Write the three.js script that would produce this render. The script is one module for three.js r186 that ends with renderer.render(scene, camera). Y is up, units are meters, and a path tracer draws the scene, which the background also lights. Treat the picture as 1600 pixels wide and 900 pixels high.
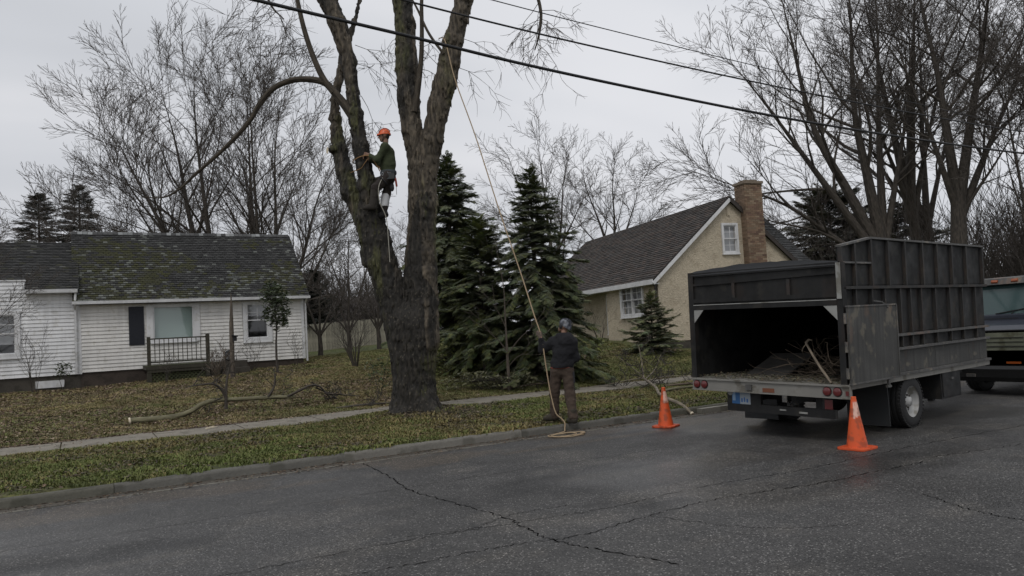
import * as THREE from 'three';
import { mergeGeometries } from 'three/addons/utils/BufferGeometryUtils.js';

// ---------- camera, sky, sun, exposure ----------
const D2R = Math.PI / 180;
const scene = new THREE.Scene();
const camera = new THREE.PerspectiveCamera(41.74, 16 / 9, 0.1, 900);
camera.position.set(0, 1.75, 0);
camera.rotation.order = 'YXZ';
camera.rotation.set(3.35 * D2R, -30 * D2R, -3.3 * D2R);
const renderer = new THREE.WebGLRenderer({ antialias: true });
renderer.toneMapping = THREE.LinearToneMapping;
renderer.toneMappingExposure = 1.62;
renderer.shadowMap.enabled = true;

// ---------- noise ----------
function rng(seed) { let a = seed >>> 0; return () => { a = (a + 0x6D2B79F5) | 0; let t = Math.imul(a ^ (a >>> 15), 1 | a); t = (t + Math.imul(t ^ (t >>> 7), 61 | t)) ^ t; return ((t ^ (t >>> 14)) >>> 0) / 4294967296; }; }
function h3(x, y, z) { let n = Math.imul(x, 374761393) + Math.imul(y, 668265263) + Math.imul(z, 2147483647 ^ 0x5bd1e995); n = Math.imul(n ^ (n >>> 13), 1274126177); n = Math.imul(n ^ (n >>> 15), 2246822519); return ((n ^ (n >>> 16)) >>> 0) / 4294967296; }
const sm = t => t * t * (3 - 2 * t), mixn = (a, b, t) => a + (b - a) * t, clamp = (v, a = 0, b = 1) => v < a ? a : v > b ? b : v;
const sstep = (a, b, v) => sm(clamp((v - a) / (b - a)));
function vn(x, y, z = 0, per = 0) {                       // value noise 0..1, period per in x and y if given
  const ix = Math.floor(x), iy = Math.floor(y), iz = Math.floor(z), fx = sm(x - ix), fy = sm(y - iy), fz = sm(z - iz);
  const px = per.length ? per[0] : per, py = per.length ? per[1] : per, w = (v, p) => p ? ((v % p) + p) % p : v;
  const a = w(ix, px), b = w(ix + 1, px), c = w(iy, py), d = w(iy + 1, py);
  const l = k => mixn(mixn(h3(a, c, k), h3(b, c, k), fx), mixn(h3(a, d, k), h3(b, d, k), fx), fy);
  return fz < 1e-6 ? l(iz) : mixn(l(iz), l(iz + 1), fz);
}
function fbm(x, y, z = 0, o = 4, per = 0) { let s = 0, a = 0.5, f = 1, t = 0; for (let i = 0; i < o; i++) { s += a * vn(x * f, y * f, z + i * 17, per ? (per.length ? [per[0] * f, per[1] * f] : per * f) : 0); t += a; a *= 0.5; f *= 2; } return s / t; }

{ // overcast sky
  const W = 1024, H = 512, d = new Float32Array(W * H * 4);
  for (let j = 0; j < H; j++) for (let i = 0; i < W; i++) {
    const el = ((j + 0.5) / H - 0.5) * Math.PI, az = (i + 0.5) / W * Math.PI * 2;
    const s = Math.max(Math.sin(el), 0) + 0.16, px = Math.cos(el) * Math.cos(az) / s, pz = Math.cos(el) * Math.sin(az) / s;
    const n = fbm(px * 0.75 + 4.4, pz * 2.3 + 6.8, 2, 5), m = fbm(px * 0.3 + 39.6, pz * 0.55 + 4.4, 7, 3);
    const b = 0.415 * (0.78 + 0.32 * n + 0.34 * (m - 0.38)), k = (j * W + i) * 4, c = clamp((n - 0.35) * 2);
    d[k] = b * (0.955 + 0.03 * c); d[k + 1] = b * (0.985 + 0.01 * c); d[k + 2] = b * (1.05 - 0.01 * c); d[k + 3] = 1;
  }
  const t = new THREE.DataTexture(d, W, H, THREE.RGBAFormat, THREE.FloatType);
  t.mapping = THREE.EquirectangularReflectionMapping; t.magFilter = THREE.LinearFilter; t.minFilter = THREE.LinearFilter; t.needsUpdate = true;
  scene.background = t; scene.environment = t;
}
const sun = new THREE.DirectionalLight(new THREE.Color(1, 0.97, 0.93), 0.5);
sun.position.set(-14, 40, 6); sun.target.position.set(8, 0, -16); scene.add(sun, sun.target);
sun.castShadow = true; sun.shadow.radius = 40; sun.shadow.mapSize.set(2048, 2048);
Object.assign(sun.shadow.camera, { left: -50, right: 50, top: 50, bottom: -50, near: 1, far: 140 });

// ---------- helpers ----------
const names = {};
function numbered(n) { if (!names[n]) { names[n] = 1; return n; } return n + '_' + String(names[n]++).padStart(3, '0'); }
function tag(o, label, category, group, kind) { if (label) o.userData.label = label; if (category) o.userData.category = category; if (group) o.userData.group = group; if (kind) o.userData.kind = kind; return o; }
function thing(name, label, category, pos = [0, 0, 0], turn = 0, group, kind) {
  const o = new THREE.Group(); o.name = numbered(name); o.position.set(...pos); o.rotation.y = turn; scene.add(o); return tag(o, label, category, group, kind);
}
function uvBox(g, s = 1) {                                 // uv in metres from the dominant axis of the normal
  const p = g.attributes.position, n = g.attributes.normal, uv = new Float32Array(p.count * 2);
  for (let i = 0; i < p.count; i++) {
    const ax = Math.abs(n.getX(i)), ay = Math.abs(n.getY(i)), az = Math.abs(n.getZ(i)), x = p.getX(i), y = p.getY(i), z = p.getZ(i);
    const q = ax > ay && ax > az ? [z, y] : ay > az ? [x, z] : [x, y]; uv[i * 2] = q[0] * s; uv[i * 2 + 1] = q[1] * s;
  }
  g.setAttribute('uv', new THREE.BufferAttribute(uv, 2)); return g;
}
function join(list, keepColor = false) {
  const l = (Array.isArray(list) ? list : [list]).map(g => { const q = g.index ? g.toNonIndexed() : g; for (const k of Object.keys(q.attributes)) if (!(k === 'position' || k === 'normal' || (keepColor && k === 'color'))) q.deleteAttribute(k); return q; });
  return uvBox(l.length === 1 ? l[0] : mergeGeometries(l));
}
function mesh(name, geo, mat, parent, pos, label) {
  const g = Array.isArray(geo) ? join(geo) : geo.attributes.uv && geo.userData.keep ? geo : join(geo);
  const m = new THREE.Mesh(g, mat); m.name = parent ? name : numbered(name); m.castShadow = m.receiveShadow = true;
  if (pos) m.position.set(...pos); if (label) m.userData.label = label; (parent || scene).add(m); return m;
}
function raw(name, geo, mat, parent) { const m = new THREE.Mesh(geo, mat); m.name = parent ? name : numbered(name); m.castShadow = m.receiveShadow = true; (parent || scene).add(m); return m; }
function box(x0, x1, y0, y1, z0, z1) { const g = new THREE.BoxGeometry(x1 - x0, y1 - y0, z1 - z0); g.translate((x0 + x1) / 2, (y0 + y1) / 2, (z0 + z1) / 2); return g; }
const V = (x, y, z) => new THREE.Vector3(x, y, z);
function bar(a, b, w, h = w) {                             // rectangular bar between two points
  a = V(...a); b = V(...b); const L = a.distanceTo(b), g = new THREE.BoxGeometry(w, h, L); g.lookAt(b.clone().sub(a)); const c = a.add(b).multiplyScalar(0.5); g.translate(c.x, c.y, c.z); return g;
}
function prism(pts, z0, z1) {                              // polygon in x,y pulled from z0 to z1
  const s = new THREE.Shape(pts.map(p => new THREE.Vector2(...p))); const g = new THREE.ExtrudeGeometry(s, { depth: z1 - z0, bevelEnabled: false }); g.translate(0, 0, z0); return g;
}
function paint(g, c) { const q = g.index ? g.toNonIndexed() : g, n = q.attributes.position.count, a = new Float32Array(n * 3); for (let i = 0; i < n; i++) a.set(c, i * 3); q.setAttribute('color', new THREE.BufferAttribute(a, 3)); return q; }

class Tubes {
  constructor() { this.p = []; this.uv = []; this.i = []; this.n = []; }
  tube(pts, rad, sides = 6, cap = false) {
    const n = pts.length, base = this.p.length / 3; let len = 0;
    let t = V(0, 0, 0).subVectors(pts[1], pts[0]).normalize(), u = Math.abs(t.y) < 0.9 ? V(0, 1, 0) : V(1, 0, 0);
    u.cross(t).normalize(); const v = V(0, 0, 0), rep = Math.max(1, Math.round(rad[0] * 6.28 / 0.4));
    for (let k = 0; k < n; k++) {
      if (k) { t.subVectors(pts[Math.min(k + 1, n - 1)], pts[k - 1]).normalize(); len += pts[k].distanceTo(pts[k - 1]); u.addScaledVector(t, -u.dot(t)).normalize(); }
      v.crossVectors(t, u);
      for (let s = 0; s <= sides; s++) {
        const a = s / sides * 6.28318, c = Math.cos(a), d = Math.sin(a), r = rad[k];
        const nx = u.x * c + v.x * d, ny = u.y * c + v.y * d, nz = u.z * c + v.z * d;
        this.p.push(pts[k].x + nx * r, pts[k].y + ny * r, pts[k].z + nz * r); this.n.push(nx, ny, nz); this.uv.push(s / sides * rep * 0.4, len);
        if (k && s < sides) { const A = base + (k - 1) * (sides + 1) + s, B = A + sides + 1; this.i.push(A, A + 1, B, A + 1, B + 1, B); }
      }
    }
    if (cap) for (const k of [0, n - 1]) { const c = this.p.length / 3; this.p.push(pts[k].x, pts[k].y, pts[k].z); const e = k ? 1 : -1, q = V(0, 0, 0).subVectors(pts[k ? n - 1 : 1], pts[k ? n - 2 : 0]).normalize(); this.n.push(q.x * e, q.y * e, q.z * e); this.uv.push(0, 0); for (let s = 0; s < sides; s++) { const A = base + k * (sides + 1) + s; k ? this.i.push(A, A + 1, c) : this.i.push(A + 1, A, c); } }
    return this;
  }
  build() {
    const g = new THREE.BufferGeometry(); g.setAttribute('position', new THREE.Float32BufferAttribute(this.p, 3)); g.setAttribute('normal', new THREE.Float32BufferAttribute(this.n, 3));
    g.setAttribute('uv', new THREE.Float32BufferAttribute(this.uv, 2)); g.setIndex(this.i); g.userData.keep = true; return g;
  }
}
function curve(pts, n) { return new THREE.CatmullRomCurve3(pts.map(p => p.isVector3 ? p : V(p[0], p[1], p[2])), false, 'centripetal').getPoints(n); }
function taper(r, n) { return Array.from({ length: n }, (_, i) => { const t = i / (n - 1) * (r.length - 1), k = Math.min(Math.floor(t), r.length - 2); return mixn(r[k], r[k + 1], t - k); }); }

function surfaceNets(sdf, mn, mx, cell, colorFn) {
  const nx = Math.ceil((mx[0] - mn[0]) / cell), ny = Math.ceil((mx[1] - mn[1]) / cell), nz = Math.ceil((mx[2] - mn[2]) / cell);
  const sx = nx + 1, sy = ny + 1, sz = nz + 1, val = new Float32Array(sx * sy * sz).fill(9), B = 6, R = B * cell * 0.9 + cell;
  for (let bz = 0; bz < sz; bz += B) for (let by = 0; by < sy; by += B) for (let bx = 0; bx < sx; bx += B) {
    const d = sdf(mn[0] + (bx + B / 2) * cell, mn[1] + (by + B / 2) * cell, mn[2] + (bz + B / 2) * cell), far = Math.abs(d) > R + 0.06;
    for (let z = bz; z < Math.min(bz + B, sz); z++) for (let y = by; y < Math.min(by + B, sy); y++) for (let x = bx; x < Math.min(bx + B, sx); x++)
      val[x + sx * (y + sy * z)] = far ? d : sdf(mn[0] + x * cell, mn[1] + y * cell, mn[2] + z * cell);
  }
  const id = new Int32Array(nx * ny * nz).fill(-1), P = [], I = [], at = (x, y, z) => val[x + sx * (y + sy * z)];
  const E = [[0, 1], [2, 3], [4, 5], [6, 7], [0, 2], [1, 3], [4, 6], [5, 7], [0, 4], [1, 5], [2, 6], [3, 7]], v = new Float32Array(8);
  for (let z = 0; z < nz; z++) for (let y = 0; y < ny; y++) for (let x = 0; x < nx; x++) {
    let neg = 0; for (let c = 0; c < 8; c++) { v[c] = at(x + (c & 1), y + ((c >> 1) & 1), z + (c >> 2)); if (v[c] < 0) neg++; }
    if (neg === 0 || neg === 8) continue;
    let ax = 0, ay = 0, az = 0, n = 0;
    for (const [a, b] of E) if ((v[a] < 0) !== (v[b] < 0)) { const t = v[a] / (v[a] - v[b]); ax += mixn(a & 1, b & 1, t); ay += mixn((a >> 1) & 1, (b >> 1) & 1, t); az += mixn(a >> 2, b >> 2, t); n++; }
    id[x + nx * (y + ny * z)] = P.length / 3; P.push(mn[0] + (x + ax / n) * cell, mn[1] + (y + ay / n) * cell, mn[2] + (z + az / n) * cell);
  }
  const cid = (x, y, z) => id[x + nx * (y + ny * z)];
  const quad = (a, b, c, d, f) => { if (a < 0 || b < 0 || c < 0 || d < 0) return; f ? I.push(a, b, c, a, c, d) : I.push(a, c, b, a, d, c); };
  for (let z = 1; z < nz; z++) for (let y = 1; y < ny; y++) for (let x = 1; x < nx; x++) {
    const o = at(x, y, z) < 0;
    if (o !== at(x + 1, y, z) < 0) quad(cid(x, y - 1, z - 1), cid(x, y, z - 1), cid(x, y, z), cid(x, y - 1, z), o);
    if (o !== at(x, y + 1, z) < 0) quad(cid(x - 1, y, z - 1), cid(x - 1, y, z), cid(x, y, z), cid(x, y, z - 1), o);
    if (o !== at(x, y, z + 1) < 0) quad(cid(x - 1, y - 1, z), cid(x, y - 1, z), cid(x, y, z), cid(x - 1, y, z), o);
  }
  const g = new THREE.BufferGeometry(); g.setAttribute('position', new THREE.Float32BufferAttribute(P, 3)); g.setIndex(I); g.computeVertexNormals();
  if (colorFn) { const c = new Float32Array(P.length), nn = g.attributes.normal; for (let i = 0; i < P.length / 3; i++) c.set(colorFn(P[i * 3], P[i * 3 + 1], P[i * 3 + 2], nn.getX(i), nn.getY(i), nn.getZ(i)), i * 3); g.setAttribute('color', new THREE.BufferAttribute(c, 3)); }
  const uv = new Float32Array(P.length / 3 * 2); for (let i = 0; i < P.length / 3; i++) { uv[i * 2] = P[i * 3] + P[i * 3 + 2] * 0.7; uv[i * 2 + 1] = P[i * 3 + 1]; }
  g.setAttribute('uv', new THREE.BufferAttribute(uv, 2)); g.userData.keep = true; return g;
}
function cap(px, py, pz, a, b, ra, rb) {                  // distance to a tapered capsule
  const bx = b[0] - a[0], by = b[1] - a[1], bz = b[2] - a[2], qx = px - a[0], qy = py - a[1], qz = pz - a[2];
  const t = clamp((qx * bx + qy * by + qz * bz) / (bx * bx + by * by + bz * bz + 1e-9)), dx = qx - bx * t, dy = qy - by * t, dz = qz - bz * t;
  return Math.sqrt(dx * dx + dy * dy + dz * dz) - (ra + (rb - ra) * t);
}
const smin = (a, b, k) => { const h = Math.max(k - Math.abs(a - b), 0) / k; return Math.min(a, b) - h * h * k * 0.25; };

// ---------- textures and materials ----------
function tex(n, fn, srgb = true, rep) {
  const d = new Uint8Array(n * n * 4);
  for (let j = 0; j < n; j++) for (let i = 0; i < n; i++) { const c = fn(i / n, j / n, i, j), k = (j * n + i) * 4; const e = srgb ? v => 255 * Math.pow(clamp(v), 1 / 2.2) : v => 255 * clamp(v); if (c.length) { d[k] = e(c[0]); d[k + 1] = e(c[1]); d[k + 2] = e(c[2]); } else d[k] = d[k + 1] = d[k + 2] = e(c); d[k + 3] = 255; }
  const t = new THREE.DataTexture(d, n, n); t.wrapS = t.wrapT = THREE.RepeatWrapping; t.magFilter = THREE.LinearFilter; t.minFilter = THREE.LinearMipmapLinearFilter; t.generateMipmaps = true;
  if (srgb) t.colorSpace = THREE.SRGBColorSpace; if (rep) t.repeat.set(rep, rep); t.needsUpdate = true; return t;
}
const mat = (o) => { if (Array.isArray(o.color)) o.color = new THREE.Color().setRGB(...o.color); return new THREE.MeshStandardMaterial({ roughness: 0.85, ...o }); };
const mul = (c, k) => [c[0] * k, c[1] * k, c[2] * k], lerp3 = (a, b, t) => [mixn(a[0], b[0], t), mixn(a[1], b[1], t), mixn(a[2], b[2], t)];

const asphaltTex = tex(1024, (u, v) => { const a = fbm(u * 8, v * 8, 1, 3, 8), f = vn(u * 300, v * 300, 5, 300), g = vn(u * 150, v * 150, 8, 150); let b = 0.046 + 0.030 * (a - 0.5) + 0.040 * (f - 0.5) + 0.030 * (g - 0.5); const q = h3(Math.floor(u * 220), Math.floor(v * 220), 3); if (q > 0.94) b += 0.15 * (0.3 + h3(Math.floor(u * 220), Math.floor(v * 220), 9)); else if (q < 0.2) b *= 0.45; return [b * 1.04, b, b * 0.95]; }, true, 0.4);
const asphaltBump = tex(1024, (u, v) => 0.5 * vn(u * 300, v * 300, 5, 300) + 0.5 * vn(u * 150, v * 150, 8, 150), false, 0.4);
const asphaltRough = tex(1024, (u, v) => { const w = fbm(u * 3, v * 14, 4, 4, [3, 14]), n = fbm(u * 6, v * 6, 9, 4, 6); return [0, mixn(0.36, 0.70, sstep(0.38, 0.62, n * 0.6 + w * 0.4)), 0]; }, false, 0.09);
const M = {};
M.asphalt = mat({ vertexColors: true, map: asphaltTex, bumpMap: asphaltBump, bumpScale: 0.006, roughness: 1, roughnessMap: asphaltRough });
M.crack = mat({ color: [0.016, 0.016, 0.015], roughness: 0.8 });
const concTex = tex(512, (u, v) => { const a = fbm(u * 5, v * 5, 3, 5, 5), f = vn(u * 120, v * 120, 1, 120), s = sstep(0.55, 0.72, fbm(u * 9, v * 9, 21, 3, 9)); const b = 0.150 + 0.10 * (a - 0.5) + 0.04 * (f - 0.5); return lerp3([b, b * 0.97, b * 0.90], [0.07, 0.068, 0.055], s * 0.6); }, true, 0.5);
const fineBump = tex(512, (u, v) => 0.6 * fbm(u * 40, v * 40, 2, 3, 40) + 0.4 * vn(u * 200, v * 200, 5, 200), false, 1);
M.concrete = mat({ map: concTex, color: [1.30, 1.20, 1.04], bumpMap: fineBump, bumpScale: 0.004, roughness: 0.8 });
M.kerb = mat({ map: concTex, color: [0.72, 0.71, 0.66], bumpMap: fineBump, bumpScale: 0.006, roughness: 0.75 });
M.kerbPale = mat({ map: concTex, color: [1.0, 0.97, 0.90], bumpMap: fineBump, bumpScale: 0.006, roughness: 0.75 }); M.kerbMossy = mat({ map: concTex, color: [0.60, 0.59, 0.50], bumpMap: fineBump, bumpScale: 0.006, roughness: 0.8 });
M.gutter = mat({ map: concTex, color: [0.50, 0.45, 0.38], bumpMap: fineBump, bumpScale: 0.003, roughness: 0.7 });
M.mortar = mat({ map: concTex, color: [1.25, 1.22, 1.12], roughness: 0.8 });
const soilTex = tex(512, (u, v) => { const a = fbm(u * 10, v * 10, 3, 4, 10), f = fbm(u * 60, v * 60, 7, 2, 60); const b = 0.55 + 0.7 * (a - 0.5) + 0.8 * (f - 0.5); return [b, b, b]; }, true, 0.6);
M.lawn = mat({ vertexColors: true, map: soilTex, bumpMap: fineBump, bumpScale: 0.02, roughness: 0.95 });
const barkTex = tex(512, (u, v) => { const w = fbm(u * 6, v * 3, 5, 3, [6, 3]), r = fbm(u * 22 + w * 1.5, v * 6, 2, 3, [22, 6]); const b = 0.45 + 1.0 * (r - 0.35); return mul([1, 0.94, 0.86], clamp(b, 0.15, 1)); }, true, 1);
const barkBump = tex(512, (u, v) => { const w = fbm(u * 6, v * 3, 5, 3, [6, 3]); return fbm(u * 22 + w * 1.5, v * 6, 2, 3, [22, 6]); }, false, 1);
M.bark = mat({ color: [0.15, 0.13, 0.11], map: barkTex, bumpMap: barkBump, bumpScale: 0.015 });
M.barkDark = mat({ color: [0.095, 0.085, 0.075], map: barkTex, bumpMap: barkBump, bumpScale: 0.015 });
M.barkWarm = mat({ color: [0.16, 0.13, 0.10], map: barkTex, bumpMap: barkBump, bumpScale: 0.01 });
M.twig = mat({ color: [0.085, 0.072, 0.062] });
M.twigPale = mat({ color: [0.15, 0.13, 0.11] });
M.trunk = mat({ vertexColors: true, roughness: 0.8, map: barkTex.clone(), bumpMap: barkBump.clone(), bumpScale: 0.02 }); M.trunk.map.repeat.set(1.6, 1.6); M.trunk.bumpMap.repeat.set(1.6, 1.6); M.trunk.map.needsUpdate = M.trunk.bumpMap.needsUpdate = true;
M.cutWood = mat({ color: [0.66, 0.58, 0.44], bumpMap: fineBump, bumpScale: 0.002 });
M.vc = mat({ vertexColors: true, roughness: 0.9 });
M.leafVC = mat({ color: [1, 1, 1], roughness: 0.75, side: THREE.DoubleSide });
const woodTex = tex(512, (u, v) => { const g = fbm(u * 40, v * 3, 2, 3, [40, 3]), a = fbm(u * 5, v * 5, 9, 3, 5); const b = 0.7 + 0.5 * (g - 0.5) + 0.4 * (a - 0.5); return [b, b * 0.98, b * 0.94]; }, true, 1);
const grimeTex = tex(1024, (u, v) => { const a = fbm(u * 6, v * 6, 3, 5, 6), st = fbm(u * 60, v * 3, 6, 3, [60, 3]), s = fbm(u * 16, v * 16, 12, 4, 16); let c = mul([1, 1, 1], 0.55 + 0.5 * (a - 0.5) + 0.45 * (st - 0.5)); c = lerp3(c, [2.6, 2.3, 1.8], sstep(0.60, 0.78, s) * 0.35); c = lerp3(c, [2.2, 1.2, 0.7], sstep(0.64, 0.76, fbm(u * 11, v * 7, 31, 4, [11, 7])) * 0.22); return mul(c, 0.36); }, true, 0.4);
const dustTex = tex(512, (u, v) => { const a = fbm(u * 6, v * 6, 3, 5, 6), s = sstep(0.5, 0.72, fbm(u * 10, v * 10, 12, 4, 10)); return mul(lerp3([1, 1, 1], [0.42, 0.38, 0.30], s * 0.7), 0.8 + 0.4 * (a - 0.5)); }, true, 0.6);
const grimeRough = tex(512, (u, v) => [0, 0.42 + 0.5 * fbm(u * 12, v * 12, 3, 4, 12), 0], false, 0.5);

// ---------- ground, road, kerb, pavement ----------
function groundY(x, z) {
  if (z > -11.035) return -0.06;
  const b = 0.018 * (vn(x * 0.9, z * 0.9, 3) - 0.5) + 0.012 * (vn(x * 3, z * 3, 9) - 0.5);
  const root = 0.13 * Math.exp(-((x - 6) ** 2 + (z + 14.2) ** 2) / 1.1);
  if (z > -15.0) return 0.125 + 0.075 * clamp((-11.04 - z) / 3.9) + b * sstep(-11.05, -11.6, z) + root;
  const d = Math.max(0, -16.3 - z);
  return 0.20 + 0.036 * Math.min(d, 14) + 0.02 * clamp(d - 14, 0, 20) + 0.04 * clamp(x, 0, 16) * Math.min(1, d / 8) + b * 1.6 * sstep(0, 1, d) + root * 0.4;
}
// share of fallen leaves (0..1) and of live green (0..1) at a spot
const leafAt = (x, z) => z > -15 ? 0.10 * sstep(0.5, 0.75, fbm(x * 0.6, z * 0.6, 4, 3)) : (0.08 + 0.85 * sstep(0.46, 0.58, fbm(x * 0.45 + 4, z * 0.7, 8, 4) + 0.10 * sstep(6, 0, x) + 0.06 * sstep(-19, -17, z) - 0.20 * sstep(7, 11, x))) * (1 - 0.75 * sstep(7.5, 11, x));
const litterAt = (x, z) => sstep(0.50, 0.66, fbm(x * 0.8 + 3, z * 1.3, 41, 4) + 0.16 * sstep(-13.2, -11.6, z) + 0.14 * bareAt(x, z));
const greenAt = (x, z) => z > -15 ? 0.45 + 0.55 * sstep(0.35, 0.55, fbm(x * 0.5, z * 0.8, 6, 3)) - 0.3 * litterAt(x, z) : clamp(0.30 + 0.55 * sstep(6.5, 11, x) + 0.5 * sstep(0.5, 0.68, fbm(x * 0.4, z * 0.4, 15, 3)));
function bareAt(x, z) { return Math.exp(-((x - 6) ** 2 + (z + 13.9) ** 2) / 1.6); }

function sheet(xs, zs, yf, cf) {
  const P = [], C = [], U = [], I = [], n = xs.length;
  zs.forEach((z, j) => xs.forEach((x, i) => { P.push(x, yf(x, z), z); U.push(x, z); if (cf) C.push(...cf(x, z)); if (i && j) { const a = (j - 1) * n + i - 1, b = a + 1, c = a + n, d = c + 1; I.push(a, b, c, b, d, c); } }));
  const g = new THREE.BufferGeometry(); g.setAttribute('position', new THREE.Float32BufferAttribute(P, 3)); g.setAttribute('uv', new THREE.Float32BufferAttribute(U, 2));
  if (cf) g.setAttribute('color', new THREE.Float32BufferAttribute(C, 3)); g.setIndex(I); g.computeVertexNormals(); g.userData.keep = true; return g;
}
const range = (a, b, s) => { const o = []; for (let v = a; v < b - 1e-6; v += s) o.push(v); o.push(b); return o; };
{
  const xs = [-400, -200, -100, -50, -25, ...range(-12, 30, 0.3), 40, 60, 90, 140, 220, 400], zs = [-500, -300, -200, -140, -100, -80, -65, -55, ...range(-48, -32, 1), ...range(-31.6, -11.04, 0.3), -11.03];
  raw('lawn', sheet(xs, zs, groundY, (x, z) => {
    const l = leafAt(x, z), gr = greenAt(x, z); let c = lerp3([0.18, 0.138, 0.060], [0.080, 0.095, 0.026], gr); c = lerp3(c, [0.072, 0.048, 0.026], l * 0.8); return mul(lerp3(c, [0.034, 0.028, 0.02], bareAt(x, z) * 0.8), 1.7);
  }), M.lawn).userData.kind = 'structure';
  const road = raw('road', sheet([-250, -60, -20, ...range(-6, 24, 0.16), 40, 80, 300], [...range(-10.66, 1.6, 0.16)], () => 0, (x, z) => { const st = fbm(x * 0.25, z * 1.6, 3, 4), p = fbm(x * 0.9 + 7, z * 1.1, 12, 4), w = sstep(0.57, 0.68, fbm(x * 1.4, z * 2.6, 23, 4) + (Math.abs(z + 5.9) < 0.7 ? 0.05 : 0)), oil = sstep(0.64, 0.72, fbm(x * 1.1 + 30, z * 1.3, 44, 4)), dirt = sstep(0.50, 0.64, fbm(x * 1.2, z * 3, 51, 4) + (z < -9.6 ? 0.10 : -0.3)); let c = mul([1, 1, 1], 0.66 + 0.42 * st + 0.34 * p); c = lerp3(c, [1.7, 1.62, 1.5], w * 0.55); c = lerp3(c, [0.42, 0.42, 0.43], oil * 0.6); return lerp3(c, [1.35, 1.12, 0.86], dirt * 0.7); }), M.asphalt); road.userData.kind = 'structure';
  raw('roadside_verge', sheet([-250, -60, -20, 20, 60, 300], [1.6, 1.75, 20, 60, 300], (x, z) => z < 1.7 ? 0 : 0.12, () => [0.10, 0.11, 0.04]), M.lawn).userData.kind = 'structure';
  // cracks
  const r = rng(11), crack = (pts, w) => { const c = curve(pts.map(p => [p[0], 0.004, p[1]]), Math.ceil(pts.length * 22)), P = [], I = []; c.forEach((q, k) => { const j = c[Math.min(k + 1, c.length - 1)], i = c[Math.max(k - 1, 0)], t = V(j.x - i.x, 0, j.z - i.z).normalize(), e = (r() - 0.5) * 0.05, ww = w * (0.15 + 0.75 * r()); P.push(q.x - t.z * (e - ww), 0.004, q.z + t.x * (e - ww), q.x - t.z * (e + ww), 0.004, q.z + t.x * (e + ww)); if (k) { const a = k * 2 - 2; I.push(a, a + 2, a + 1, a + 1, a + 2, a + 3); } }); const g = new THREE.BufferGeometry(); g.setAttribute('position', new THREE.Float32BufferAttribute(P, 3)); g.setIndex(I); g.computeVertexNormals(); const n = g.attributes.normal; if (n.getY(0) < 0) for (let k = 0; k < n.count; k++) n.setXYZ(k, 0, 1, 0); return mesh('crack', g, M.crack, road); };
  crack([[3.5, -10.6], [3.42, -9.4], [3.29, -8.35], [3.4, -7.17], [3.47, -6.31], [3.39, -5.57], [3.5, -5.04], [3.75, -4.3]], 0.010);
  crack([[-3, -6.5], [0.99, -6.33], [2.24, -6.30], [3.42, -6.17], [4.39, -6.03], [5.73, -6.09], [7.07, -5.95], [9, -5.98], [13, -5.8]], 0.006);
  crack([[1.2, -5.75], [2.2, -5.62], [3.08, -5.56], [3.61, -5.42], [4.41, -5.52], [5.4, -5.58], [6.65, -5.37], [8.4, -5.3]], 0.007);
  crack([[2.48, -6.4], [3.07, -6.27], [3.56, -6.45], [4.2, -6.4]], 0.006); crack([[6.9, -4.4], [6.64, -3.85], [6.54, -3.3], [6.3, -2.6]], 0.008);
  crack([[-2, -8.6], [1, -8.5], [4, -8.45], [7, -8.3]], 0.004); crack([[4.5, -5.5], [4.9, -4.6], [5.6, -4.1]], 0.005);
  crack([[8.6, -5.4], [10.5, -5.1], [13, -5.2]], 0.006);
  raw('gutter', sheet(range(-60, 90, 3), [-10.93, -10.80, -10.663], (x, z) => z < -10.9 ? 0.012 : 0.006), M.gutter).userData.kind = 'structure';
  const kerb = thing('kerb', null, null, [0, 0, 0], 0, null, 'structure');
  const s = new THREE.Shape(); s.moveTo(11.08, -0.05); s.lineTo(11.08, 0.128); s.lineTo(10.985, 0.13); s.quadraticCurveTo(10.945, 0.128, 10.938, 0.09); s.lineTo(10.92, -0.05);
  const kg = new THREE.ExtrudeGeometry(s, { depth: 2.993, bevelEnabled: false, curveSegments: 5 }); kg.rotateY(Math.PI / 2);
  uvBox(kg); kg.userData.keep = true;
  for (let k = -9; k < 26; k++) { const m = raw('kerb_stone', kg, [M.kerb, M.kerbPale, M.kerb, M.kerbMossy][(k * 7 + 30) % 4], kerb); m.position.set(0.35 + k * 3 + (r() - 0.5) * 0.004, (r() - 0.5) * 0.012, (r() - 0.5) * 0.012); m.rotation.y = (r() - 0.5) * 0.003; }
  // pale mortar line along the gutter edge, broken up
  const seam = []; for (let x = -8; x < 30;) { const L = 0.5 + r() * 2.6; if (r() > 0.25) seam.push(box(x, x + L, 0.0, 0.009, -10.70 + r() * 0.01, -10.655)); x += L + r() * 0.5; }
  raw('gutter_seam', join(seam), M.mortar).userData.kind = 'structure';
  const walk = thing('sidewalk', null, null, [0, 0, 0], 0, null, 'structure');
  for (let k = -12; k < 30; k++) { const x = -0.3 + k * 1.5, g = box(0.012, 1.488, -0.1, 0, -0.79, 0.79); const m = mesh('paving_slab', g, M.concrete, walk, [x, groundY(x + 0.7, -15.6) + 0.028 + (r() - 0.5) * 0.012, -15.62]); m.rotation.set((r() - 0.5) * 0.012, 0, (r() - 0.5) * 0.01); const u = m.geometry.attributes.uv; for (let q = 0; q < u.count; q++) u.setX(q, u.getX(q) + k * 1.5); }
}
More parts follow.
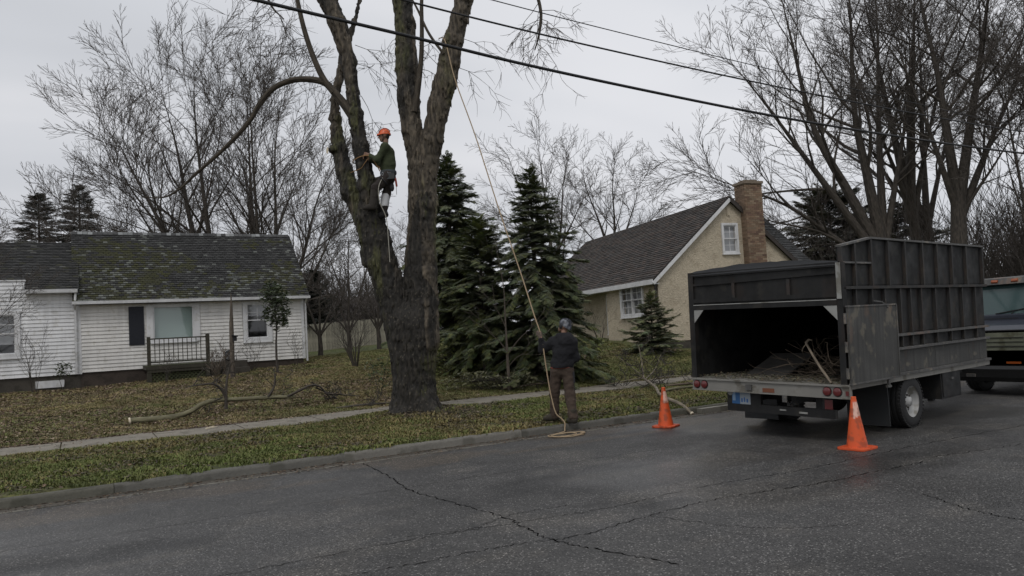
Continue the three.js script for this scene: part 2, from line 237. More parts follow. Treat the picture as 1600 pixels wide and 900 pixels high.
// ---------- grass and leaves ----------
function instanced(name, geo, material, items, parent, kind) {
  const im = new THREE.InstancedMesh(geo, material, items.length), m4 = new THREE.Matrix4(), q = new THREE.Quaternion(), e = new THREE.Euler(), c = new THREE.Color();
  items.forEach((it, i) => { if (it.m) im.setMatrixAt(i, it.m); else { e.set(it.rx || 0, it.ry || 0, it.rz || 0, 'YXZ'); q.setFromEuler(e); im.setMatrixAt(i, m4.compose(V(...it.p), q, it.s.length ? V(...it.s) : V(it.s, it.s, it.s))); } if (it.c) im.setColorAt(i, c.setRGB(...it.c)); });
  im.name = parent ? name : numbered(name); im.castShadow = im.receiveShadow = true; if (kind) im.userData.kind = kind; (parent || scene).add(im); return im;
}
function tuftGeo(seed, blades, h, spread) {
  const r = rng(seed), P = [], I = [];
  for (let k = 0; k < blades; k++) {
    const a = r() * 6.28, d = Math.sqrt(r()) * spread, x = Math.cos(a) * d, z = Math.sin(a) * d, hh = h * (0.5 + 0.7 * r()), la = r() * 6.28, l = hh * (0.3 + 0.9 * r()), w = 0.0045 + 0.003 * r(), wx = Math.sin(la) * w, wz = -Math.cos(la) * w, b = P.length / 3;
    P.push(x - wx, 0, z - wz, x + wx, 0, z + wz, x - wx + Math.cos(la) * l * 0.4, hh * 0.7, z - wz + Math.sin(la) * l * 0.4, x + wx + Math.cos(la) * l * 0.4, hh * 0.7, z + wz + Math.sin(la) * l * 0.4, x + Math.cos(la) * l, hh, z + Math.sin(la) * l);
    I.push(b, b + 1, b + 2, b + 1, b + 3, b + 2, b + 2, b + 3, b + 4);
  }
  const g = new THREE.BufferGeometry(); g.setAttribute('position', new THREE.Float32BufferAttribute(P, 3)); g.setIndex(I); g.computeVertexNormals(); return g;
}
{
  const r = rng(5), t1 = tuftGeo(1, 20, 0.042, 0.085), t2 = tuftGeo(2, 22, 0.055, 0.15), A = [], Bq = [], Lf = [], inHouse = (x, z) => (x > -8 && x < 8 && z < -29.8 && z > -35.6) || (x > 18.4 && x < 26 && z < -20.8);
  for (let k = 0; k < 52000; k++) {                        // the strip between kerb and pavement
    const x = -3.5 + r() * 22, z = -14.92 + r() * 3.98; if (r() < bareAt(x, z) * 0.85) continue; if ((x - 6) ** 2 + (z + 14.35) ** 2 < 0.3 || r() < 0.6 * litterAt(x, z)) continue;
    const g = greenAt(x, z), cl = fbm(x * 1.7, z * 1.7, 31, 3), v = (0.7 + 0.6 * r()) * (0.62 + 0.8 * cl); if (r() < 0.75 * sstep(0.50, 0.40, fbm(x * 2.3, z * 2.3, 57, 2)) * (z > -11.5 ? 1.2 : 0.7)) continue; A.push({ p: [x, groundY(x, z) - 0.004, z], ry: r() * 6.28, s: (0.55 + 0.7 * r()) * (0.6 + 0.9 * cl), c: mul(lerp3([0.20, 0.155, 0.066], [0.088, 0.122, 0.022], r() < g ? 0.6 + 0.4 * r() : 0.35 * r()), v) });
  }
  for (let k = 0; k < 52000; k++) {                        // the lawn behind it
    const z = -16.36 - Math.pow(r(), 1.6) * 18, x = -4 + r() * 26; if (inHouse(x, z)) continue; if (r() < leafAt(x, z) * 0.55) continue;
    const g = greenAt(x, z), cl = fbm(x * 1.1, z * 1.1, 37, 3), v = (0.7 + 0.6 * r()) * (0.65 + 0.75 * cl); Bq.push({ p: [x, groundY(x, z) - 0.005, z], ry: r() * 6.28, s: 0.5 + 0.7 * r(), c: mul(lerp3([0.25, 0.19, 0.092], [0.105, 0.128, 0.032], r() < g ? 0.55 + 0.45 * r() : 0.4 * r()), v) });
  }
  tag(instanced('verge_grass', t1, M.leafVC, A), 'short patchy green grass on the strip beside the kerb', 'grass', null, 'stuff');
  tag(instanced('lawn_grass', t2, M.leafVC, Bq), 'yellowing winter lawn grass in front of the houses', 'grass', null, 'stuff');
  const lg = new THREE.BufferGeometry(); lg.setAttribute('position', new THREE.Float32BufferAttribute([-0.5, 0, 0, -0.15, 0.10, 0.38, 0.3, 0.02, 0.3, 0.55, 0.12, 0, 0.3, 0.02, -0.3, -0.15, 0.10, -0.38, 0, -0.06, 0], 3)); lg.setIndex([0, 1, 6, 1, 2, 6, 2, 3, 6, 3, 4, 6, 4, 5, 6, 5, 0, 6]); lg.computeVertexNormals();
  const cols = [[0.125, 0.078, 0.046], [0.18, 0.122, 0.074], [0.075, 0.048, 0.032], [0.26, 0.20, 0.14], [0.10, 0.066, 0.044]];
  const leaf = (x, z, s) => { const c = cols[Math.floor(r() * 5)]; Lf.push({ p: [x, groundY(x, z) + 0.012 + r() * 0.025, z], rx: (r() - 0.5) * 0.8, ry: r() * 6.28, rz: (r() - 0.5) * 0.8, s: s * (0.5 + 0.9 * r() * r()), c: mul(c, 0.75 + 0.7 * r()) }); };
  for (let k = 0; k < 150000; k++) { const z = -16.2 - Math.pow(r(), 1.5) * 15, x = -4 + r() * 24; if (inHouse(x, z) || r() > 0.03 + leafAt(x, z) * (0.6 + 0.8 * sstep(0.40, 0.6, fbm(x * 2.1, z * 2.1, 71, 3)))) continue; leaf(x, z, 0.058); }
  const dk = [[0.060, 0.045, 0.028], [0.085, 0.068, 0.04], [0.045, 0.034, 0.024], [0.12, 0.10, 0.06], [0.06, 0.055, 0.03]];
  for (let k = 0; k < 26000; k++) { const x = -3.5 + r() * 22, z = -14.9 + r() * 3.85; if (r() > litterAt(x, z)) continue; leaf(x, z, 0.055); const L = Lf[Lf.length - 1]; L.c = mul(dk[Math.floor(r() * 5)], 0.7 + 0.8 * r()); L.p[1] += 0.008; }
  for (let k = 0; k < 700; k++) { const x = -3.5 + r() * 22, z = -14.85 - Math.pow(r(), 0.5) * 1.5; leaf(x, z, 0.035); Lf[Lf.length - 1].p[1] += 0.02; }
  for (let k = 0; k < 1800; k++) { const x = -3.5 + r() * 22, z = -14.98 + r() * 3.9; leaf(x, z, 0.05); }
  for (let k = 0; k < 500; k++) { const a = r() * 6.28, d = 0.5 + r() * 1.6; leaf(6 + Math.cos(a) * d, -14.1 + Math.sin(a) * d * 0.5 + 0.4, 0.05); }
  for (let k = 0; k < 2600; k++) leaf(-3 + r() * 11, -29.7 + Math.pow(r(), 2) * 2.2, 0.09);
  for (let k = 0; k < 1500; k++) leaf(14.5 + r() * 4.5, -20.6 - r() * 1.6, 0.09);
  for (let k = 0; k < 1600; k++) leaf(-3 + r() * 21, -16.24 - Math.pow(r(), 3) * 0.8, 0.07);
  tag(instanced('fallen_leaves', lg, M.leafVC, Lf), 'brown fallen leaves scattered over the lawn', 'leaves', null, 'stuff');
  const gl = []; for (let k = 0; k < 3200; k++) { const x = -3 + r() * 18; if (r() > 0.25 + fbm(x * 1.3, 4, 3, 3)) continue; const c = cols[Math.floor(r() * 5)]; gl.push({ p: [x, 0.014, -10.91 + Math.pow(r(), 1.8) * 0.34], rx: (r() - 0.5) * 0.5, ry: r() * 6.28, rz: (r() - 0.5) * 0.5, s: 0.012 + 0.03 * r(), c: mul(c, 0.45 + 0.5 * r()) }); }
  tag(instanced('gutter_litter', lg, M.leafVC, gl), 'bits of leaf litter lying in the gutter', 'leaves', null, 'stuff');
}

// ---------- houses ----------
M.siding = mat({ color: [0.90, 0.90, 0.90], roughness: 0.6, map: tex(512, (u, v) => { const a = fbm(u * 4, v * 4, 3, 4, 4), st = fbm(u * 30, v * 2, 5, 3, [30, 2]), s = sstep(0.6, 0.75, fbm(u * 14, v * 14, 8, 3, 14)); return mul(lerp3([1, 1, 1], [0.6, 0.58, 0.5], 0.35 * s), 0.82 + 0.25 * (a - 0.5) + 0.15 * (st - 0.5)); }, true, 0.45) });
M.sidingWarm = mat({ color: [0.84, 0.82, 0.78], roughness: 0.65, map: M.siding.map });
M.trim = mat({ color: [0.80, 0.80, 0.80], roughness: 0.55, map: M.siding.map });
M.glass = new THREE.MeshPhysicalMaterial({ color: 0xffffff, roughness: 0.04, transmission: 1, thickness: 0, ior: 1.5 });
M.blind = mat({ color: [0.33, 0.42, 0.39], roughness: 0.9 });
M.curtain = mat({ color: [0.34, 0.35, 0.36], roughness: 0.95 });
M.dark = mat({ color: [0.02, 0.02, 0.022] });
M.shutter = mat({ color: [0.012, 0.014, 0.022], roughness: 0.6 });
M.block = mat({ color: [0.40, 0.36, 0.31], map: concTex, bumpMap: fineBump, bumpScale: 0.006 });
M.brickFound = mat({ color: [0.36, 0.28, 0.235], map: concTex, bumpMap: fineBump, bumpScale: 0.006 });
M.oldWood = mat({ color: [0.060, 0.056, 0.040], map: woodTex, bumpMap: fineBump, bumpScale: 0.002 });
M.mossWood = mat({ color: [0.085, 0.095, 0.045], map: woodTex });
M.shingle = mat({ vertexColors: true, roughness: 0.9, bumpMap: fineBump, bumpScale: 0.004 });
M.gutterMetal = mat({ color: [0.70, 0.70, 0.70], roughness: 0.5, map: M.siding.map });
M.brownMetal = mat({ color: [0.035, 0.026, 0.02], roughness: 0.5 });
M.stucco = mat({ color: [1, 1, 1], roughness: 0.95, map: tex(1024, (u, v) => { const a = fbm(u * 4, v * 4, 3, 4, 4), f = fbm(u * 60, v * 60, 5, 2, 60), st = sstep(0.58, 0.72, fbm(u * 9, v * 9, 14, 4, 9)); return lerp3(mul([0.56, 0.485, 0.365], 0.88 + 0.25 * (a - 0.5) + 0.3 * (f - 0.5)), [0.28, 0.22, 0.15], 0.30 * st); }, true, 0.4), bumpMap: tex(1024, (u, v) => { const w = fbm(u * 20, v * 20, 5, 3, 20); return Math.abs(fbm(u * 34 + w, v * 34 + w, 9, 3, 34) - 0.5) * 2.4; }, false, 0.4), bumpScale: 0.018 });

function lapSiding(x0, x1, y0, y1, z, ex, holes, seed) {     // lapped boards, bottom edge proud, cut at the openings
  const P = [], I = [], r = rng(seed);
  const board = (a, b, ya, yb) => { const k = P.length / 3, f = 0.034, t = 0.003; P.push(a, ya, z + f, b, ya, z + f, b, yb, z + t, a, yb, z + t, a, ya, z, b, ya, z); I.push(k, k + 1, k + 2, k, k + 2, k + 3, k + 4, k + 5, k + 1, k + 4, k + 1, k); };
  for (let y = y0; y < y1 - 0.01; y += ex) {
    let segs = [[x0, x1]]; const yt = Math.min(y + ex, y1);
    for (const [a, b, c, d] of holes) if (yt > c + 0.01 && y < d - 0.01) segs = segs.flatMap(([p, q]) => b <= p || a >= q ? [[p, q]] : [[p, a], [b, q]].filter(s => s[1] - s[0] > 0.01));
    for (const [a, b] of segs) { const j = a + (b - a) * (0.3 + 0.4 * r()), dy = (r() - 0.5) * 0.006; if (b - a > 2.5) { board(a, j - 0.002, y + dy, yt + 0.01); board(j + 0.002, b, y + dy, yt + 0.01); } else board(a, b, y + dy, yt + 0.01); }
  }
  const g = new THREE.BufferGeometry(); g.setAttribute('position', new THREE.Float32BufferAttribute(P, 3)); g.setIndex(I); return (() => { const q = g.toNonIndexed(); q.computeVertexNormals(); return q; })();
}
function wallHoles(x0, x1, y0, y1, z0, z1, holes) {
  const s = new THREE.Shape([[x0, y0], [x1, y0], [x1, y1], [x0, y1]].map(p => new THREE.Vector2(...p)));
  for (const [a, b, c, d] of holes) { const h = new THREE.Path([[a, c], [a, d], [b, d], [b, c]].map(p => new THREE.Vector2(...p))); s.holes.push(h); }
  const g = new THREE.ExtrudeGeometry(s, { depth: z1 - z0, bevelEnabled: false }); g.translate(0, 0, z0); return g;
}
// roof covering: o = lower corner at the eave, u along the eave, s up the slope
function shingles(o, u, s, L, S, tabW, ex, colorFn, seed, clip) {
  const r = rng(seed), out = []; o = V(...o); u = V(...u).normalize(); s = V(...s).normalize(); const n = V(0, 0, 0).crossVectors(u, s); if (n.y < 0) n.negate();
  const P = [], C = [], push = (pts, c) => { const q = [[0, 1, 2], [0, 2, 3], [4, 5, 1], [4, 1, 0], [5, 6, 2], [5, 2, 1], [7, 4, 0], [7, 0, 3]]; for (const f of q) for (const i of f) { P.push(pts[i].x, pts[i].y, pts[i].z); C.push(...(c.edge && (i === 0 || i === 1 || i === 4 || i === 5) ? c.edge : c.base)); } };
  let row = 0;
  for (let v = 0; v < S - 0.01; v += ex, row++) for (let a = -(row % 2) * tabW * 0.5 - tabW * 0.1; a < L; a += tabW) {
    let a0 = Math.max(0, a + 0.006), a1 = Math.min(L, a + tabW - 0.006); if (a1 - a0 < 0.03) continue; const v1 = Math.min(S, v + ex + 0.02), am = (a0 + a1) / 2; if (clip && !clip(am, v)) continue;
    const hb = 0.026 + r() * 0.012, ht = 0.004, dv = (r() - 0.5) * 0.014, at = (p, q, h) => o.clone().addScaledVector(u, p).addScaledVector(s, q).addScaledVector(n, h);
    push([at(a0, v + dv, hb), at(a1, v + dv, hb), at(a1, v1, ht), at(a0, v1, ht), at(a0, v + dv, -0.004), at(a1, v + dv, -0.004), at(a1, v1, -0.004), at(a0, v1, -0.004)], colorFn(am, v, r));
  }
  const g = new THREE.BufferGeometry(); g.setAttribute('position', new THREE.Float32BufferAttribute(P, 3)); g.setAttribute('color', new THREE.Float32BufferAttribute(C, 3)); g.computeVertexNormals();
  // windings follow u x s: flip if they point inwards
  const nn = g.attributes.normal; if (nn.getX(0) * n.x + nn.getY(0) * n.y + nn.getZ(0) * n.z < 0) { const p = g.attributes.position, c = g.attributes.color; for (let i = 0; i < p.count; i += 3) for (const t of [p, c]) { const x = [t.getX(i + 1), t.getY(i + 1), t.getZ(i + 1)]; t.setXYZ(i + 1, t.getX(i + 2), t.getY(i + 2), t.getZ(i + 2)); t.setXYZ(i + 2, ...x); } g.computeVertexNormals(); }
  uvBox(g); g.userData.keep = true; return g;
}
// window in the plane z, opening x0..x1, y0..y1; parts under the frame
function windowAt(parent, x0, x1, y0, y1, z, o = {}) {
  const c = o.casing ?? 0.09, g = [];
  g.push(box(x0 - (o.cl ?? c), x0, y0 - c, y1 + c, z - 0.1, z + 0.045), box(x1, x1 + (o.cr ?? c), y0 - c, y1 + c, z - 0.1, z + 0.045), box(x0, x1, y1, y1 + c, z - 0.1, z + 0.047), box(x0, x1, y0 - c, y0, z - 0.1, z + 0.047), box(x0 - c - 0.02, x1 + c + 0.02, y0 - c - 0.035, y0 - c, z - 0.05, z + 0.075));
  const f = mesh('window', g, M.trim, parent);
  const ym = o.mid ?? (y0 + y1) / 2, s = 0.04;
  const sash = (a, b, p, q, zz) => { mesh('sash', [box(a, a + s, p, q, zz - 0.02, zz + 0.02), box(b - s, b, p, q, zz - 0.02, zz + 0.02), box(a + s, b - s, p, p + s, zz - 0.02, zz + 0.021), box(a + s, b - s, q - s, q, zz - 0.02, zz + 0.021)], M.trim, f); };
  if (o.picture) { sash(x0, x1, y0, y1, z - 0.01); mesh('pane', box(x0 + s, x1 - s, y0 + s, y1 - s, z - 0.014, z - 0.010), M.glass, f); }
  else for (const [a, b] of o.pair ? [[x0, (x0 + x1) / 2 - 0.02], [(x0 + x1) / 2 + 0.02, x1]] : [[x0, x1]]) {
    sash(a, b, ym - 0.02, y1, z - 0.005); sash(a, b, y0, ym + 0.02, z - 0.05);
    const mt = (p, q, k, l, zz) => { for (let i = 1; i < k; i++) { const xx = a + s + (b - a - 2 * s) * i / k; mesh('muntin', box(xx - 0.01, xx + 0.01, p, q, zz, zz + 0.012), M.trim, f); } for (let i = 1; i < l; i++) { const yy = p + (q - p) * i / l; mesh('muntin', box(a + s, b - s, yy - 0.01, yy + 0.01, zz + 0.001, zz + 0.011), M.trim, f); } };
    mesh('pane', box(a + s, b - s, ym + 0.02, y1 - s, z - 0.008, z - 0.004), M.glass, f); mesh('pane', box(a + s, b - s, y0 + s, ym - 0.02, z - 0.053, z - 0.049), M.glass, f);
    if (o.gridTop) mt(ym + 0.02, y1 - s, ...o.gridTop, z - 0.003); if (o.gridBot) mt(y0 + s, ym - 0.02, ...o.gridBot, z - 0.048);
    if (o.pair && b < x1) mesh('mullion', box(b, b + 0.04, y0, y1, z - 0.07, z + 0.03), M.trim, f);
  }
  if (o.blind) { const h = o.blindTo ?? y0; mesh('blind', box(x0, x1, h, y1, z - 0.16, z - 0.155), o.blind, f); }
  return f;
}
{ // ---- white clapboard house
  const Hh = thing('clapboard_house', 'white clapboard cottage with mossy dark shingle roof behind the lawn', 'house', [3.9, 0.72, -30]);
  const P = Hh, off = [-3.9, -0.72, 30];                    // geometry below is in world metres
  const part = (n, g, m, label) => mesh(n, g, m, P, off, label);
  const win = (...a) => { const w = windowAt(P, ...a); w.position.set(...off); return w; };
  const Z = -30, holesM = [[2.36, 3.70, 2.19, 3.42], [5.59, 6.36, 2.10, 3.40]], holesW = [[-2.75, -1.79, 1.98, 3.28]];
  part('wall', [wallHoles(0.04, 7.72, 1.212, 3.64, Z - 0.16, Z - 0.005, holesM), box(7.56, 7.72, 1.212, 3.64, -34.9, Z - 0.16), box(0.04, 7.72, 1.0, 3.64, -35.06, -34.9), prism([[-30.1, 3.64], [-34.9, 3.64], [-32.5, 6.15]].map(p => [-p[0], p[1]]), 0, 0.12).rotateY(Math.PI / 2).translate(7.6, 0, 0)], M.sidingWarm);
  const sideBoards = lapSiding(30.0, 35.0, 1.22, 3.64, 7.72, 0.128, [], 5); sideBoards.rotateY(Math.PI / 2);
  part('siding', lapSiding(0.10, 7.66, 1.22, 3.60, Z, 0.128, holesM.map(h => [h[0] - 0.16, h[1] + 0.16, h[2] - 0.1, h[3] + 0.1]), 1), M.sidingWarm).userData.kind = 'stuff';
  part('siding', sideBoards, M.sidingWarm).userData.kind = 'stuff';
  part('wall', [wallHoles(-7.5, 0.02, 1.172, 4.02, Z - 0.16, Z - 0.005, holesW), box(-7.5, -1.50, 4.02, 4.40, Z - 0.16, Z - 0.005), box(-7.5, -7.35, 1.0, 4.02, -34.9, Z - 0.16), box(-7.5, 0.02, 1.0, 4.02, -35.06, -34.9)], M.siding, 'brighter white wall of the left wing');
  part('siding', [lapSiding(-7.5, 0.0, 1.18, 4.0, Z, 0.128, holesW.map(h => [h[0] - 0.12, h[1] + 0.12, h[2] - 0.1, h[3] + 0.1]), 2), lapSiding(-7.5, -1.52, 4.0, 4.40, Z, 0.128, [], 3)], M.siding).userData.kind = 'stuff';
  part('foundation', [box(0.06, 7.68, 0.4, 1.21, -34.9, Z - 0.02)], M.brickFound); part('foundation', [box(-7.4, 0.055, 0.4, 1.17, -34.9, Z - 0.021)], M.block);
  part('basement_vent', [box(-1.27, -0.43, 0.78, 1.02, Z - 0.05, Z + 0.02)], M.trim);
  part('corner_board', box(7.64, 7.76, 1.2, 3.6, Z - 0.08, Z + 0.03), M.trim); part('corner_board', box(-0.02, 0.10, 1.17, 3.6, Z - 0.05, Z + 0.032), M.trim);
  part('fascia', [box(-0.12, 7.9, 3.52, 3.66, -29.74, -29.70)], M.trim);
  part('soffit', box(-0.1, 7.88, 3.60, 3.635, -30.0, -29.741), M.trim);
  // roofs
  const slope = (z0, y0, z1, y1) => { const L = Math.hypot(z1 - z0, y1 - y0); return [[0, (y1 - y0) / L, (z1 - z0) / L], L]; };
  const [s1, L1] = slope(-29.66, 3.64, -32.5, 6.42), [s1b, L1b] = slope(-35.34, 3.64, -32.5, 6.42);
  const deck = (x0, x1, z0, y0, z1, y1, t) => { const s = new THREE.Shape([[-z0, y0 - 0.01], [-z1, y1 - 0.01], [-z1, y1 - t], [-z0, y0 - t]].map(p => new THREE.Vector2(...p))); const g = new THREE.ExtrudeGeometry(s, { depth: x1 - x0, bevelEnabled: false }); g.rotateY(Math.PI / 2); g.translate(x0, 0, 0); return g; };
  const roof = part('roof', [deck(-0.14, 7.92, -29.66, 3.64, -32.5, 6.42, 0.12), deck(-0.14, 7.92, -35.34, 3.64, -32.5, 6.42, 0.12)], mat({ color: [0.03, 0.03, 0.03] }));
  const mossy = (x, v, r) => {
    const n = fbm(x * 0.55, v * 0.8, 3, 3), moss = sstep(0.44, 0.60, n + 0.10 * Math.sin(x * 0.8 + 0.7)) * (v < 3.6 ? 1 : 0.2), k = 0.6 + 0.8 * r(); let c = mul([0.034, 0.034, 0.033], k);
    if (r() < moss * 0.75) c = lerp3(c, [0.046, 0.047, 0.012], 0.3 + 0.6 * r()); const pale = r() < 0.04 + 0.30 * sstep(0.46, 0.60, fbm(x * 0.7 + 9, v * 0.9, 6, 3)) * (v < 2.2 ? 1 : 0.4);
    return { base: c, edge: pale ? mul([0.20, 0.21, 0.19], 0.3 + 0.7 * r()) : null };
  };
  const addSh = g => { const m = new THREE.Mesh(g, M.shingle); m.name = 'shingles'; m.userData.kind = 'stuff'; roof.add(m); };
  addSh(shingles([-0.14, 3.64, -29.66], [1, 0, 0], s1, 8.06, L1, 0.16, 0.115, mossy, 3)); addSh(shingles([7.92, 3.64, -35.34], [-1, 0, 0], s1b, 8.06, L1b, 0.4, 0.23, mossy, 4));
  { const r = rng(8), caps = []; for (let x = -0.12; x < 7.86; x += 0.17) for (const e of [1, -1]) { const g = new THREE.BoxGeometry(0.16, 0.012, 0.17); g.rotateX(e * 0.75); g.translate(x + 0.09, 6.395 + r() * 0.01, -32.5 + e * 0.065); caps.push(paint(g, mul(r() < 0.45 ? [0.30, 0.31, 0.31] : [0.08, 0.08, 0.08], 0.5 + 0.6 * r()))); } const g = join(caps, true); g.userData.keep = true; const m = new THREE.Mesh(g, M.shingle); m.name = 'ridge_cap'; m.userData.kind = 'stuff'; roof.add(m); }
  const [s2, L2] = slope(-29.72, 4.06, -32.4, 6.02), [s2b] = slope(-35.1, 4.06, -32.4, 6.02);
  const roof2 = part('roof', [deck(-1.49, 0.06, -29.72, 4.06, -32.4, 6.02, 0.12), deck(-7.6, -1.49, -30.17, 4.389, -32.4, 6.02, 0.12), deck(-7.6, 0.06, -35.1, 4.06, -32.4, 6.02, 0.12), prism([[29.9, 4.0], [34.9, 4.0], [32.4, 5.9]], -7.4, -7.3).rotateY(Math.PI / 2)], mat({ color: [0.03, 0.03, 0.03] }));
  const dk = (x, v, r) => ({ base: lerp3(mul([0.033, 0.033, 0.032], 0.55 + 0.9 * r()), [0.045, 0.045, 0.016], r() < 0.2 ? 0.6 * r() : 0), edge: r() < 0.05 ? [0.12, 0.12, 0.11] : null });
  { const m = new THREE.Mesh(shingles([-7.6, 4.06, -29.72], [1, 0, 0], s2, 7.66, L2, 0.2, 0.115, dk, 6, (a, v) => a > 6.11 || v > 0.58), M.shingle); m.name = 'shingles'; m.userData.kind = 'stuff'; roof2.add(m); }
  part('dormer_trim', box(-7.5, -1.48, 4.395, 4.44, -30.3, -29.95), M.trim);
  part('gutter', [box(-1.5, 0.02, 3.97, 4.08, -29.72, -29.62), box(-1.5, 0.02, 3.95, 3.97, -29.98, -29.63)], M.gutterMetal);
  part('gutter', [box(-0.16, 7.94, 3.545, 3.65, -29.70, -29.60), bar([-0.06, 3.62, -29.68], [-0.04, 4.06, -29.72], 0.06, 0.05)], M.gutterMetal);
  part('downspout', [box(-0.10, -0.03, 1.18, 3.42, -29.95, -29.89), bar([-0.065, 3.40, -29.92], [-0.065, 3.56, -29.66], 0.07, 0.06)], M.gutterMetal); part('downspout', [box(7.78, 7.84, 1.1, 3.40, -29.96, -29.90), bar([7.81, 3.38, -29.93], [7.81, 3.56, -29.66], 0.06, 0.06)], M.gutterMetal);
  part('shutter', [box(1.57, 2.06, 2.06, 3.43, Z + 0.02, Z + 0.06), ...Array.from({ length: 26 }, (_, i) => box(1.61, 2.02, 2.11 + i * 0.05, 2.145 + i * 0.05, Z + 0.06, Z + 0.072))], M.shutter, 'dark navy louvred shutter');
  win(2.36, 3.70, 2.19, 3.42, Z + 0.02, { picture: true, casing: 0.08, cl: 0.22, cr: 0.22, blind: M.blind });
  win(5.59, 6.36, 2.10, 3.40, Z + 0.02, { casing: 0.15, gridTop: [2, 2], blind: M.curtain, blindTo: 2.95, mid: 2.78 });
  win(-2.75, -1.79, 1.98, 3.28, Z + 0.02, { casing: 0.13, gridTop: [2, 2], blind: M.curtain, blindTo: 2.3, mid: 2.66 });
  // porch
  const porch = part('porch', [box(1.98, 4.05, 1.18, 1.30, -29.98, -28.38), box(2.0, 4.03, 1.08, 1.18, -28.46, -28.40), box(2.0, 2.14, 0.6, 1.08, -28.55, -28.41), box(3.86, 4.0, 0.6, 1.08, -28.55, -28.41), box(4.052, 4.35, 0.6, 1.30, -29.9, -28.6)], M.oldWood);
  const pp = (n, g, m) => mesh(n, g, m, porch);
  pp('railing_post', box(2.02, 2.13, 1.301, 2.30, -28.52, -28.41), M.oldWood); pp('railing_post', box(3.89, 4.01, 1.301, 2.32, -28.52, -28.40), M.oldWood);
  pp('rail', box(2.132, 3.888, 2.20, 2.245, -28.49, -28.44), M.oldWood); pp('rail', box(2.132, 3.888, 1.40, 1.45, -28.49, -28.44), M.oldWood);
  for (let i = 0; i < 11; i++) { const x = 2.25 + i * 0.146; pp('baluster', box(x, x + 0.024, 1.451, 2.199, -28.477, -28.453), M.oldWood); }
  for (let i = 0; i < 9; i++) { pp('step_plank', box(1.97, 4.06, 1.302, 1.322, -29.95 + i * 0.175, -29.79 + i * 0.175), M.mossWood); }
  const lat = []; for (let i = -3; i < 14; i++) for (const e of [1, -1]) { const x0 = 2.14 + i * 0.13, h = 0.46; let a = [x0, 0.62], b = [x0 + h, 1.08]; if (e < 0) { a = [x0, 1.08]; b = [x0 + h, 0.62]; } const cl = (p, q) => { const t = clamp((2.15 - p[0]) / (q[0] - p[0])), u = clamp((3.85 - p[0]) / (q[0] - p[0])); return [[mixn(p[0], q[0], t), mixn(p[1], q[1], t)], [mixn(p[0], q[0], u), mixn(p[1], q[1], u)]]; }; const [A, B] = cl(a, b); if (B[0] - A[0] > 0.03) lat.push(bar([A[0], A[1], -28.47 + e * 0.006], [B[0], B[1], -28.47 + e * 0.006], 0.01, 0.035)); }
  const lm = pp('lattice', lat, M.mossWood);
  part('step', [box(4.36, 5.36, 0.85, 1.30, -29.95, -28.9), box(4.5, 5.36, 0.7, 1.06, -28.9, -28.5)], M.block);
}
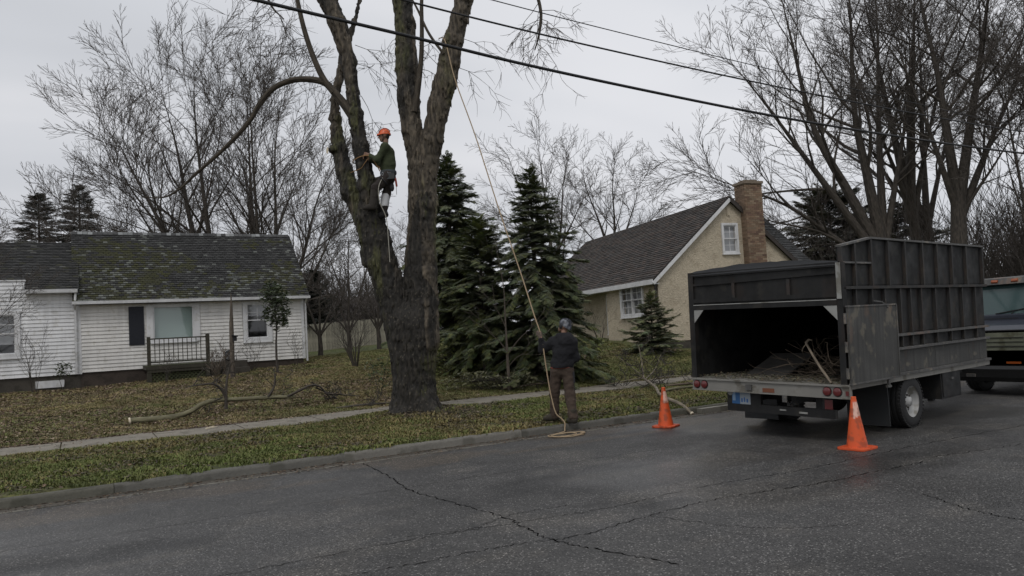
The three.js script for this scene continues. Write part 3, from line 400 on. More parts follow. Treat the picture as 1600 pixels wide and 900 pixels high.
{ // ---- stucco house, gable to the street
  const W = 6.55, E = 2.79, A = 5.67, L = 13.2, Hh = thing('stucco_house', 'tan stucco house with steep gable and brick chimney behind the truck', 'house', [18.65, 0.83, -21.5], -0.2007);
  const part = (n, g, m, label) => mesh(n, g, m, Hh, null, label);
  const hg = [2.96, 3.54, 3.52, 4.56], apexX = W / 2;
  { const s = new THREE.Shape([[0, 0.25], [W, 0.25], [W, E], [apexX, A - 0.06], [0, E]].map(p => new THREE.Vector2(...p))); s.holes.push(new THREE.Path([[hg[0], hg[2]], [hg[0], hg[3]], [hg[1], hg[3]], [hg[1], hg[2]]].map(p => new THREE.Vector2(...p)))); const g = new THREE.ExtrudeGeometry(s, { depth: 0.2, bevelEnabled: false }); g.translate(0, 0, -0.2); part('wall', [g, box(W - 0.2, W, 0.25, E, -L, -0.2), box(0.2, W - 0.2, 0.25, E, -L, -L + 0.2), prism([[0, E], [W, E], [apexX, A - 0.06]], -L, -L + 0.2)], M.stucco); }
  { const g = wallHoles(-4.45, -0.2, 0.25, E, -0.2, 0, [[-2.98, -1.22, 1.34, 2.5]]); g.rotateY(-Math.PI / 2); part('wall', g, M.stucco); const g2 = wallHoles(-L, -4.45, 0.25, E - 0.25, -0.9, -0.7, [[-5.75, -4.85, 0.68, 2.28]]); g2.rotateY(-Math.PI / 2); part('wall', [g2, box(0.2, 0.7, 0.25, E, -4.45, -4.3)], M.stucco); }
  part('foundation', [box(0.03, W - 0.03, -0.6, 0.25, -L, -0.03)], M.block);
  part('porch_step', [box(-0.4, 0.7, -0.3, 0.22, -6.3, -4.5)], M.concrete);
  const slp = Math.hypot(apexX, A - E), roofM = mat({ color: [0.03, 0.028, 0.026] });
  const dk = (e) => { const s = new THREE.Shape([[-0.28, E - 0.28 * (A - E) / apexX], [apexX, A], [apexX, A - 0.14], [-0.28, E - 0.28 * (A - E) / apexX - 0.14]].map(p => new THREE.Vector2(e < 0 ? p[0] : W - p[0], p[1]))); const g = new THREE.ExtrudeGeometry(s, { depth: L + 0.3, bevelEnabled: false }); g.translate(0, 0, -L - 0.15); return g; };
  const roof = part('roof', [dk(-1), dk(1)], roofM);
  const col = (a, v, r) => { const k = 0.6 + 0.75 * r(), t = r(); return { base: mul(t < 0.3 ? [0.066, 0.050, 0.042] : t < 0.6 ? [0.050, 0.045, 0.042] : [0.058, 0.050, 0.044], k) }; };
  const k = (A - E) / apexX, add = (g, r) => { const m = new THREE.Mesh(g, M.shingle); m.name = 'shingles'; m.userData.kind = 'stuff'; r.add(m); };
  add(shingles([-0.28, E - 0.28 * k + 0.012, 0.15], [0, 0, -1], [1, k, 0], L + 0.3, slp * (1 + 0.28 / apexX), 0.3, 0.14, col, 9), roof);
  add(shingles([W + 0.28, E - 0.28 * k + 0.012, -L - 0.15], [0, 0, 1], [-1, k, 0], L + 0.3, slp * (1 + 0.28 / apexX), 0.5, 0.28, col, 10), roof);
  const rake = (x0, y0, x1, y1) => bar([x0, y0, 0.172], [x1, y1, 0.172], 0.03, 0.12);
  mesh('rake_board', rake(-0.28, E - 0.28 * k - 0.13, apexX, A - 0.13), M.trim, roof); mesh('rake_board', rake(W + 0.28, E - 0.28 * k - 0.13, apexX + 0.01, A - 0.135), M.brownMetal, roof);
  part('fascia', box(-0.33, -0.28, E - 0.40, E - 0.22, -4.4, 0.15), M.trim); part('fascia', box(-0.33, -0.28, E - 0.40, E - 0.22, -L, -4.41), M.trim); part('soffit', box(-0.29, 0.0, E - 0.40, E - 0.37, -L, 0.12), M.trim);
  part('downspout', [box(-0.09, -0.02, 0.1, E - 0.42, -0.12, -0.05), bar([-0.055, E - 0.45, -0.085], [-0.3, E - 0.33, -0.085], 0.06)], M.brownMetal);
  { const w = windowAt(Hh, hg[0], hg[1], hg[2], hg[3], 0.02, { casing: 0.075, gridTop: [2, 2], gridBot: [2, 2], blind: M.curtain, blindTo: hg[2] }); }
  { const w = windowAt(Hh, -2.98, -1.22, 1.34, 2.5, 0.02, { pair: true, casing: 0.1, gridTop: [2, 2], gridBot: [2, 2], blind: M.curtain, blindTo: 1.34 }); w.rotation.y = -Math.PI / 2; w.position.set(0, 0, 0); }
  { const w = windowAt(Hh, -5.75, -4.85, 0.68, 2.28, -0.68, { picture: true, casing: 0.1 }); w.rotation.y = -Math.PI / 2; w.name = 'door'; mesh('door_leaf', box(-5.75, -4.85, 0.68, 2.28, -0.80, -0.77), mat({ color: [0.03, 0.035, 0.03] }), w); }
  part('gable_vent', [box(apexX - 0.10, apexX + 0.04, 4.92, 5.26, 0.001, 0.03), box(apexX - 0.07, apexX + 0.01, 4.96, 5.22, 0.03, 0.04)], M.stucco);
  part('lantern', [box(0.0, 0.12, 1.2, 1.24, -4.0, -3.6)], M.brownMetal);
  // chimney of single bricks
  const ch = part('chimney', [box(3.85, 4.63, 0.2, 6.12, -0.3, 0.32)], mat({ color: [0.24, 0.19, 0.14] }), 'tan brick chimney');
  { const r = rng(21), b = []; for (let y = 1.2, row = 0; y < 6.12; y += 0.075, row++) { for (let i = -1; i < 4; i++) { let a = 3.845 + i * 0.2 + (row % 2) * 0.1, c = a + 0.19; a = Math.max(a, 3.838); c = Math.min(c, 4.642); if (c - a < 0.03) continue; const t = r(); b.push(paint(box(a, c, y, y + 0.065, 0.30, 0.33 + r() * 0.008), mul(t < 0.5 ? [0.21, 0.140, 0.092] : t < 0.8 ? [0.25, 0.185, 0.125] : [0.17, 0.105, 0.075], 0.7 + 0.5 * r()))); } for (let i = -1; i < 3; i++) for (const sd of [[3.83, 3.86], [4.62, 4.65]]) { let a = -0.3 + i * 0.2 + (row % 2) * 0.1, c = Math.min(a + 0.19, 0.31); a = Math.max(a, -0.3); if (c - a < 0.03) continue; b.push(paint(box(sd[0], sd[1], y, y + 0.065, a, c), mul([0.21, 0.145, 0.098], 0.6 + 0.6 * r()))); } }
    const g = join(b, true); g.userData.keep = true; const m = new THREE.Mesh(g, M.vc); m.name = 'bricks'; m.userData.kind = 'stuff'; ch.add(m); mesh('chimney_cap', [box(3.79, 4.69, 6.12, 6.22, -0.35, 0.38), box(3.95, 4.53, 6.22, 6.29, -0.2, 0.22)], mat({ color: [0.20, 0.16, 0.12], bumpMap: fineBump, bumpScale: 0.01 }), ch); }
  // wing to the right with its own roof
  part('wing_wall', [box(W + 0.01, 7.2, -0.3, 2.8, -6.4, -0.55), prism([[0.5, 2.8], [6.4, 2.8], [3.5, 5.3]], 7.05, 7.2).rotateY(Math.PI / 2)], M.stucco);
  { const s = new THREE.Shape([[0.2, 2.86], [3.45, 5.45], [3.45, 5.31], [0.2, 2.72]].map(p => new THREE.Vector2(...p))), mk = (sh) => { const g = new THREE.ExtrudeGeometry(sh, { depth: 3.2, bevelEnabled: false }); g.rotateY(Math.PI / 2); g.translate(4.2, 0, 0); return g; };
    const wr = part('wing_roof', [mk(s), mk(new THREE.Shape([[6.7, 2.86], [3.45, 5.45], [3.45, 5.31], [6.7, 2.72]].map(p => new THREE.Vector2(...p))))], roofM);
    add(shingles([4.2, 2.872, -0.2], [1, 0, 0], [0, 2.59, -3.25], 3.2, 4.155, 0.3, 0.14, (a, v, r) => ({ base: mul([0.052, 0.053, 0.053], 0.65 + 0.7 * r()) }), 12), wr); mesh('rake_board', bar([7.42, 2.79, -0.2], [7.42, 5.38, -3.45], 0.03, 0.16), M.brownMetal, wr); }
}
{ // ---- neighbour's house far back and the board fence
  const n = thing('neighbour_house', 'low grey house with shallow roof beyond the board fence', 'house', [16.5, 1.2, -52]), part = (a, g, m) => mesh(a, g, m, n);
  part('wall', box(-5, 4, -0.5, 2.3, -6, 0), mat({ color: [0.16, 0.155, 0.15], map: M.siding.map })); part('roof', prism([[-0.5, 2.25], [3, 3.9], [6.5, 2.25], [6.5, 2.1], [-0.5, 2.1]], -5.4, 4.4).rotateY(Math.PI / 2), mat({ color: [0.10, 0.085, 0.08], bumpMap: fineBump, bumpScale: 0.01 })); part('window', box(1.0, 2.0, 1.0, 2.0, -0.01, 0.03), M.trim); part('window', box(-2.6, -1.6, 1.0, 2.0, -0.01, 0.03), M.trim);
  const f = thing('board_fence', 'weathered vertical board fence behind the back lawn', 'fence', [9.2, 0, -40.5], 0.12), r = rng(31), fm = [0.9, 1, 1.12, 1.25].map(k => mat({ color: mul([0.42, 0.40, 0.33], k), map: woodTex }));
  const gB = join([prism([[0, -0.2], [0.15, -0.2], [0.15, 1.42], [0.12, 1.47], [0.03, 1.47], [0, 1.42]], 0, 0.02)]); gB.userData.keep = true;
  for (let k = 0; k < 64; k++) { const x = -2.2 + k * 0.158, wx = 9.2 + x * 0.993, wz = -40.5 - x * 0.12; const m = raw('board', gB, fm[Math.floor(r() * 4)], f); m.position.set(x, groundY(wx, wz) + (r() - 0.5) * 0.03, (r() - 0.5) * 0.012); m.rotation.z = (r() - 0.5) * 0.012; }
  mesh('rail', [bar([-2.2, 1.7, -0.04], [7.8, 1.75, -0.04], 0.04, 0.09), bar([-2.2, 2.35, -0.04], [7.8, 2.4, -0.04], 0.04, 0.09)], fm[0], f);
}

// ---------- the tree being worked on ----------
const VIEW = -30 * D2R;                                    // things seen broadside are turned this far
{
  const T = thing('maple_tree', 'huge wet forked street tree with climber, standing between kerb and sidewalk', 'tree', [5.95, 0, -14.35], VIEW);
  // stems as [x, y, radius] (x across, y up) with a depth for each stem
  const S = {
    base: [[-0.09, -0.15, 0.54, 0], [-0.08, 0.30, 0.475, 0], [-0.07, 1.34, 0.45, 0], [-0.09, 2.05, 0.48, 0]],
    left: [[-0.20, 1.7, 0.38, 0.02], [-0.46, 2.79, 0.315, 0.0], [-0.63, 3.33, 0.315, -0.02], [-0.73, 3.80, 0.32, -0.04], [-0.84, 4.25, 0.30, -0.04]],
    a: [[-0.88, 4.2, 0.25, -0.06], [-1.20, 4.82, 0.215, -0.12], [-1.33, 5.30, 0.18, -0.16], [-1.42, 5.77, 0.155, -0.2], [-1.49, 6.45, 0.115, -0.25], [-1.50, 6.85, 0.09, -0.3], [-1.42, 7.26, 0.078, -0.35], [-1.29, 7.79, 0.075, -0.42], [-1.05, 8.6, 0.065, -0.55], [-0.8, 9.7, 0.045, -0.7]],
    b: [[-0.74, 4.2, 0.24, 0.04], [-0.83, 4.89, 0.19, 0.08], [-0.90, 5.70, 0.17, 0.1], [-0.99, 6.38, 0.163, 0.1], [-1.07, 7.51, 0.165, 0.1], [-1.26, 8.34, 0.20, 0.1], [-1.48, 8.9, 0.195, 0.1], [-1.68, 9.6, 0.16, 0.12], [-1.96, 10.86, 0.11, 0.15]],
    right: [[0.06, 1.7, 0.44, -0.02], [0.17, 3.02, 0.345, -0.04], [0.19, 3.42, 0.32, -0.05], [0.28, 4.47, 0.307, -0.06], [0.33, 5.20, 0.29, -0.08]],
    e: [[0.27, 5.2, 0.24, -0.08], [0.12, 6.09, 0.222, -0.1], [0.09, 6.76, 0.225, -0.12], [0.08, 7.44, 0.23, -0.15], [0.08, 8.35, 0.22, -0.2], [0.06, 8.81, 0.215, -0.22], [-0.05, 9.92, 0.165, -0.3], [-0.2, 11.04, 0.10, -0.4]],
    g: [[0.42, 5.3, 0.24, -0.04], [0.54, 5.79, 0.225, -0.0], [0.73, 6.49, 0.22, 0.03], [0.87, 6.94, 0.23, 0.05], [0.99, 7.39, 0.218, 0.07], [1.10, 7.83, 0.205, 0.1], [1.25, 8.28, 0.20, 0.12], [1.38, 8.73, 0.195, 0.15], [1.61, 9.54, 0.165, 0.2], [2.02, 10.77, 0.10, 0.3]],
    knob: [[-1.16, 4.72, 0.13, 0.0], [-1.30, 4.80, 0.10, 0.05]], knob2: [[-1.45, 5.78, 0.11, -0.1], [-1.56, 5.74, 0.075, -0.08]], knob3: [[-0.95, 3.55, 0.13, 0], [-0.92, 3.35, 0.12, 0.05]], knob4: [[-0.62, 4.98, 0.05, 0.14], [-0.5, 5.04, 0.05, 0.2]],
    r0: [[-0.38, 0.5, 0.16, 0.1], [-0.58, 0.1, 0.11, 0.15]], r1: [[-0.3, 0.35, 0.16, 0.25], [-0.58, 0.10, 0.09, 0.6], [-0.95, 0.10, 0.05, 0.85]], r2: [[0.2, 0.35, 0.2, 0.3], [0.5, 0.10, 0.12, 0.7], [0.75, 0.1, 0.06, 0.95]], r3: [[-0.2, 0.25, 0.16, 0.4], [-0.35, 0.02, 0.1, 0.85]], r4: [[0.25, 0.4, 0.18, 0.0], [0.52, 0.14, 0.10, 0.1], [0.9, 0.12, 0.05, 0.15]], r5: [[0.1, 0.5, 0.28, 0.2], [0.24, 0.05, 0.2, 0.46]]
  };
  const caps = []; for (const s of Object.values(S)) for (let i = 0; i + 1 < s.length; i++) caps.push([[s[i][0], s[i][1], s[i][3]], [s[i + 1][0], s[i + 1][1], s[i + 1][3]], s[i][2], s[i + 1][2]]);
  const boxes = caps.map(c => { const r = Math.max(c[2], c[3]) + 0.25; return [Math.min(c[0][0], c[1][0]) - r, Math.max(c[0][0], c[1][0]) + r, Math.min(c[0][1], c[1][1]) - r, Math.max(c[0][1], c[1][1]) + r]; });
  const plain = (x, y, z) => { let d = 9; for (let i = 0; i < caps.length; i++) { const b = boxes[i]; if (x < b[0] || x > b[1] || y < b[2] || y > b[3]) continue; const c = caps[i]; d = smin(d, cap(x, y, z, c[0], c[1], c[2] * 0.95, c[3] * 0.95), 0.09); } return d > 8 ? 0.5 : d; };
  const sdf = (x, y, z) => { const d = plain(x, y, z); if (Math.abs(d) > 0.09) return d; const a = vn(x * 3, y * 1.2, z * 3) - 0.5, w = vn(x * 2, y * 5, z * 2) * 1.3, rid = vn(x * 22 + w, y * 4.5, z * 22 + w), f = vn(x * 45, y * 16, z * 45); const fu = 1 - Math.abs(2 * rid - 1); return d - 0.05 * a + 0.045 * (fu * fu - 0.35) - 0.034 * (f - 0.5); };
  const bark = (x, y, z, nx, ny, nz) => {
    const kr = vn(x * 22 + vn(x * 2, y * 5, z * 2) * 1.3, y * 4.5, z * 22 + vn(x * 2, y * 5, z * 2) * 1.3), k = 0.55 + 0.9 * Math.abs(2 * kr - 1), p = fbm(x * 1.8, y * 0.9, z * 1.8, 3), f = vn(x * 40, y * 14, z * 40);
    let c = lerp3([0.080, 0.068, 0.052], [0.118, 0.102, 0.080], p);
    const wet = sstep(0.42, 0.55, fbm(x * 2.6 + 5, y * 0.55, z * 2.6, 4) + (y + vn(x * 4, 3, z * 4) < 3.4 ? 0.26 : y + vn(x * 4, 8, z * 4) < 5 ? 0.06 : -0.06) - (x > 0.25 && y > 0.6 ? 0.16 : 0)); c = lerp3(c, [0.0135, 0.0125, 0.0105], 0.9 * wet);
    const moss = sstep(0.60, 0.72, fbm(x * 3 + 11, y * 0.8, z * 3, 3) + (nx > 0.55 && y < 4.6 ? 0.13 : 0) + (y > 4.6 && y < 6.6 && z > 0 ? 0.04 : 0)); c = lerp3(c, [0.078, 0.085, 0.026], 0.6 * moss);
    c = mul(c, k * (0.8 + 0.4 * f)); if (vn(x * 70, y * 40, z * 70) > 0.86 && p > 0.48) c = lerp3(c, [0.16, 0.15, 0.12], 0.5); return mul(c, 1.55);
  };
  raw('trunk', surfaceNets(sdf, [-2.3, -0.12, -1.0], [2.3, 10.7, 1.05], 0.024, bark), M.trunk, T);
  const r = rng(77); M.limb = mat({ color: [0.085, 0.072, 0.055], map: barkTex, bumpMap: barkBump, bumpScale: 0.012 });
  const limb = (pts, rad, zz, name = 'limb') => { const p = curve(pts.map((q, i) => [q[0], q[1], zz + (q[2] || 0)]), pts.length * 4), tb = new Tubes(); tb.tube(p, taper(rad, p.length), 8, true); raw(name, tb.build(), M.limb, T); return p; };
  const lc = limb([[-1.0, 6.30], [-1.21, 6.63], [-1.39, 6.87], [-1.58, 7.09], [-1.98, 7.19], [-2.31, 7.17], [-2.65, 7.03], [-2.93, 6.73], [-3.14, 6.41], [-3.49, 6.03], [-3.90, 5.67], [-4.31, 5.34], [-4.65, 5.05], [-4.95, 4.91], [-5.4, 4.93]], [0.105, 0.09, 0.078, 0.072, 0.066, 0.064, 0.06, 0.058, 0.052, 0.046, 0.04, 0.033, 0.026, 0.018, 0.008], 0.14);
  const ld = limb([[-1.40, 6.87], [-1.58, 7.13], [-1.76, 7.55], [-1.94, 8.17], [-2.08, 8.93], [-2.2, 9.91], [-2.3, 10.8]], [0.066, 0.064, 0.058, 0.052, 0.045, 0.03, 0.012], 0.16);
  const lf = limb([[0.22, 6.4], [0.34, 7.04], [0.42, 7.55], [0.46, 8.10], [0.49, 8.78], [0.6, 9.6], [0.7, 10.6]], [0.075, 0.062, 0.05, 0.044, 0.038, 0.026, 0.01], 0.05);
  const lh = limb([[1.7, 9.8], [2.1, 9.85], [2.45, 9.5], [2.73, 9.06], [2.88, 8.64], [2.94, 8.22], [2.88, 7.82], [2.77, 7.48]], [0.07, 0.058, 0.05, 0.044, 0.038, 0.032, 0.024, 0.01], 0.25);
  const lk = limb([[-1.9, 10.4], [-2.5, 10.1], [-2.75, 9.4], [-2.6, 8.75], [-2.35, 8.45]], [0.06, 0.05, 0.035, 0.022, 0.01], 0.2);
  const lm = limb([[0.9, 7.5], [0.62, 7.95], [0.40, 8.5], [0.2, 8.9]], [0.03, 0.028, 0.022, 0.015], 0.28);
  const lo = limb([[-1.95, 10.6], [-2.1, 11.6], [-2.4, 13]], [0.12, 0.08, 0.03], 0.15), lp = limb([[-0.2, 10.9], [-0.3, 12.2], [-0.1, 13.4]], [0.11, 0.07, 0.03], -0.4), lq = limb([[2.0, 10.7], [2.4, 11.8], [2.5, 13]], [0.11, 0.07, 0.03], 0.3);
  // fine twigs
  const tw = new Tubes(); const spray = (o, d, len, n, lvl) => { const pts = [o.clone()]; let dir = d.clone(), p = o.clone(); for (let k = 0; k < 3; k++) { dir.add(V((r() - 0.5) * 0.7, (r() - 0.5) * 0.7 - 0.12, (r() - 0.5) * 0.7)).normalize(); p = p.clone().addScaledVector(dir, len / 3); pts.push(p); } const rr = lvl === 0 ? 0.008 : 0.005; tw.tube(pts, [rr, rr * 0.85, rr * 0.7, rr * 0.4], 3); if (lvl < 2) for (let k = 0; k < n; k++) { const q = pts[1 + Math.floor(r() * 3)]; spray(q, dir.clone().add(V((r() - 0.5) * 1.6, (r() - 0.5) * 1.4, (r() - 0.5) * 1.6)).normalize(), len * (0.45 + 0.3 * r()), n - 1, lvl + 1); } };
  const along = (p, a, b, n, d, len, m) => { for (let k = 0; k < n; k++) { const q = p[Math.floor((a + (b - a) * r()) * (p.length - 1))]; spray(q, V(d[0] + (r() - 0.5) * 1.4, d[1] + (r() - 0.5) * 1.2, (r() - 0.5) * 1.2).normalize(), len * (0.6 + 0.6 * r()), m, 0); } };
  along(lh, 0.6, 1, 14, [0.1, -0.5], 0.8, 4); along(lk, 0.4, 1, 12, [-0.5, 0], 0.9, 4); along(ld, 0.4, 1, 12, [-0.5, 0.1], 0.9, 4); along(lc, 0.35, 1, 8, [-0.2, 0.5], 0.5, 3); along(lf, 0.2, 0.8, 8, [0.5, -0.1], 0.7, 3); along(lo, 0, 1, 10, [-0.3, 0.4], 1, 4); along(lp, 0, 1, 10, [0, 0.4], 1, 4); along(lq, 0, 1, 10, [0.4, 0.2], 1, 4);
  for (const [x, y, dx, dy] of [[-0.92, 6.9, 0.4, -0.35], [-1.0, 7.6, 0.5, 0.2], [-0.95, 6.2, 0.6, 0.3], [-1.0, 8.0, 0.5, -0.2], [1.12, 7.4, 0.5, -0.2], [1.3, 8.0, 0.6, 0.1], [0.2, 8.2, -0.6, -0.1], [-0.05, 7.6, -0.7, 0.1], [-1.6, 6.6, -0.6, 0.1]]) spray(V(x, y, -0.25), V(dx, dy, -0.3).normalize(), 0.8, 5, 0);
  const tm = raw('twigs', tw.build(), M.twig, T); tm.userData.kind = 'stuff';
  const scar = new THREE.CircleGeometry(0.07, 14); scar.rotateY(-1.0); scar.translate(-1.635, 5.73, -0.05); mesh('pruning_cut', scar, M.cutWood, T);
}

// ---------- bare trees ----------
function sprayGeo(seed) {
  const r = rng(seed), t = new Tubes(), ax = []; let d = V(0, 1, 0), p = V(0, 0, 0); for (let k = 0; k <= 4; k++) { ax.push(p.clone()); d.add(V((r() - 0.5) * 0.35, 0.05, (r() - 0.5) * 0.35)).normalize(); p.addScaledVector(d, 0.25); }
  t.tube(ax, [0.010, 0.009, 0.0075, 0.006, 0.0045], 3);
  for (let k = 0; k < 8; k++) { const f = 0.3 + 3.6 * k / 8, i = Math.floor(f), q = ax[i].clone().lerp(ax[i + 1], f - i), a = k * 2.4 + r(), e = V(Math.cos(a) * 0.75, 0.75, Math.sin(a) * 0.75).normalize(), L = (0.52 - 0.09 * f) * (0.7 + 0.6 * r()), m = q.clone().addScaledVector(e, L * 0.5).add(V((r() - 0.5) * 0.05, 0, (r() - 0.5) * 0.05)), n = m.clone().addScaledVector(e, L * 0.5).add(V(0, L * 0.12, 0)); t.tube([q, m, n], [0.0065, 0.0055, 0.004], 3); for (let j = 0; j < 2; j++) { const b = q.clone().lerp(n, 0.35 + 0.3 * j), g = e.clone().add(V((r() - 0.5) * 1.3, 0.3, (r() - 0.5) * 1.3)).normalize(); t.tube([b, b.clone().addScaledVector(g, L * (0.3 + 0.25 * r()))], [0.0048, 0.0035], 3); } }
  const g = t.build(); return g;
}
const SPR = [sprayGeo(1), sprayGeo(2), sprayGeo(3)];
// stems: [start, end, radius, bend] in local metres; every stem then branches three times
function bareTree(name, label, pos, stems, o = {}) {
  const sprays = [[], [], []], Y1 = V(0, 1, 0), fine = o.fine ?? 1, T = thing(name, label, 'tree', pos, o.turn ?? VIEW, o.group), r = rng(o.seed || 1), tk = new Tubes(), lb = new Tubes(), tw = new Tubes(), min = o.min || 0.009, up = o.up ?? 0.25;
  const grow = (p0, d0, len, rad, lvl, wob) => { const n = lvl === 0 ? 10 : lvl === 1 ? 6 : lvl === 2 ? 4 : 3, pts = [p0.clone()], rr = [rad]; let d = d0.clone(), p = p0.clone(); for (let k = 1; k <= n; k++) { d.add(V((r() - 0.5) * wob, (r() - 0.5) * wob + up * 0.16, (r() - 0.5) * wob)).normalize(); p = p.clone().addScaledVector(d, len / n); pts.push(p); rr.push(Math.max(min * 0.6, rad * (1 - 0.85 * k / n))); } return [pts, rr]; };
  const spray = (q, d, sz) => { const nd = d.clone().add(V((r() - 0.5) * 0.9, (r() - 0.5) * 0.7 + 0.1, (r() - 0.5) * 0.9)).normalize(), Q = new THREE.Quaternion().setFromUnitVectors(Y1, nd).multiply(new THREE.Quaternion().setFromAxisAngle(Y1, r() * 6.28)); sprays[Math.floor(r() * 3)].push({ m: new THREE.Matrix4().compose(q, Q, V(sz * (o.tw || 1), sz, sz * (o.tw || 1))) }); };
  const dress = (pts, a, n, sz) => { for (let k = 0; k < n; k++) { const f = (a + (1 - a) * (k + r()) / n) * (pts.length - 1), i = Math.min(Math.floor(f), pts.length - 2); spray(pts[i].clone().lerp(pts[i + 1], f - i), V(0, 0, 0).subVectors(pts[i + 1], pts[i]).normalize(), sz * (0.6 + 0.8 * r())); } };
  const ram = (pts, rr, lvl, len) => {
    const kids = (o.kids || [0, 9, 6, 5])[lvl]; if (!kids) return;
    for (let k = 0; k < kids; k++) {
      const t = (lvl === 1 ? 0.28 : 0.2) + (0.98 - (lvl === 1 ? 0.28 : 0.2)) * (k + r()) / kids, f = t * (pts.length - 1), i = Math.min(Math.floor(f), pts.length - 2), q = pts[i].clone().lerp(pts[i + 1], f - i), d = V(0, 0, 0).subVectors(pts[i + 1], pts[i]).normalize();
      const ax = V(r() - 0.5, r() - 0.5, r() - 0.5).cross(d).normalize(), ang = (o.angle || 0.62) * (0.7 + 0.6 * r()), nd = d.clone().applyAxisAngle(ax, ang); nd.y += up * 0.4; nd.normalize();
      const L = len * (1 - 0.62 * t) * (0.42 + 0.25 * r()), R = Math.max(min, mixn(rr[i], rr[i + 1], f - i) * 0.5), [p2, r2] = grow(q, nd, L, R, lvl, 0.34);
      (lvl === 1 ? lb : tw).tube(p2, r2, lvl === 1 ? 5 : 3); if (o.fine !== 0) dress(p2, lvl === 1 ? 0.25 : 0.1, Math.floor((lvl === 1 ? 2.6 : 1.1) * fine + r()), (o.spray || 1.1)); ram(p2, r2, lvl + 1, L);
    }
  };
  for (const [a, b, rad, bend] of stems) {
    const A = V(...a), B = V(...b), Md = A.clone().lerp(B, 0.45).add(V(...(bend || [0, 0, 0]))), c = curve([A, A.clone().lerp(Md, 0.5).add(V(0, 0.05, 0)), Md, Md.clone().lerp(B, 0.55).add(V((r() - 0.5) * 0.4, 0, (r() - 0.5) * 0.4)), B], 14), rr = c.map((_, k) => Math.max(min, rad * Math.pow(1 - 0.97 * k / 14, 1.25)));
    tk.tube(c, rr, 7); if (o.fine !== 0) dress(c, 0.55, Math.round(3 * fine), (o.spray || 1.1)); ram(c, rr, 1, A.distanceTo(B));
  }
  const bm = o.bark || M.barkDark; if (o.trunk) { const p = curve(o.trunk.map(q => [q[0], q[1], q[2]]), 10); tk.tube(p, taper(o.trunk.map(q => q[3]), 11), 9); }
  raw('trunk', tk.build(), bm, T); if (lb.p.length) raw('branches', lb.build(), bm, T); if (tw.p.length) { const m = raw('twigs', tw.build(), o.twig || M.twig, T); m.userData.kind = 'stuff'; }
  sprays.forEach((it, k) => { if (it.length) instanced('fine_twigs', SPR[k], o.twig || M.twig, it, T, 'stuff'); });
  return T;
}
bareTree('bare_tree', 'large spreading leafless tree rising behind the clapboard house roof', [7.0, 1.2, -44], [
  [[-0.2, 0, 0], [-3.6, 15.8, -1], 0.30, [-0.2, 1.0, 0]], [[0, 0, 0.2], [-5.0, 13.0, 2], 0.26, [-0.4, 1.2, 0]], [[-0.5, 0.2, 0], [-8.2, 7.6, 1.5], 0.22, [0, 0.6, 0]], [[-0.4, 0, -0.3], [-6.6, 10.4, -2], 0.23, [-0.3, 1.0, 0]], [[-0.3, 0, 0], [-8.6, 5.4, -0.5], 0.17, [-0.4, 0.5, 0]],
  [[0.1, 0, 0], [-0.8, 16.4, 1], 0.27, [-0.3, 0.6, 0]], [[2.0, 0, 0], [1.4, 15.7, -1], 0.24, [-0.1, 0, 0]], [[2.2, 0, 0.2], [4.0, 14.3, 1], 0.22, [0.2, 0.5, 0]], [[2.4, 0, 0], [6.2, 11.1, -1], 0.22, [0.3, 0.6, 0]], [[2.5, 0, 0.3], [7.0, 7.7, 1], 0.18, [0.4, 0.4, 0]], [[1.8, 0, -0.2], [0.2, 13.6, -2.5], 0.2, [0.2, 0, 0]], [[2.1, 0, 0], [2.6, 15.8, 2], 0.2, [0, 0, 0]], [[-0.1, 0, 0], [-4.6, 11.8, 3.5], 0.19, [0, 1, 0]]
], { seed: 3, kids: [0, 15, 6], min: 0.013, up: 0.06, angle: 0.62, spray: 1.5, tw: 0.85, fine: 0.9 });
bareTree('bare_tree', 'tall leafless tree just behind the conifers, left of the stucco roof', [27.2, 1.3, -41.5], [
  [[0, 4.0, 0], [-2.6, 12.2, 0], 0.17], [[0, 4.5, 0], [-0.6, 12.8, 1], 0.16], [[0, 3.5, 0], [1.6, 12.4, -1], 0.16], [[0, 5, 0], [2.8, 9.8, 0.5], 0.12], [[0, 4.2, 0], [-3.4, 9.0, -1], 0.12]], { seed: 14, trunk: [[0, -0.3, 0, 0.32], [0.1, 2, 0, 0.27], [0, 4.4, 0, 0.23]], kids: [0, 10, 5], min: 0.015, up: 0.08, angle: 0.75, spray: 1.2, tw: 0.95, fine: 0.45, group: 'leafless trees behind the stucco house' });
bareTree('bare_tree', 'round-crowned leafless tree rising above the stucco roof ridge', [31.4, 1.3, -40.5], [
  [[0, 4.5, 0], [-1.8, 11.4, 0], 0.15], [[0, 4.2, 0], [0.4, 11.6, 1], 0.15], [[0, 4, 0], [2.4, 10.6, -1], 0.14], [[0, 4.6, 0], [3.2, 8.2, 0.5], 0.11], [[0, 4.6, 0], [-2.8, 8.4, 0.5], 0.11]], { seed: 15, trunk: [[0, -0.3, 0, 0.28], [-0.1, 2, 0, 0.24], [0, 4.4, 0, 0.2]], kids: [0, 10, 5], min: 0.015, up: 0.08, angle: 0.75, spray: 1.2, tw: 0.95, fine: 0.45, group: 'leafless trees behind the stucco house' });
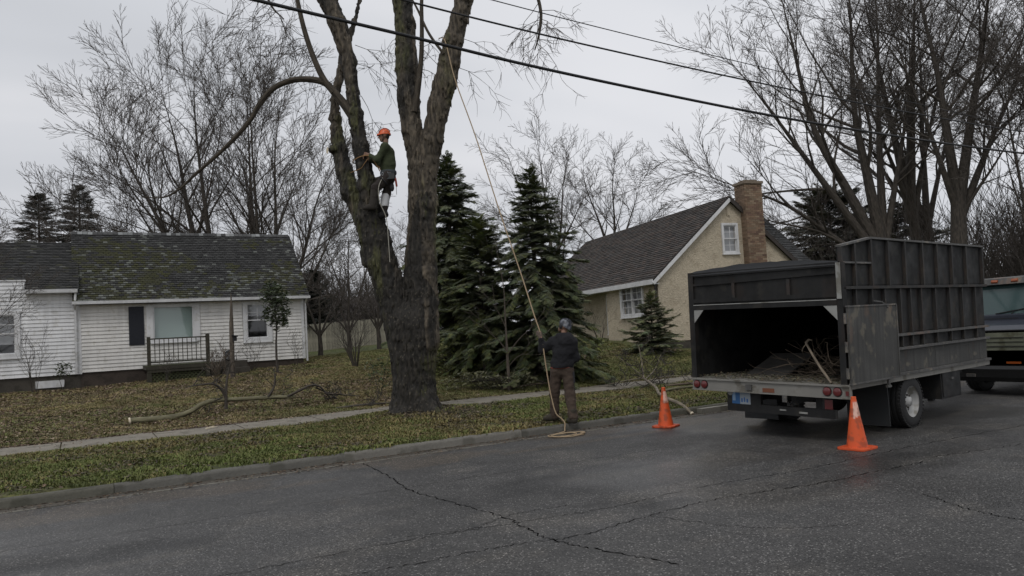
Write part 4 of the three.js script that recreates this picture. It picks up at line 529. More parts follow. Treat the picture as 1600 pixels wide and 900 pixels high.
bareTree('bare_tree', 'thin pale leafless tree half hidden behind the tallest conifer', [36, 1.3, -54], [[[0, 3, 0], [-2, 11, 0], 0.14], [[0, 3.5, 0], [1, 12, 1], 0.13], [[0, 3, 0], [3, 10, -1], 0.12], [[0, 3, 0], [-3.4, 8.6, 0], 0.11]], { seed: 16, trunk: [[0, -0.3, 0, 0.22], [0, 1.6, 0, 0.2], [0, 3.4, 0, 0.17]], kids: [0, 9, 4], min: 0.016, up: 0.08, angle: 0.75, spray: 1.2, tw: 1.0, fine: 0.4, twig: M.twigPale, group: 'leafless trees behind the stucco house' });
// the stand on the right, behind the truck
const RT = [
  [31.5, -21, 'leafless tree with spreading forked trunk directly above the truck box', [[[0, 3.2, 0], [-3.8, 16.5, 0], 0.30, [-0.9, 0, 0]], [[-0.1, 3, 0], [-6.6, 12.4, 1], 0.24, [-0.4, 0.8, 0]], [[0, 3.4, 0], [-1.0, 17.5, 1], 0.30, [-0.5, 0, 0]], [[0, 3, 0], [1.2, 17.5, -1], 0.25], [[-0.1, 2.6, 0], [-8.6, 7.8, 0], 0.16, [-0.2, 0.9, 0]], [[-0.1, 2.8, 0], [-6.4, 5.6, 0.6], 0.13, [0, 0.5, 0]], [[0, 3.2, 0], [2.6, 13.6, 0], 0.2]], [[0, -0.4, 0, 0.48], [0, 1.6, 0, 0.42], [0, 3.3, 0, 0.38]], 21],
  [35.2, -21.8, 'straight leafless trunk second from left in the stand beyond the truck', [[[0, 5, 0], [-1.6, 18, 0], 0.25], [[0, 6, 0], [0.8, 18.5, 1], 0.24], [[0, 5, 0], [2.6, 14.6, 0], 0.18], [[0, 5.5, 0], [-2.8, 13, 1], 0.16], [[0, 7, 0], [1.6, 16, -1.5], 0.16]], [[0, -0.4, 0, 0.30], [0.2, 2.6, 0, 0.27], [0, 6, 0, 0.22]], 22],
  [32.6, -18.3, 'tall leafless tree with leaning trunk above the parked cab', [[[0.2, 5, 0], [-0.6, 18, 0], 0.26], [[0.3, 5.5, 0], [2.6, 17.5, 1], 0.25], [[0.2, 4.5, 0], [4.4, 13.0, 0], 0.2], [[0.1, 5, 0], [-2.6, 13.4, 1], 0.16], [[0.2, 4.6, 0], [3.2, 9.2, 1], 0.10]], [[-0.3, -0.4, 0, 0.40], [0, 2.6, 0, 0.36], [0.25, 5.6, 0, 0.29]], 23],
  [42, -17.5, 'farther leafless tree at the right edge of the stand', [[[0, 5, 0], [-2, 17, 0], 0.22], [[0, 5, 0], [1, 18, 1], 0.22], [[0, 5, 0], [3.6, 14, 0], 0.18], [[0, 5, 0], [-3.6, 12, 1], 0.16]], [[0, -0.4, 0, 0.36], [0.2, 2.6, 0, 0.32], [0, 5.4, 0, 0.27]], 24],
  [33.5, -15.9, 'slim leafless tree at the far right edge of the picture', [[[0, 4, 0], [-0.8, 13, 0], 0.08], [[0, 4, 0], [1, 14, 1], 0.08], [[0, 3.6, 0], [2.4, 10, 0], 0.06], [[0, 3.4, 0], [-1.8, 9, 1], 0.06]], [[0, -0.4, 0, 0.11], [0.1, 2, 0, 0.1], [0, 4.4, 0, 0.085]], 25],
  [40, -24, 'leafless tree farthest back in the stand, crown above the dark pine', [[[0, 5, 0], [-2.6, 16, 0], 0.2], [[0, 5, 0], [0, 17, 1], 0.22], [[0, 5, 0], [3, 15, 0], 0.18], [[0, 5, 0], [-4.2, 11, 1], 0.15]], [[0, -0.4, 0, 0.36], [0.2, 2.6, 0, 0.32], [0, 5.4, 0, 0.26]], 26]];
for (const [x, z, label, stems, trunk, seed] of RT) bareTree('bare_tree', label, [x, 0.9, z], stems, { seed, trunk, kids: [0, 14, 6], min: 0.013, up: 0.10, angle: 0.72, spray: 1.3, tw: 0.8, fine: 0.75, group: 'leafless trees in the stand beyond the truck' });
bareTree('bare_tree', 'pale leafless tree cut off by the left picture edge', [-6.2, 1.5, -55], [[[0, 2, 0], [-1, 9.4, 0], 0.12], [[0, 2, 0], [1.6, 8.6, 1], 0.11], [[0, 2, 0], [2.6, 6.8, 0], 0.1]], { seed: 31, trunk: [[0, -0.4, 0, 0.2], [0, 1, 0, 0.18], [0, 2.3, 0, 0.15]], min: 0.014, kids: [0, 8, 4], spray: 1.0, tw: 1.0, fine: 0.5, twig: M.twigPale });
// orchard-like trees and thicket between the houses
for (const [x, z, h, seed, label] of [[9.6, -34.5, 4.4, 41, 'low crooked fruit tree beside the clapboard house corner'], [11.0, -34.6, 5.2, 42, 'small branching tree in front of the board fence'], [12.6, -35, 6.0, 43, 'slender leafless tree in front of the fence, left of the great trunk']]) bareTree('young_tree', label, [x, groundY(x, z), z], [[[0, 0.8, 0], [-1.1, h, 0], 0.07], [[0, 0.7, 0], [0.3, h * 1.1, 0.5], 0.07], [[0, 0.8, 0], [1.3, h * 0.9, -0.4], 0.065], [[0, 0.9, 0], [-1.6, h * 0.62, 0.6], 0.05], [[0, 0.9, 0], [1.8, h * 0.6, 0.3], 0.05]], { seed, trunk: [[0, -0.2, 0, 0.13], [0.03, 0.4, 0, 0.11], [0, 1.0, 0, 0.09]], kids: [0, 7, 4], min: 0.009, up: 0.12, angle: 0.8, spray: 0.7, tw: 0.9, fine: 0.5, group: 'small leafless trees by the fence' });
for (const [x, z, h, seed, label] of [[20, -62, 11, 51, 'distant leafless tree seen just left of the great trunk'], [15, -60, 12.5, 52, 'distant leafless tree over the neighbour roof'], [26, -58, 11, 53, 'distant leafless tree glimpsed through the fork of the great trunk'], [9, -58, 10, 54, 'distant leafless tree low behind the spreading tree']]) bareTree('bare_tree', label, [x, 1.4, z], [[[0, 2, 0], [-2.2, h * 0.9, 0], 0.15], [[0, 2.2, 0], [0, h, 1], 0.15], [[0, 2, 0], [2.4, h * 0.9, -1], 0.14], [[0, 2, 0], [-3.4, h * 0.62, 1], 0.11], [[0, 2, 0], [3.6, h * 0.6, 1], 0.11]], { seed, trunk: [[0, -0.4, 0, 0.26], [0, 1.2, 0, 0.22], [0, 2.4, 0, 0.2]], kids: [0, 9, 4], min: 0.018, up: 0.08, angle: 0.75, spray: 1.3, tw: 1.1, fine: 0.45, group: 'distant leafless trees between the houses' });

// ---------- shrubs of bare stems ----------
function bareShrub(name, label, x, z, h, n, spread, seed, o = {}) {
  const r = rng(seed), st = []; for (let k = 0; k < n; k++) { const a = r() * 6.28, d = spread * (0.4 + 0.6 * r()); st.push([[Math.cos(a) * 0.06, -0.03, Math.sin(a) * 0.06], [Math.cos(a) * d, h * (0.65 + 0.35 * r()), Math.sin(a) * d], o.r || 0.02]); }
  return bareTree(name, label, [x, groundY(x, z), z], st, { seed, kids: o.kids || [0, 5, 3], min: o.min || 0.004, up: 0.1, angle: 0.6, fine: 0, bark: o.bark, twig: o.twig, group: o.group });
}
bareShrub('bare_shrub', 'multi-stemmed leafless shrub on the back lawn before the fence', 8.35, -25.63, 2.1, 16, 0.9, 61, { r: 0.022 });
bareShrub('bare_shrub', 'leafless shrub against the white wing wall, by the basement vent', -1.25, -28.9, 2.3, 7, 0.5, 62, { r: 0.012, min: 0.0045 });
bareShrub('bare_shrub', 'leafless twiggy shrub under the double-hung window', 5.55, -28.9, 1.2, 7, 0.6, 63, { r: 0.009 });
bareShrub('bare_shrub', 'small leafless shrub at the right end of the clapboard wall', 7.2, -29.2, 1.3, 5, 0.3, 64, { r: 0.010 });
bareShrub('bare_shrub', 'leafless shrub behind the porch railing', 2.5, -27.9, 1.0, 6, 0.4, 65, { r: 0.008 });
bareShrub('bare_shrub', 'pale brushy shrub in front of the garden post', 3.75, -25.2, 1.35, 12, 0.55, 66, { r: 0.010, twig: M.twigPale, bark: M.barkWarm, min: 0.006 });
bareShrub('bare_shrub', 'leafless shrub beside the stucco house door', 17.6, -23.9, 1.6, 6, 0.6, 67, { r: 0.014 });
bareTree('bare_tree', 'young leafless tree cut off by the left edge, reaching over the wing roof', [-3.35, 0.6, -24.5], [[[0, 0.9, 0], [0.2, 4.4, 0], 0.04], [[0, 1.2, 0], [1.5, 3.6, 0.2], 0.035], [[0, 0.9, 0], [2.3, 3.2, -0.4], 0.035, [0.1, -0.1, 0]], [[0, 0.8, 0], [1.6, 4.5, 0.4], 0.035]], { seed: 71, trunk: [[0, -0.3, 0, 0.07], [0, 0.4, 0, 0.06], [0, 1.2, 0, 0.05]], kids: [0, 8, 4], min: 0.006, turn: 0, spray: 0.5, fine: 0.5 });
bareTree('young_tree', 'slender pale sapling in front of the conifers', [9.45, 0.27, -16.8], [[[0, 1.1, 0], [0.0, 4.6, 0], 0.028], [[0, 0.9, 0], [1.2, 2.2, 0.3], 0.018], [[0, 1.0, 0], [-0.9, 2.1, 0.3], 0.016], [[0, 0.6, 0], [1.0, 1.4, 0.4], 0.013], [[0, 1.6, 0], [-0.6, 2.9, 0.2], 0.013]], { seed: 72, trunk: [[0, -0.15, 0, 0.045], [0, 0.5, 0, 0.04], [0, 1.2, 0, 0.032]], kids: [0, 4, 2], fine: 0, min: 0.005, bark: M.bark, twig: M.twigPale });

// ---------- conifers ----------
function frondGeo(seed, droop) {
  const r = rng(seed), P = [], I = [], strip = (a, b, w, n) => { const d = V(0, 0, 0).subVectors(b, a), s = V(0, 0, 0).crossVectors(d, n).normalize().multiplyScalar(w), k = P.length / 3, m = a.clone().lerp(b, 0.55).addScaledVector(n, 0.01); for (const q of [a.clone().addScaledVector(s, 0.5), a.clone().addScaledVector(s, -0.5), m.clone().add(s), m.clone().sub(s), b]) P.push(q.x, q.y, q.z); I.push(k, k + 2, k + 1, k + 1, k + 2, k + 3, k + 2, k + 4, k + 3); };
  const ax = t => V(t, -droop * t * t, 0), N = V(0, 1, 0); strip(ax(0), ax(0.5), 0.02, N); strip(ax(0.5), ax(1), 0.03, N);
  for (let k = 0; k < 11; k++) for (const e of [1, -1]) { const t = 0.08 + 0.86 * (k + 0.5 * r()) / 11, L = (0.42 * (1 - t) + 0.10) * (0.75 + 0.5 * r()), a = ax(t), b = a.clone().add(V(L * 0.75, -droop * L - 0.10 * L + (r() - 0.6) * 0.06, e * L * 0.85)); strip(a, b, 0.028, V((r() - 0.5) * 0.6, 1, (r() - 0.5) * 0.6).normalize()); if (L > 0.2) { const m = a.clone().lerp(b, 0.5); strip(m, m.clone().add(V(L * 0.42, -0.03, e * L * 0.12)), 0.024, N); } }
  const g = new THREE.BufferGeometry(); g.setAttribute('position', new THREE.Float32BufferAttribute(P, 3)); g.setIndex(I); g.computeVertexNormals(); return g;
}
const FR = [frondGeo(1, 0.28), frondGeo(2, 0.16)];
M.needle = new THREE.MeshPhysicalMaterial({ color: 0xffffff, roughness: 0.9, transmission: 0.3, thickness: 0, side: THREE.DoubleSide });
function conifer(name, label, pos, h, R, o = {}) {
  const T = thing(name, label, 'tree', pos, 0, o.group), r = rng(o.seed), tb = new Tubes(), h0 = o.h0 ?? h * 0.06, items = [[], []], c0 = o.c || [0.024, 0.042, 0.018], size = o.size || 0.5, dens = o.dens || 1;
  const lean = [(r() - 0.5) * 0.2, (r() - 0.5) * 0.2], ax = y => V(lean[0] * y / h, y, lean[1] * y / h);
  tb.tube([0, 0.12, 0.3, 0.55, 0.8, 1].map(t => t === 0 ? ax(-0.15) : ax(t * h)), [0.032, 0.027, 0.022, 0.015, 0.008, 0.003].map(v => v * h * (o.thick || 0.7)), 7);
  const q = new THREE.Quaternion(), qx = new THREE.Quaternion(), m3 = new THREE.Matrix4(), nb = Math.round(h * (o.nb || 30));
  const put = (p, dir, s, roll) => { const X = dir.clone().normalize(), Z = V(0, 0, 0).crossVectors(X, V(0, 1, 0)).normalize(), Y = V(0, 0, 0).crossVectors(Z, X); m3.makeBasis(X, Y, Z); q.setFromRotationMatrix(m3); qx.setFromAxisAngle(V(1, 0, 0), roll); q.multiply(qx); const k = 0.55 + 0.9 * r(), w = r(); items[r() < 0.6 ? 0 : 1].push({ m: new THREE.Matrix4().compose(p, q, V(s, s, s)), c: [c0[0] * k * (0.8 + 0.9 * w), c0[1] * k * (0.85 + 0.35 * w), c0[2] * k] }); };
  for (let i = 0; i < nb; i++) {
    const t = Math.pow((i + r()) / nb, 1.05), y = h0 + (h - h0) * t * 0.985, az = i * 2.39996 + r() * 0.7, prof = (o.prof || (u => Math.pow(1 - u, 0.75)))(t), L = Math.max(0.14, R * prof * (0.5 + 0.62 * Math.sqrt(r())) * (0.8 + 0.4 * vn(az * 0.8 + 9, y * 1.1, o.seed)));
    const el = mixn(o.e0 ?? -0.15, 0.75, Math.pow(t, 2)) + (r() - 0.5) * (o.jit ?? 0.7), d = V(Math.cos(az) * Math.cos(el), Math.sin(el), Math.sin(az) * Math.cos(el)), o0 = ax(y), at = s => o0.clone().addScaledVector(d, s * L).add(V(0, -(o.sag ?? 0.16) * L * s * s, 0));
    const rr = 0.006 + 0.011 * L; tb.tube([at(0), at(0.35), at(0.7), at(1)], [rr, rr * 0.8, rr * 0.5, 0.003], 3);
    const n = Math.max(2, Math.round(L / (size * 0.30) * dens));
    for (let k = 0; k < n; k++) { const s = 0.14 + 0.86 * (k + 0.6 * r()) / n, p = at(s), tan = at(Math.min(1, s + 0.05)).sub(at(s - 0.05)).normalize(), side = V(-d.z, 0, d.x).normalize(), fs = size * (0.6 + 0.55 * r()) * (1 - 0.28 * s) * Math.min(1, 0.5 + L);
      for (const e of [1, -1]) put(p, tan.clone().addScaledVector(side, e * (0.6 + 0.6 * r())).add(V(0, (r() - 0.6) * 0.35, 0)), fs, (r() - 0.5) * 0.9); if (r() < 0.5) put(p, tan.clone().add(V(0, (r() - 0.4) * 0.6, 0)), fs, (r() - 0.5) * 1.2); }
    put(at(0.93), d.clone().add(V(0, -0.12, 0)), size * 0.75, (r() - 0.5) * 0.5);
  }
  for (let k = 0; k < 4; k++) put(ax(h * 0.97), V(Math.cos(k * 1.6) * 0.3, 1, Math.sin(k * 1.6) * 0.3), size * 0.55, r() * 3);
  raw('trunk', tb.build(), M.barkDark, T); items.forEach((it, k) => { const im = instanced('foliage', FR[k], M.needle, it, T); im.userData.kind = 'stuff'; }); return T;
}
const hem = { size: 0.32, group: 'evergreens beside the stucco house', c: [0.062, 0.094, 0.024], nb: 44, jit: 1.0, dens: 1.15 };
conifer('hemlock_tree', 'tall dark conifer just right of the great forked trunk', [10.67, 0.70, -22.3], 7.0, 2.6, { ...hem, seed: 1, h0: 1.5, sag: 0.26, e0: -0.1, prof: u => Math.pow(1 - u, 0.75) });
conifer('hemlock_tree', 'tallest full conifer, straight behind the hauling line', [11.15, 0.32, -18.0], 6.05, 2.25, { ...hem, seed: 2, h0: 0.35, sag: 0.24, prof: u => Math.pow(1 - u, 0.72) });
conifer('hemlock_tree', 'broad lower conifer filling the gap between the two tall ones', [10.25, 0.45, -19.5], 4.7, 1.9, { ...hem, seed: 3, h0: 0.8, c: [0.068, 0.102, 0.024], prof: u => Math.pow(1 - u, 0.6) });
conifer('hemlock_tree', 'short conifer behind the ground worker with drooping right side', [11.9, 0.4, -18.2], 3.7, 1.3, { ...hem, seed: 4, h0: 0.25, prof: u => Math.pow(1 - u, 0.55) });
conifer('spruce_tree', 'small young spruce in front of the stucco corner', [17.5, 0.70, -20.7], 2.1, 1.35, { seed: 5, h0: 0.15, size: 0.27, c: [0.10, 0.14, 0.05], nb: 62, jit: 0.8, sag: 0.1, e0: 0.12, prof: u => Math.pow(1 - u, 0.85) });
conifer('spruce_tree', 'left one of two distant spruces beyond the wing roof', [-2.5, 1.4, -70], 13.4, 3.4, { seed: 6, size: 1.0, c: [0.036, 0.048, 0.034], nb: 11, jit: 0.5, dens: 0.8, h0: 4, group: 'distant spruces beyond the wing roof', sag: 0.1 });
conifer('spruce_tree', 'right one of two distant spruces beyond the wing roof', [0.4, 1.4, -68.5], 13.9, 3.2, { seed: 7, size: 1.0, c: [0.036, 0.048, 0.034], nb: 11, jit: 0.5, dens: 0.8, h0: 4, group: 'distant spruces beyond the wing roof', sag: 0.1 });
conifer('pine_tree', 'big dark pine behind the chimney and the truck', [39.0, 1.2, -29.2], 7.6, 4.2, { seed: 8, size: 0.9, c: [0.045, 0.054, 0.026], nb: 20, h0: 1.5, prof: u => Math.pow(1 - u, 0.45), sag: 0.05 });
conifer('pine_tree', 'dark pine behind the stand above the truck box', [46, 1.2, -29], 6.8, 4.0, { seed: 18, size: 0.9, c: [0.042, 0.050, 0.026], nb: 18, h0: 1, prof: u => Math.pow(1 - u, 0.4), sag: 0.05 });
conifer('cedar_tree', 'dark dense evergreen rising just behind the board fence', [11.6, 1.2, -42.6], 4.4, 2.0, { seed: 9, size: 0.6, c: [0.018, 0.030, 0.015], nb: 20, h0: 0.1, prof: u => Math.pow(1 - u, 0.4), sag: 0.0, e0: 0.5 });

// ---------- leafy plants ----------
const leafG = (() => { const g = new THREE.BufferGeometry(); g.setAttribute('position', new THREE.Float32BufferAttribute([0, 0, 0, 0.35, 0.06, 0.2, 0.35, 0.06, -0.2, 0.7, 0.05, 0.16, 0.7, 0.05, -0.16, 1, -0.08, 0, 0.4, -0.02, 0], 3)); g.setIndex([0, 1, 6, 0, 6, 2, 1, 3, 6, 6, 4, 2, 3, 5, 6, 5, 4, 6]); g.computeVertexNormals(); return g; })();
function leafy(name, label, pos, stems, leaves, o = {}) {                       // stems: [[points], radius]; leaves on blobs [x, y, z, rx, ry, rz, n]
  const T = thing(name, label, o.cat || 'shrub', pos, VIEW, o.group), r = rng(o.seed), tb = new Tubes(), it = []; for (const [p, rad] of stems) { const c = curve(p, p.length * 3); tb.tube(c, taper([rad, rad * 0.4], c.length), 6); }
  for (const [x, y, z, rx, ry, rz, n] of leaves) for (let k = 0; k < n; k++) { let a, b, c; do { a = r() * 2 - 1; b = r() * 2 - 1; c = r() * 2 - 1; } while (a * a + b * b + c * c > 1 || (vn(a * 2.2 + x * 9, b * 2.2 + 7, c * 2.2 + o.seed) < 0.40)); const p = V(x + a * rx, y + b * ry, z + c * rz); const v = 0.6 + 0.8 * r(); it.push({ p: [p.x, p.y, p.z], ry: r() * 6.28, rx: (r() - 0.5) * 1.6, rz: (r() - 0.4) * 1.4, s: (o.size || 0.08) * (0.6 + 0.7 * r()), c: mul(lerp3(o.c || [0.03, 0.055, 0.018], o.c2 || [0.06, 0.085, 0.02], r()), v) }); if (k % 6 === 0) { const q = stems[Math.floor(r() * stems.length)][0], e = q[q.length - 1]; tb.tube([V(e[0], Math.min(e[1], p.y - 0.02), e[2]), V((e[0] + p.x) / 2, (Math.min(e[1], p.y) + p.y) / 2 + 0.02, (e[2] + p.z) / 2), p], [0.005, 0.004, 0.002], 3); } }
  raw('stems', tb.build(), o.bark || M.barkDark, T); const im = instanced('foliage', leafG, M.needle, it, T); im.userData.kind = 'stuff'; return T;
}
leafy('evergreen_sapling', 'thin-stemmed broadleaf evergreen before the double-hung window', [5.94, 0.78, -26.75], [[[[0, -0.1, 0], [-0.02, 0.9, 0], [0.02, 1.6, 0], [0, 2.3, 0]], 0.045]], [[0, 2.35, 0, 0.54, 0.74, 0.5, 900], [0.1, 1.75, 0, 0.34, 0.3, 0.3, 90], [-0.08, 2.9, 0, 0.3, 0.3, 0.28, 130]], { seed: 3, size: 0.145, cat: 'tree', c: [0.034, 0.054, 0.02], c2: [0.06, 0.08, 0.03] });
leafy('small_shrub', 'little green shrub at the corner of the white wing', [-0.45, 0.72, -29.3], [[[[0, -0.1, 0], [0.05, 0.3, 0], [0, 0.5, 0]], 0.015], [[[0, -0.1, 0], [-0.15, 0.4, 0]], 0.012]], [[0, 0.62, 0, 0.28, 0.32, 0.25, 130]], { seed: 4, size: 0.11, c: [0.04, 0.06, 0.02], c2: [0.08, 0.1, 0.035] });
leafy('laurel_shrub', 'yellow-green leafy bush right of the great trunk', [9.6, 0.56, -20.5], [[[[0, -0.1, 0], [-0.2, 0.5, 0]], 0.02], [[[0.1, -0.1, 0], [0.3, 0.5, 0.1]], 0.02]], [[-0.3, 0.6, 0, 0.7, 0.6, 0.5, 420], [0.4, 0.45, 0.1, 0.6, 0.45, 0.5, 260]], { seed: 5, size: 0.11, c: [0.09, 0.12, 0.02], c2: [0.20, 0.22, 0.05] });
leafy('laurel_shrub', 'small yellow-green bush below the stucco house door', [14.9, 0.62, -20.6], [[[[0, -0.1, 0], [0, 0.4, 0]], 0.02]], [[0, 0.4, 0, 0.6, 0.45, 0.5, 300]], { seed: 6, size: 0.11, c: [0.09, 0.12, 0.02], c2: [0.20, 0.22, 0.05] });
leafy('rhododendron', 'low sprawling shrub with curled leaves beside the sidewalk', [9.2, 0.24, -17.3], [[[[0, -0.05, 0], [-0.5, 0.3, 0.1]], 0.018], [[[0, -0.05, 0], [0.6, 0.3, 0]], 0.018], [[[0, -0.05, 0], [0.1, 0.35, 0.2]], 0.016]], [[-0.5, 0.30, 0, 0.75, 0.28, 0.5, 330], [0.5, 0.25, 0.1, 0.8, 0.24, 0.5, 300]], { seed: 7, size: 0.12, c: [0.09, 0.095, 0.035], c2: [0.22, 0.21, 0.11] });
leafy('small_shrub', 'wispy green shoot left of the great trunk base', [6.55, 0.32, -18.3], [[[[0, -0.05, 0], [-0.1, 0.5, 0], [-0.2, 0.9, 0]], 0.01], [[[0, -0.05, 0], [0.15, 0.6, 0], [0.3, 1.1, 0]], 0.01], [[[0, -0.05, 0], [0, 0.6, 0.1]], 0.008]], [[-0.1, 0.7, 0, 0.26, 0.38, 0.2, 70], [0.15, 0.4, 0, 0.2, 0.3, 0.2, 30]], { seed: 8, size: 0.10, c: [0.04, 0.065, 0.02], c2: [0.07, 0.10, 0.03] });
{ // dead ivy tangle beyond the stand: one far mass of brush
  const r = rng(99), tb = new Tubes(), brush = (x, z, h) => { for (let k = 0; k < 9; k++) { const p = [V(x + (r() - 0.5) * 1.4, 0.8, z + (r() - 0.5) * 1.4)]; let d = V((r() - 0.5) * 0.9, 1, (r() - 0.5) * 0.9).normalize(); for (let j = 0; j < 4; j++) { d.add(V((r() - 0.5) * 0.5, 0.05, (r() - 0.5) * 0.5)).normalize(); p.push(p[j].clone().addScaledVector(d, h * 0.25 * (0.7 + 0.5 * r()))); } tb.tube(p, [0.025, 0.02, 0.017, 0.013, 0.01], 3); for (let j = 1; j < 5; j++) for (let m = 0; m < 3; m++) { const e = d.clone().add(V((r() - 0.5) * 1.8, (r() - 0.3) * 0.9, (r() - 0.5) * 1.8)).normalize(); tb.tube([p[j], p[j].clone().addScaledVector(e, h * 0.12), p[j].clone().addScaledVector(e, h * 0.24).add(V(0, h * 0.03, 0))], [0.013, 0.011, 0.008], 3); } } };
  for (let k = 0; k < 260; k++) brush(34 + r() * 40, -34 + r() * 26, 3 + r() * 4.5); for (let k = 0; k < 150; k++) brush(-14 + r() * 50, -62 - r() * 12, 3.5 + r() * 3); for (let k = 0; k < 50; k++) brush(10 + r() * 9, -44 - r() * 6, 2 + r() * 2.4);
  tag(raw('thicket', tb.build(), M.twig), 'leafless thicket massed behind houses and trucks', 'thicket', null, 'stuff');
}

// ---------- chip box on wheels ----------
M.blackSteel = mat({ color: [0.050, 0.050, 0.049], map: grimeTex, roughness: 1, roughnessMap: grimeRough, metalness: 0.15 });
M.panelSteel = mat({ color: [0.056, 0.057, 0.057], map: grimeTex, roughness: 1, roughnessMap: grimeRough, metalness: 0.2 });
M.ribSteel = mat({ color: [0.10, 0.095, 0.09], map: grimeTex, roughness: 0.7 });
M.railSteel = mat({ color: [0.40, 0.39, 0.37], map: grimeTex, roughness: 0.6 });
M.doorSteel = mat({ color: [0.28, 0.275, 0.255], map: grimeTex, roughness: 0.7, bumpMap: fineBump, bumpScale: 0.002 });
M.paleSteel = mat({ color: [0.36, 0.36, 0.34], map: dustTex, roughness: 0.7 });
M.sill = mat({ color: [0.27, 0.26, 0.235], map: dustTex, roughness: 0.7 });
M.rubber = mat({ color: [0.014, 0.014, 0.014], roughness: 0.75, bumpMap: fineBump, bumpScale: 0.002 });
M.flap = mat({ color: [0.016, 0.018, 0.019], roughness: 0.55 });
M.rimPaint = mat({ color: [0.42, 0.42, 0.41], map: dustTex, roughness: 0.5 });
M.redLens = new THREE.MeshPhysicalMaterial({ color: new THREE.Color().setRGB(0.11, 0.008, 0.008), roughness: 0.4, clearcoat: 0.6 });
M.amber = new THREE.MeshPhysicalMaterial({ color: new THREE.Color().setRGB(0.30, 0.065, 0.01), roughness: 0.4, clearcoat: 0.5 });
function lathe(pts, n, axis) { const g = new THREE.LatheGeometry(pts.map(p => new THREE.Vector2(...p)), n); if (axis === 'z') g.rotateX(Math.PI / 2); if (axis === 'x') g.rotateZ(-Math.PI / 2); return g; }
function wheelParts(parent, x, y, z, R, w, face, n = 'wheel') { // axle along z, face = +1 looks to +z
  const t = lathe([[R * 0.60, -w / 2], [R * 0.82, -w / 2 - 0.008], [R * 0.95, -w / 2 + 0.012], [R * 0.99, -w * 0.36], [R, -w * 0.3], [R, -w * 0.17], [R - 0.012, -w * 0.165], [R - 0.012, -w * 0.13], [R, -w * 0.125], [R, w * 0.125], [R - 0.012, w * 0.13], [R - 0.012, w * 0.165], [R, w * 0.17], [R, w * 0.3], [R * 0.99, w * 0.36], [R * 0.95, w / 2 - 0.012], [R * 0.82, w / 2 + 0.008], [R * 0.60, w / 2]], 48, 'z');
  const lugs = []; for (let k = 0; k < 44; k++) for (const s of [-1, 1]) { const g = new THREE.BoxGeometry(0.026, 0.02, w * 0.14); g.translate(0, R * 0.985, s * w * 0.42); g.rotateZ(k / 44 * 6.2832 + s * 0.03); lugs.push(g); }
  const m = mesh(n, [t, ...lugs], M.rubber, parent, [x, y, z]); const f = face * w / 2, d = -face;
  const rim = mesh('rim', [lathe([[R * 0.60, f - 0.012 * face], [R * 0.625, f], [R * 0.60, f + d * 0.02], [R * 0.56, f + d * 0.05], [R * 0.54, f + d * 0.10], [R * 0.40, f + d * 0.115], [R * 0.30, f + d * 0.085], [R * 0.18, f + d * 0.08], [R * 0.17, f + d * 0.03], [0.001, f + d * 0.02]], 40, 'z')], M.rimPaint, m); rim.material.side = THREE.DoubleSide;
  for (let k = 0; k < 8; k++) { const a = k / 8 * 6.283; const g = new THREE.CylinderGeometry(0.013, 0.013, 0.03, 6); g.rotateX(Math.PI / 2); g.translate(Math.cos(a) * R * 0.24, Math.sin(a) * R * 0.24, f + d * 0.075); mesh('lug_nut', g, M.brownMetal, m); }
  for (let k = 0; k < 5; k++) { const a = k / 5 * 6.283 + 0.3; const g = new THREE.CircleGeometry(R * 0.065, 12); if (face < 0) g.rotateY(Math.PI); g.translate(Math.cos(a) * R * 0.42, Math.sin(a) * R * 0.42, f + d * 0.110); mesh('hand_hole', g, M.dark, m); }
  return m;
}
const TRK = { p: [8.84, 0, -6.575], a: 0.152 };
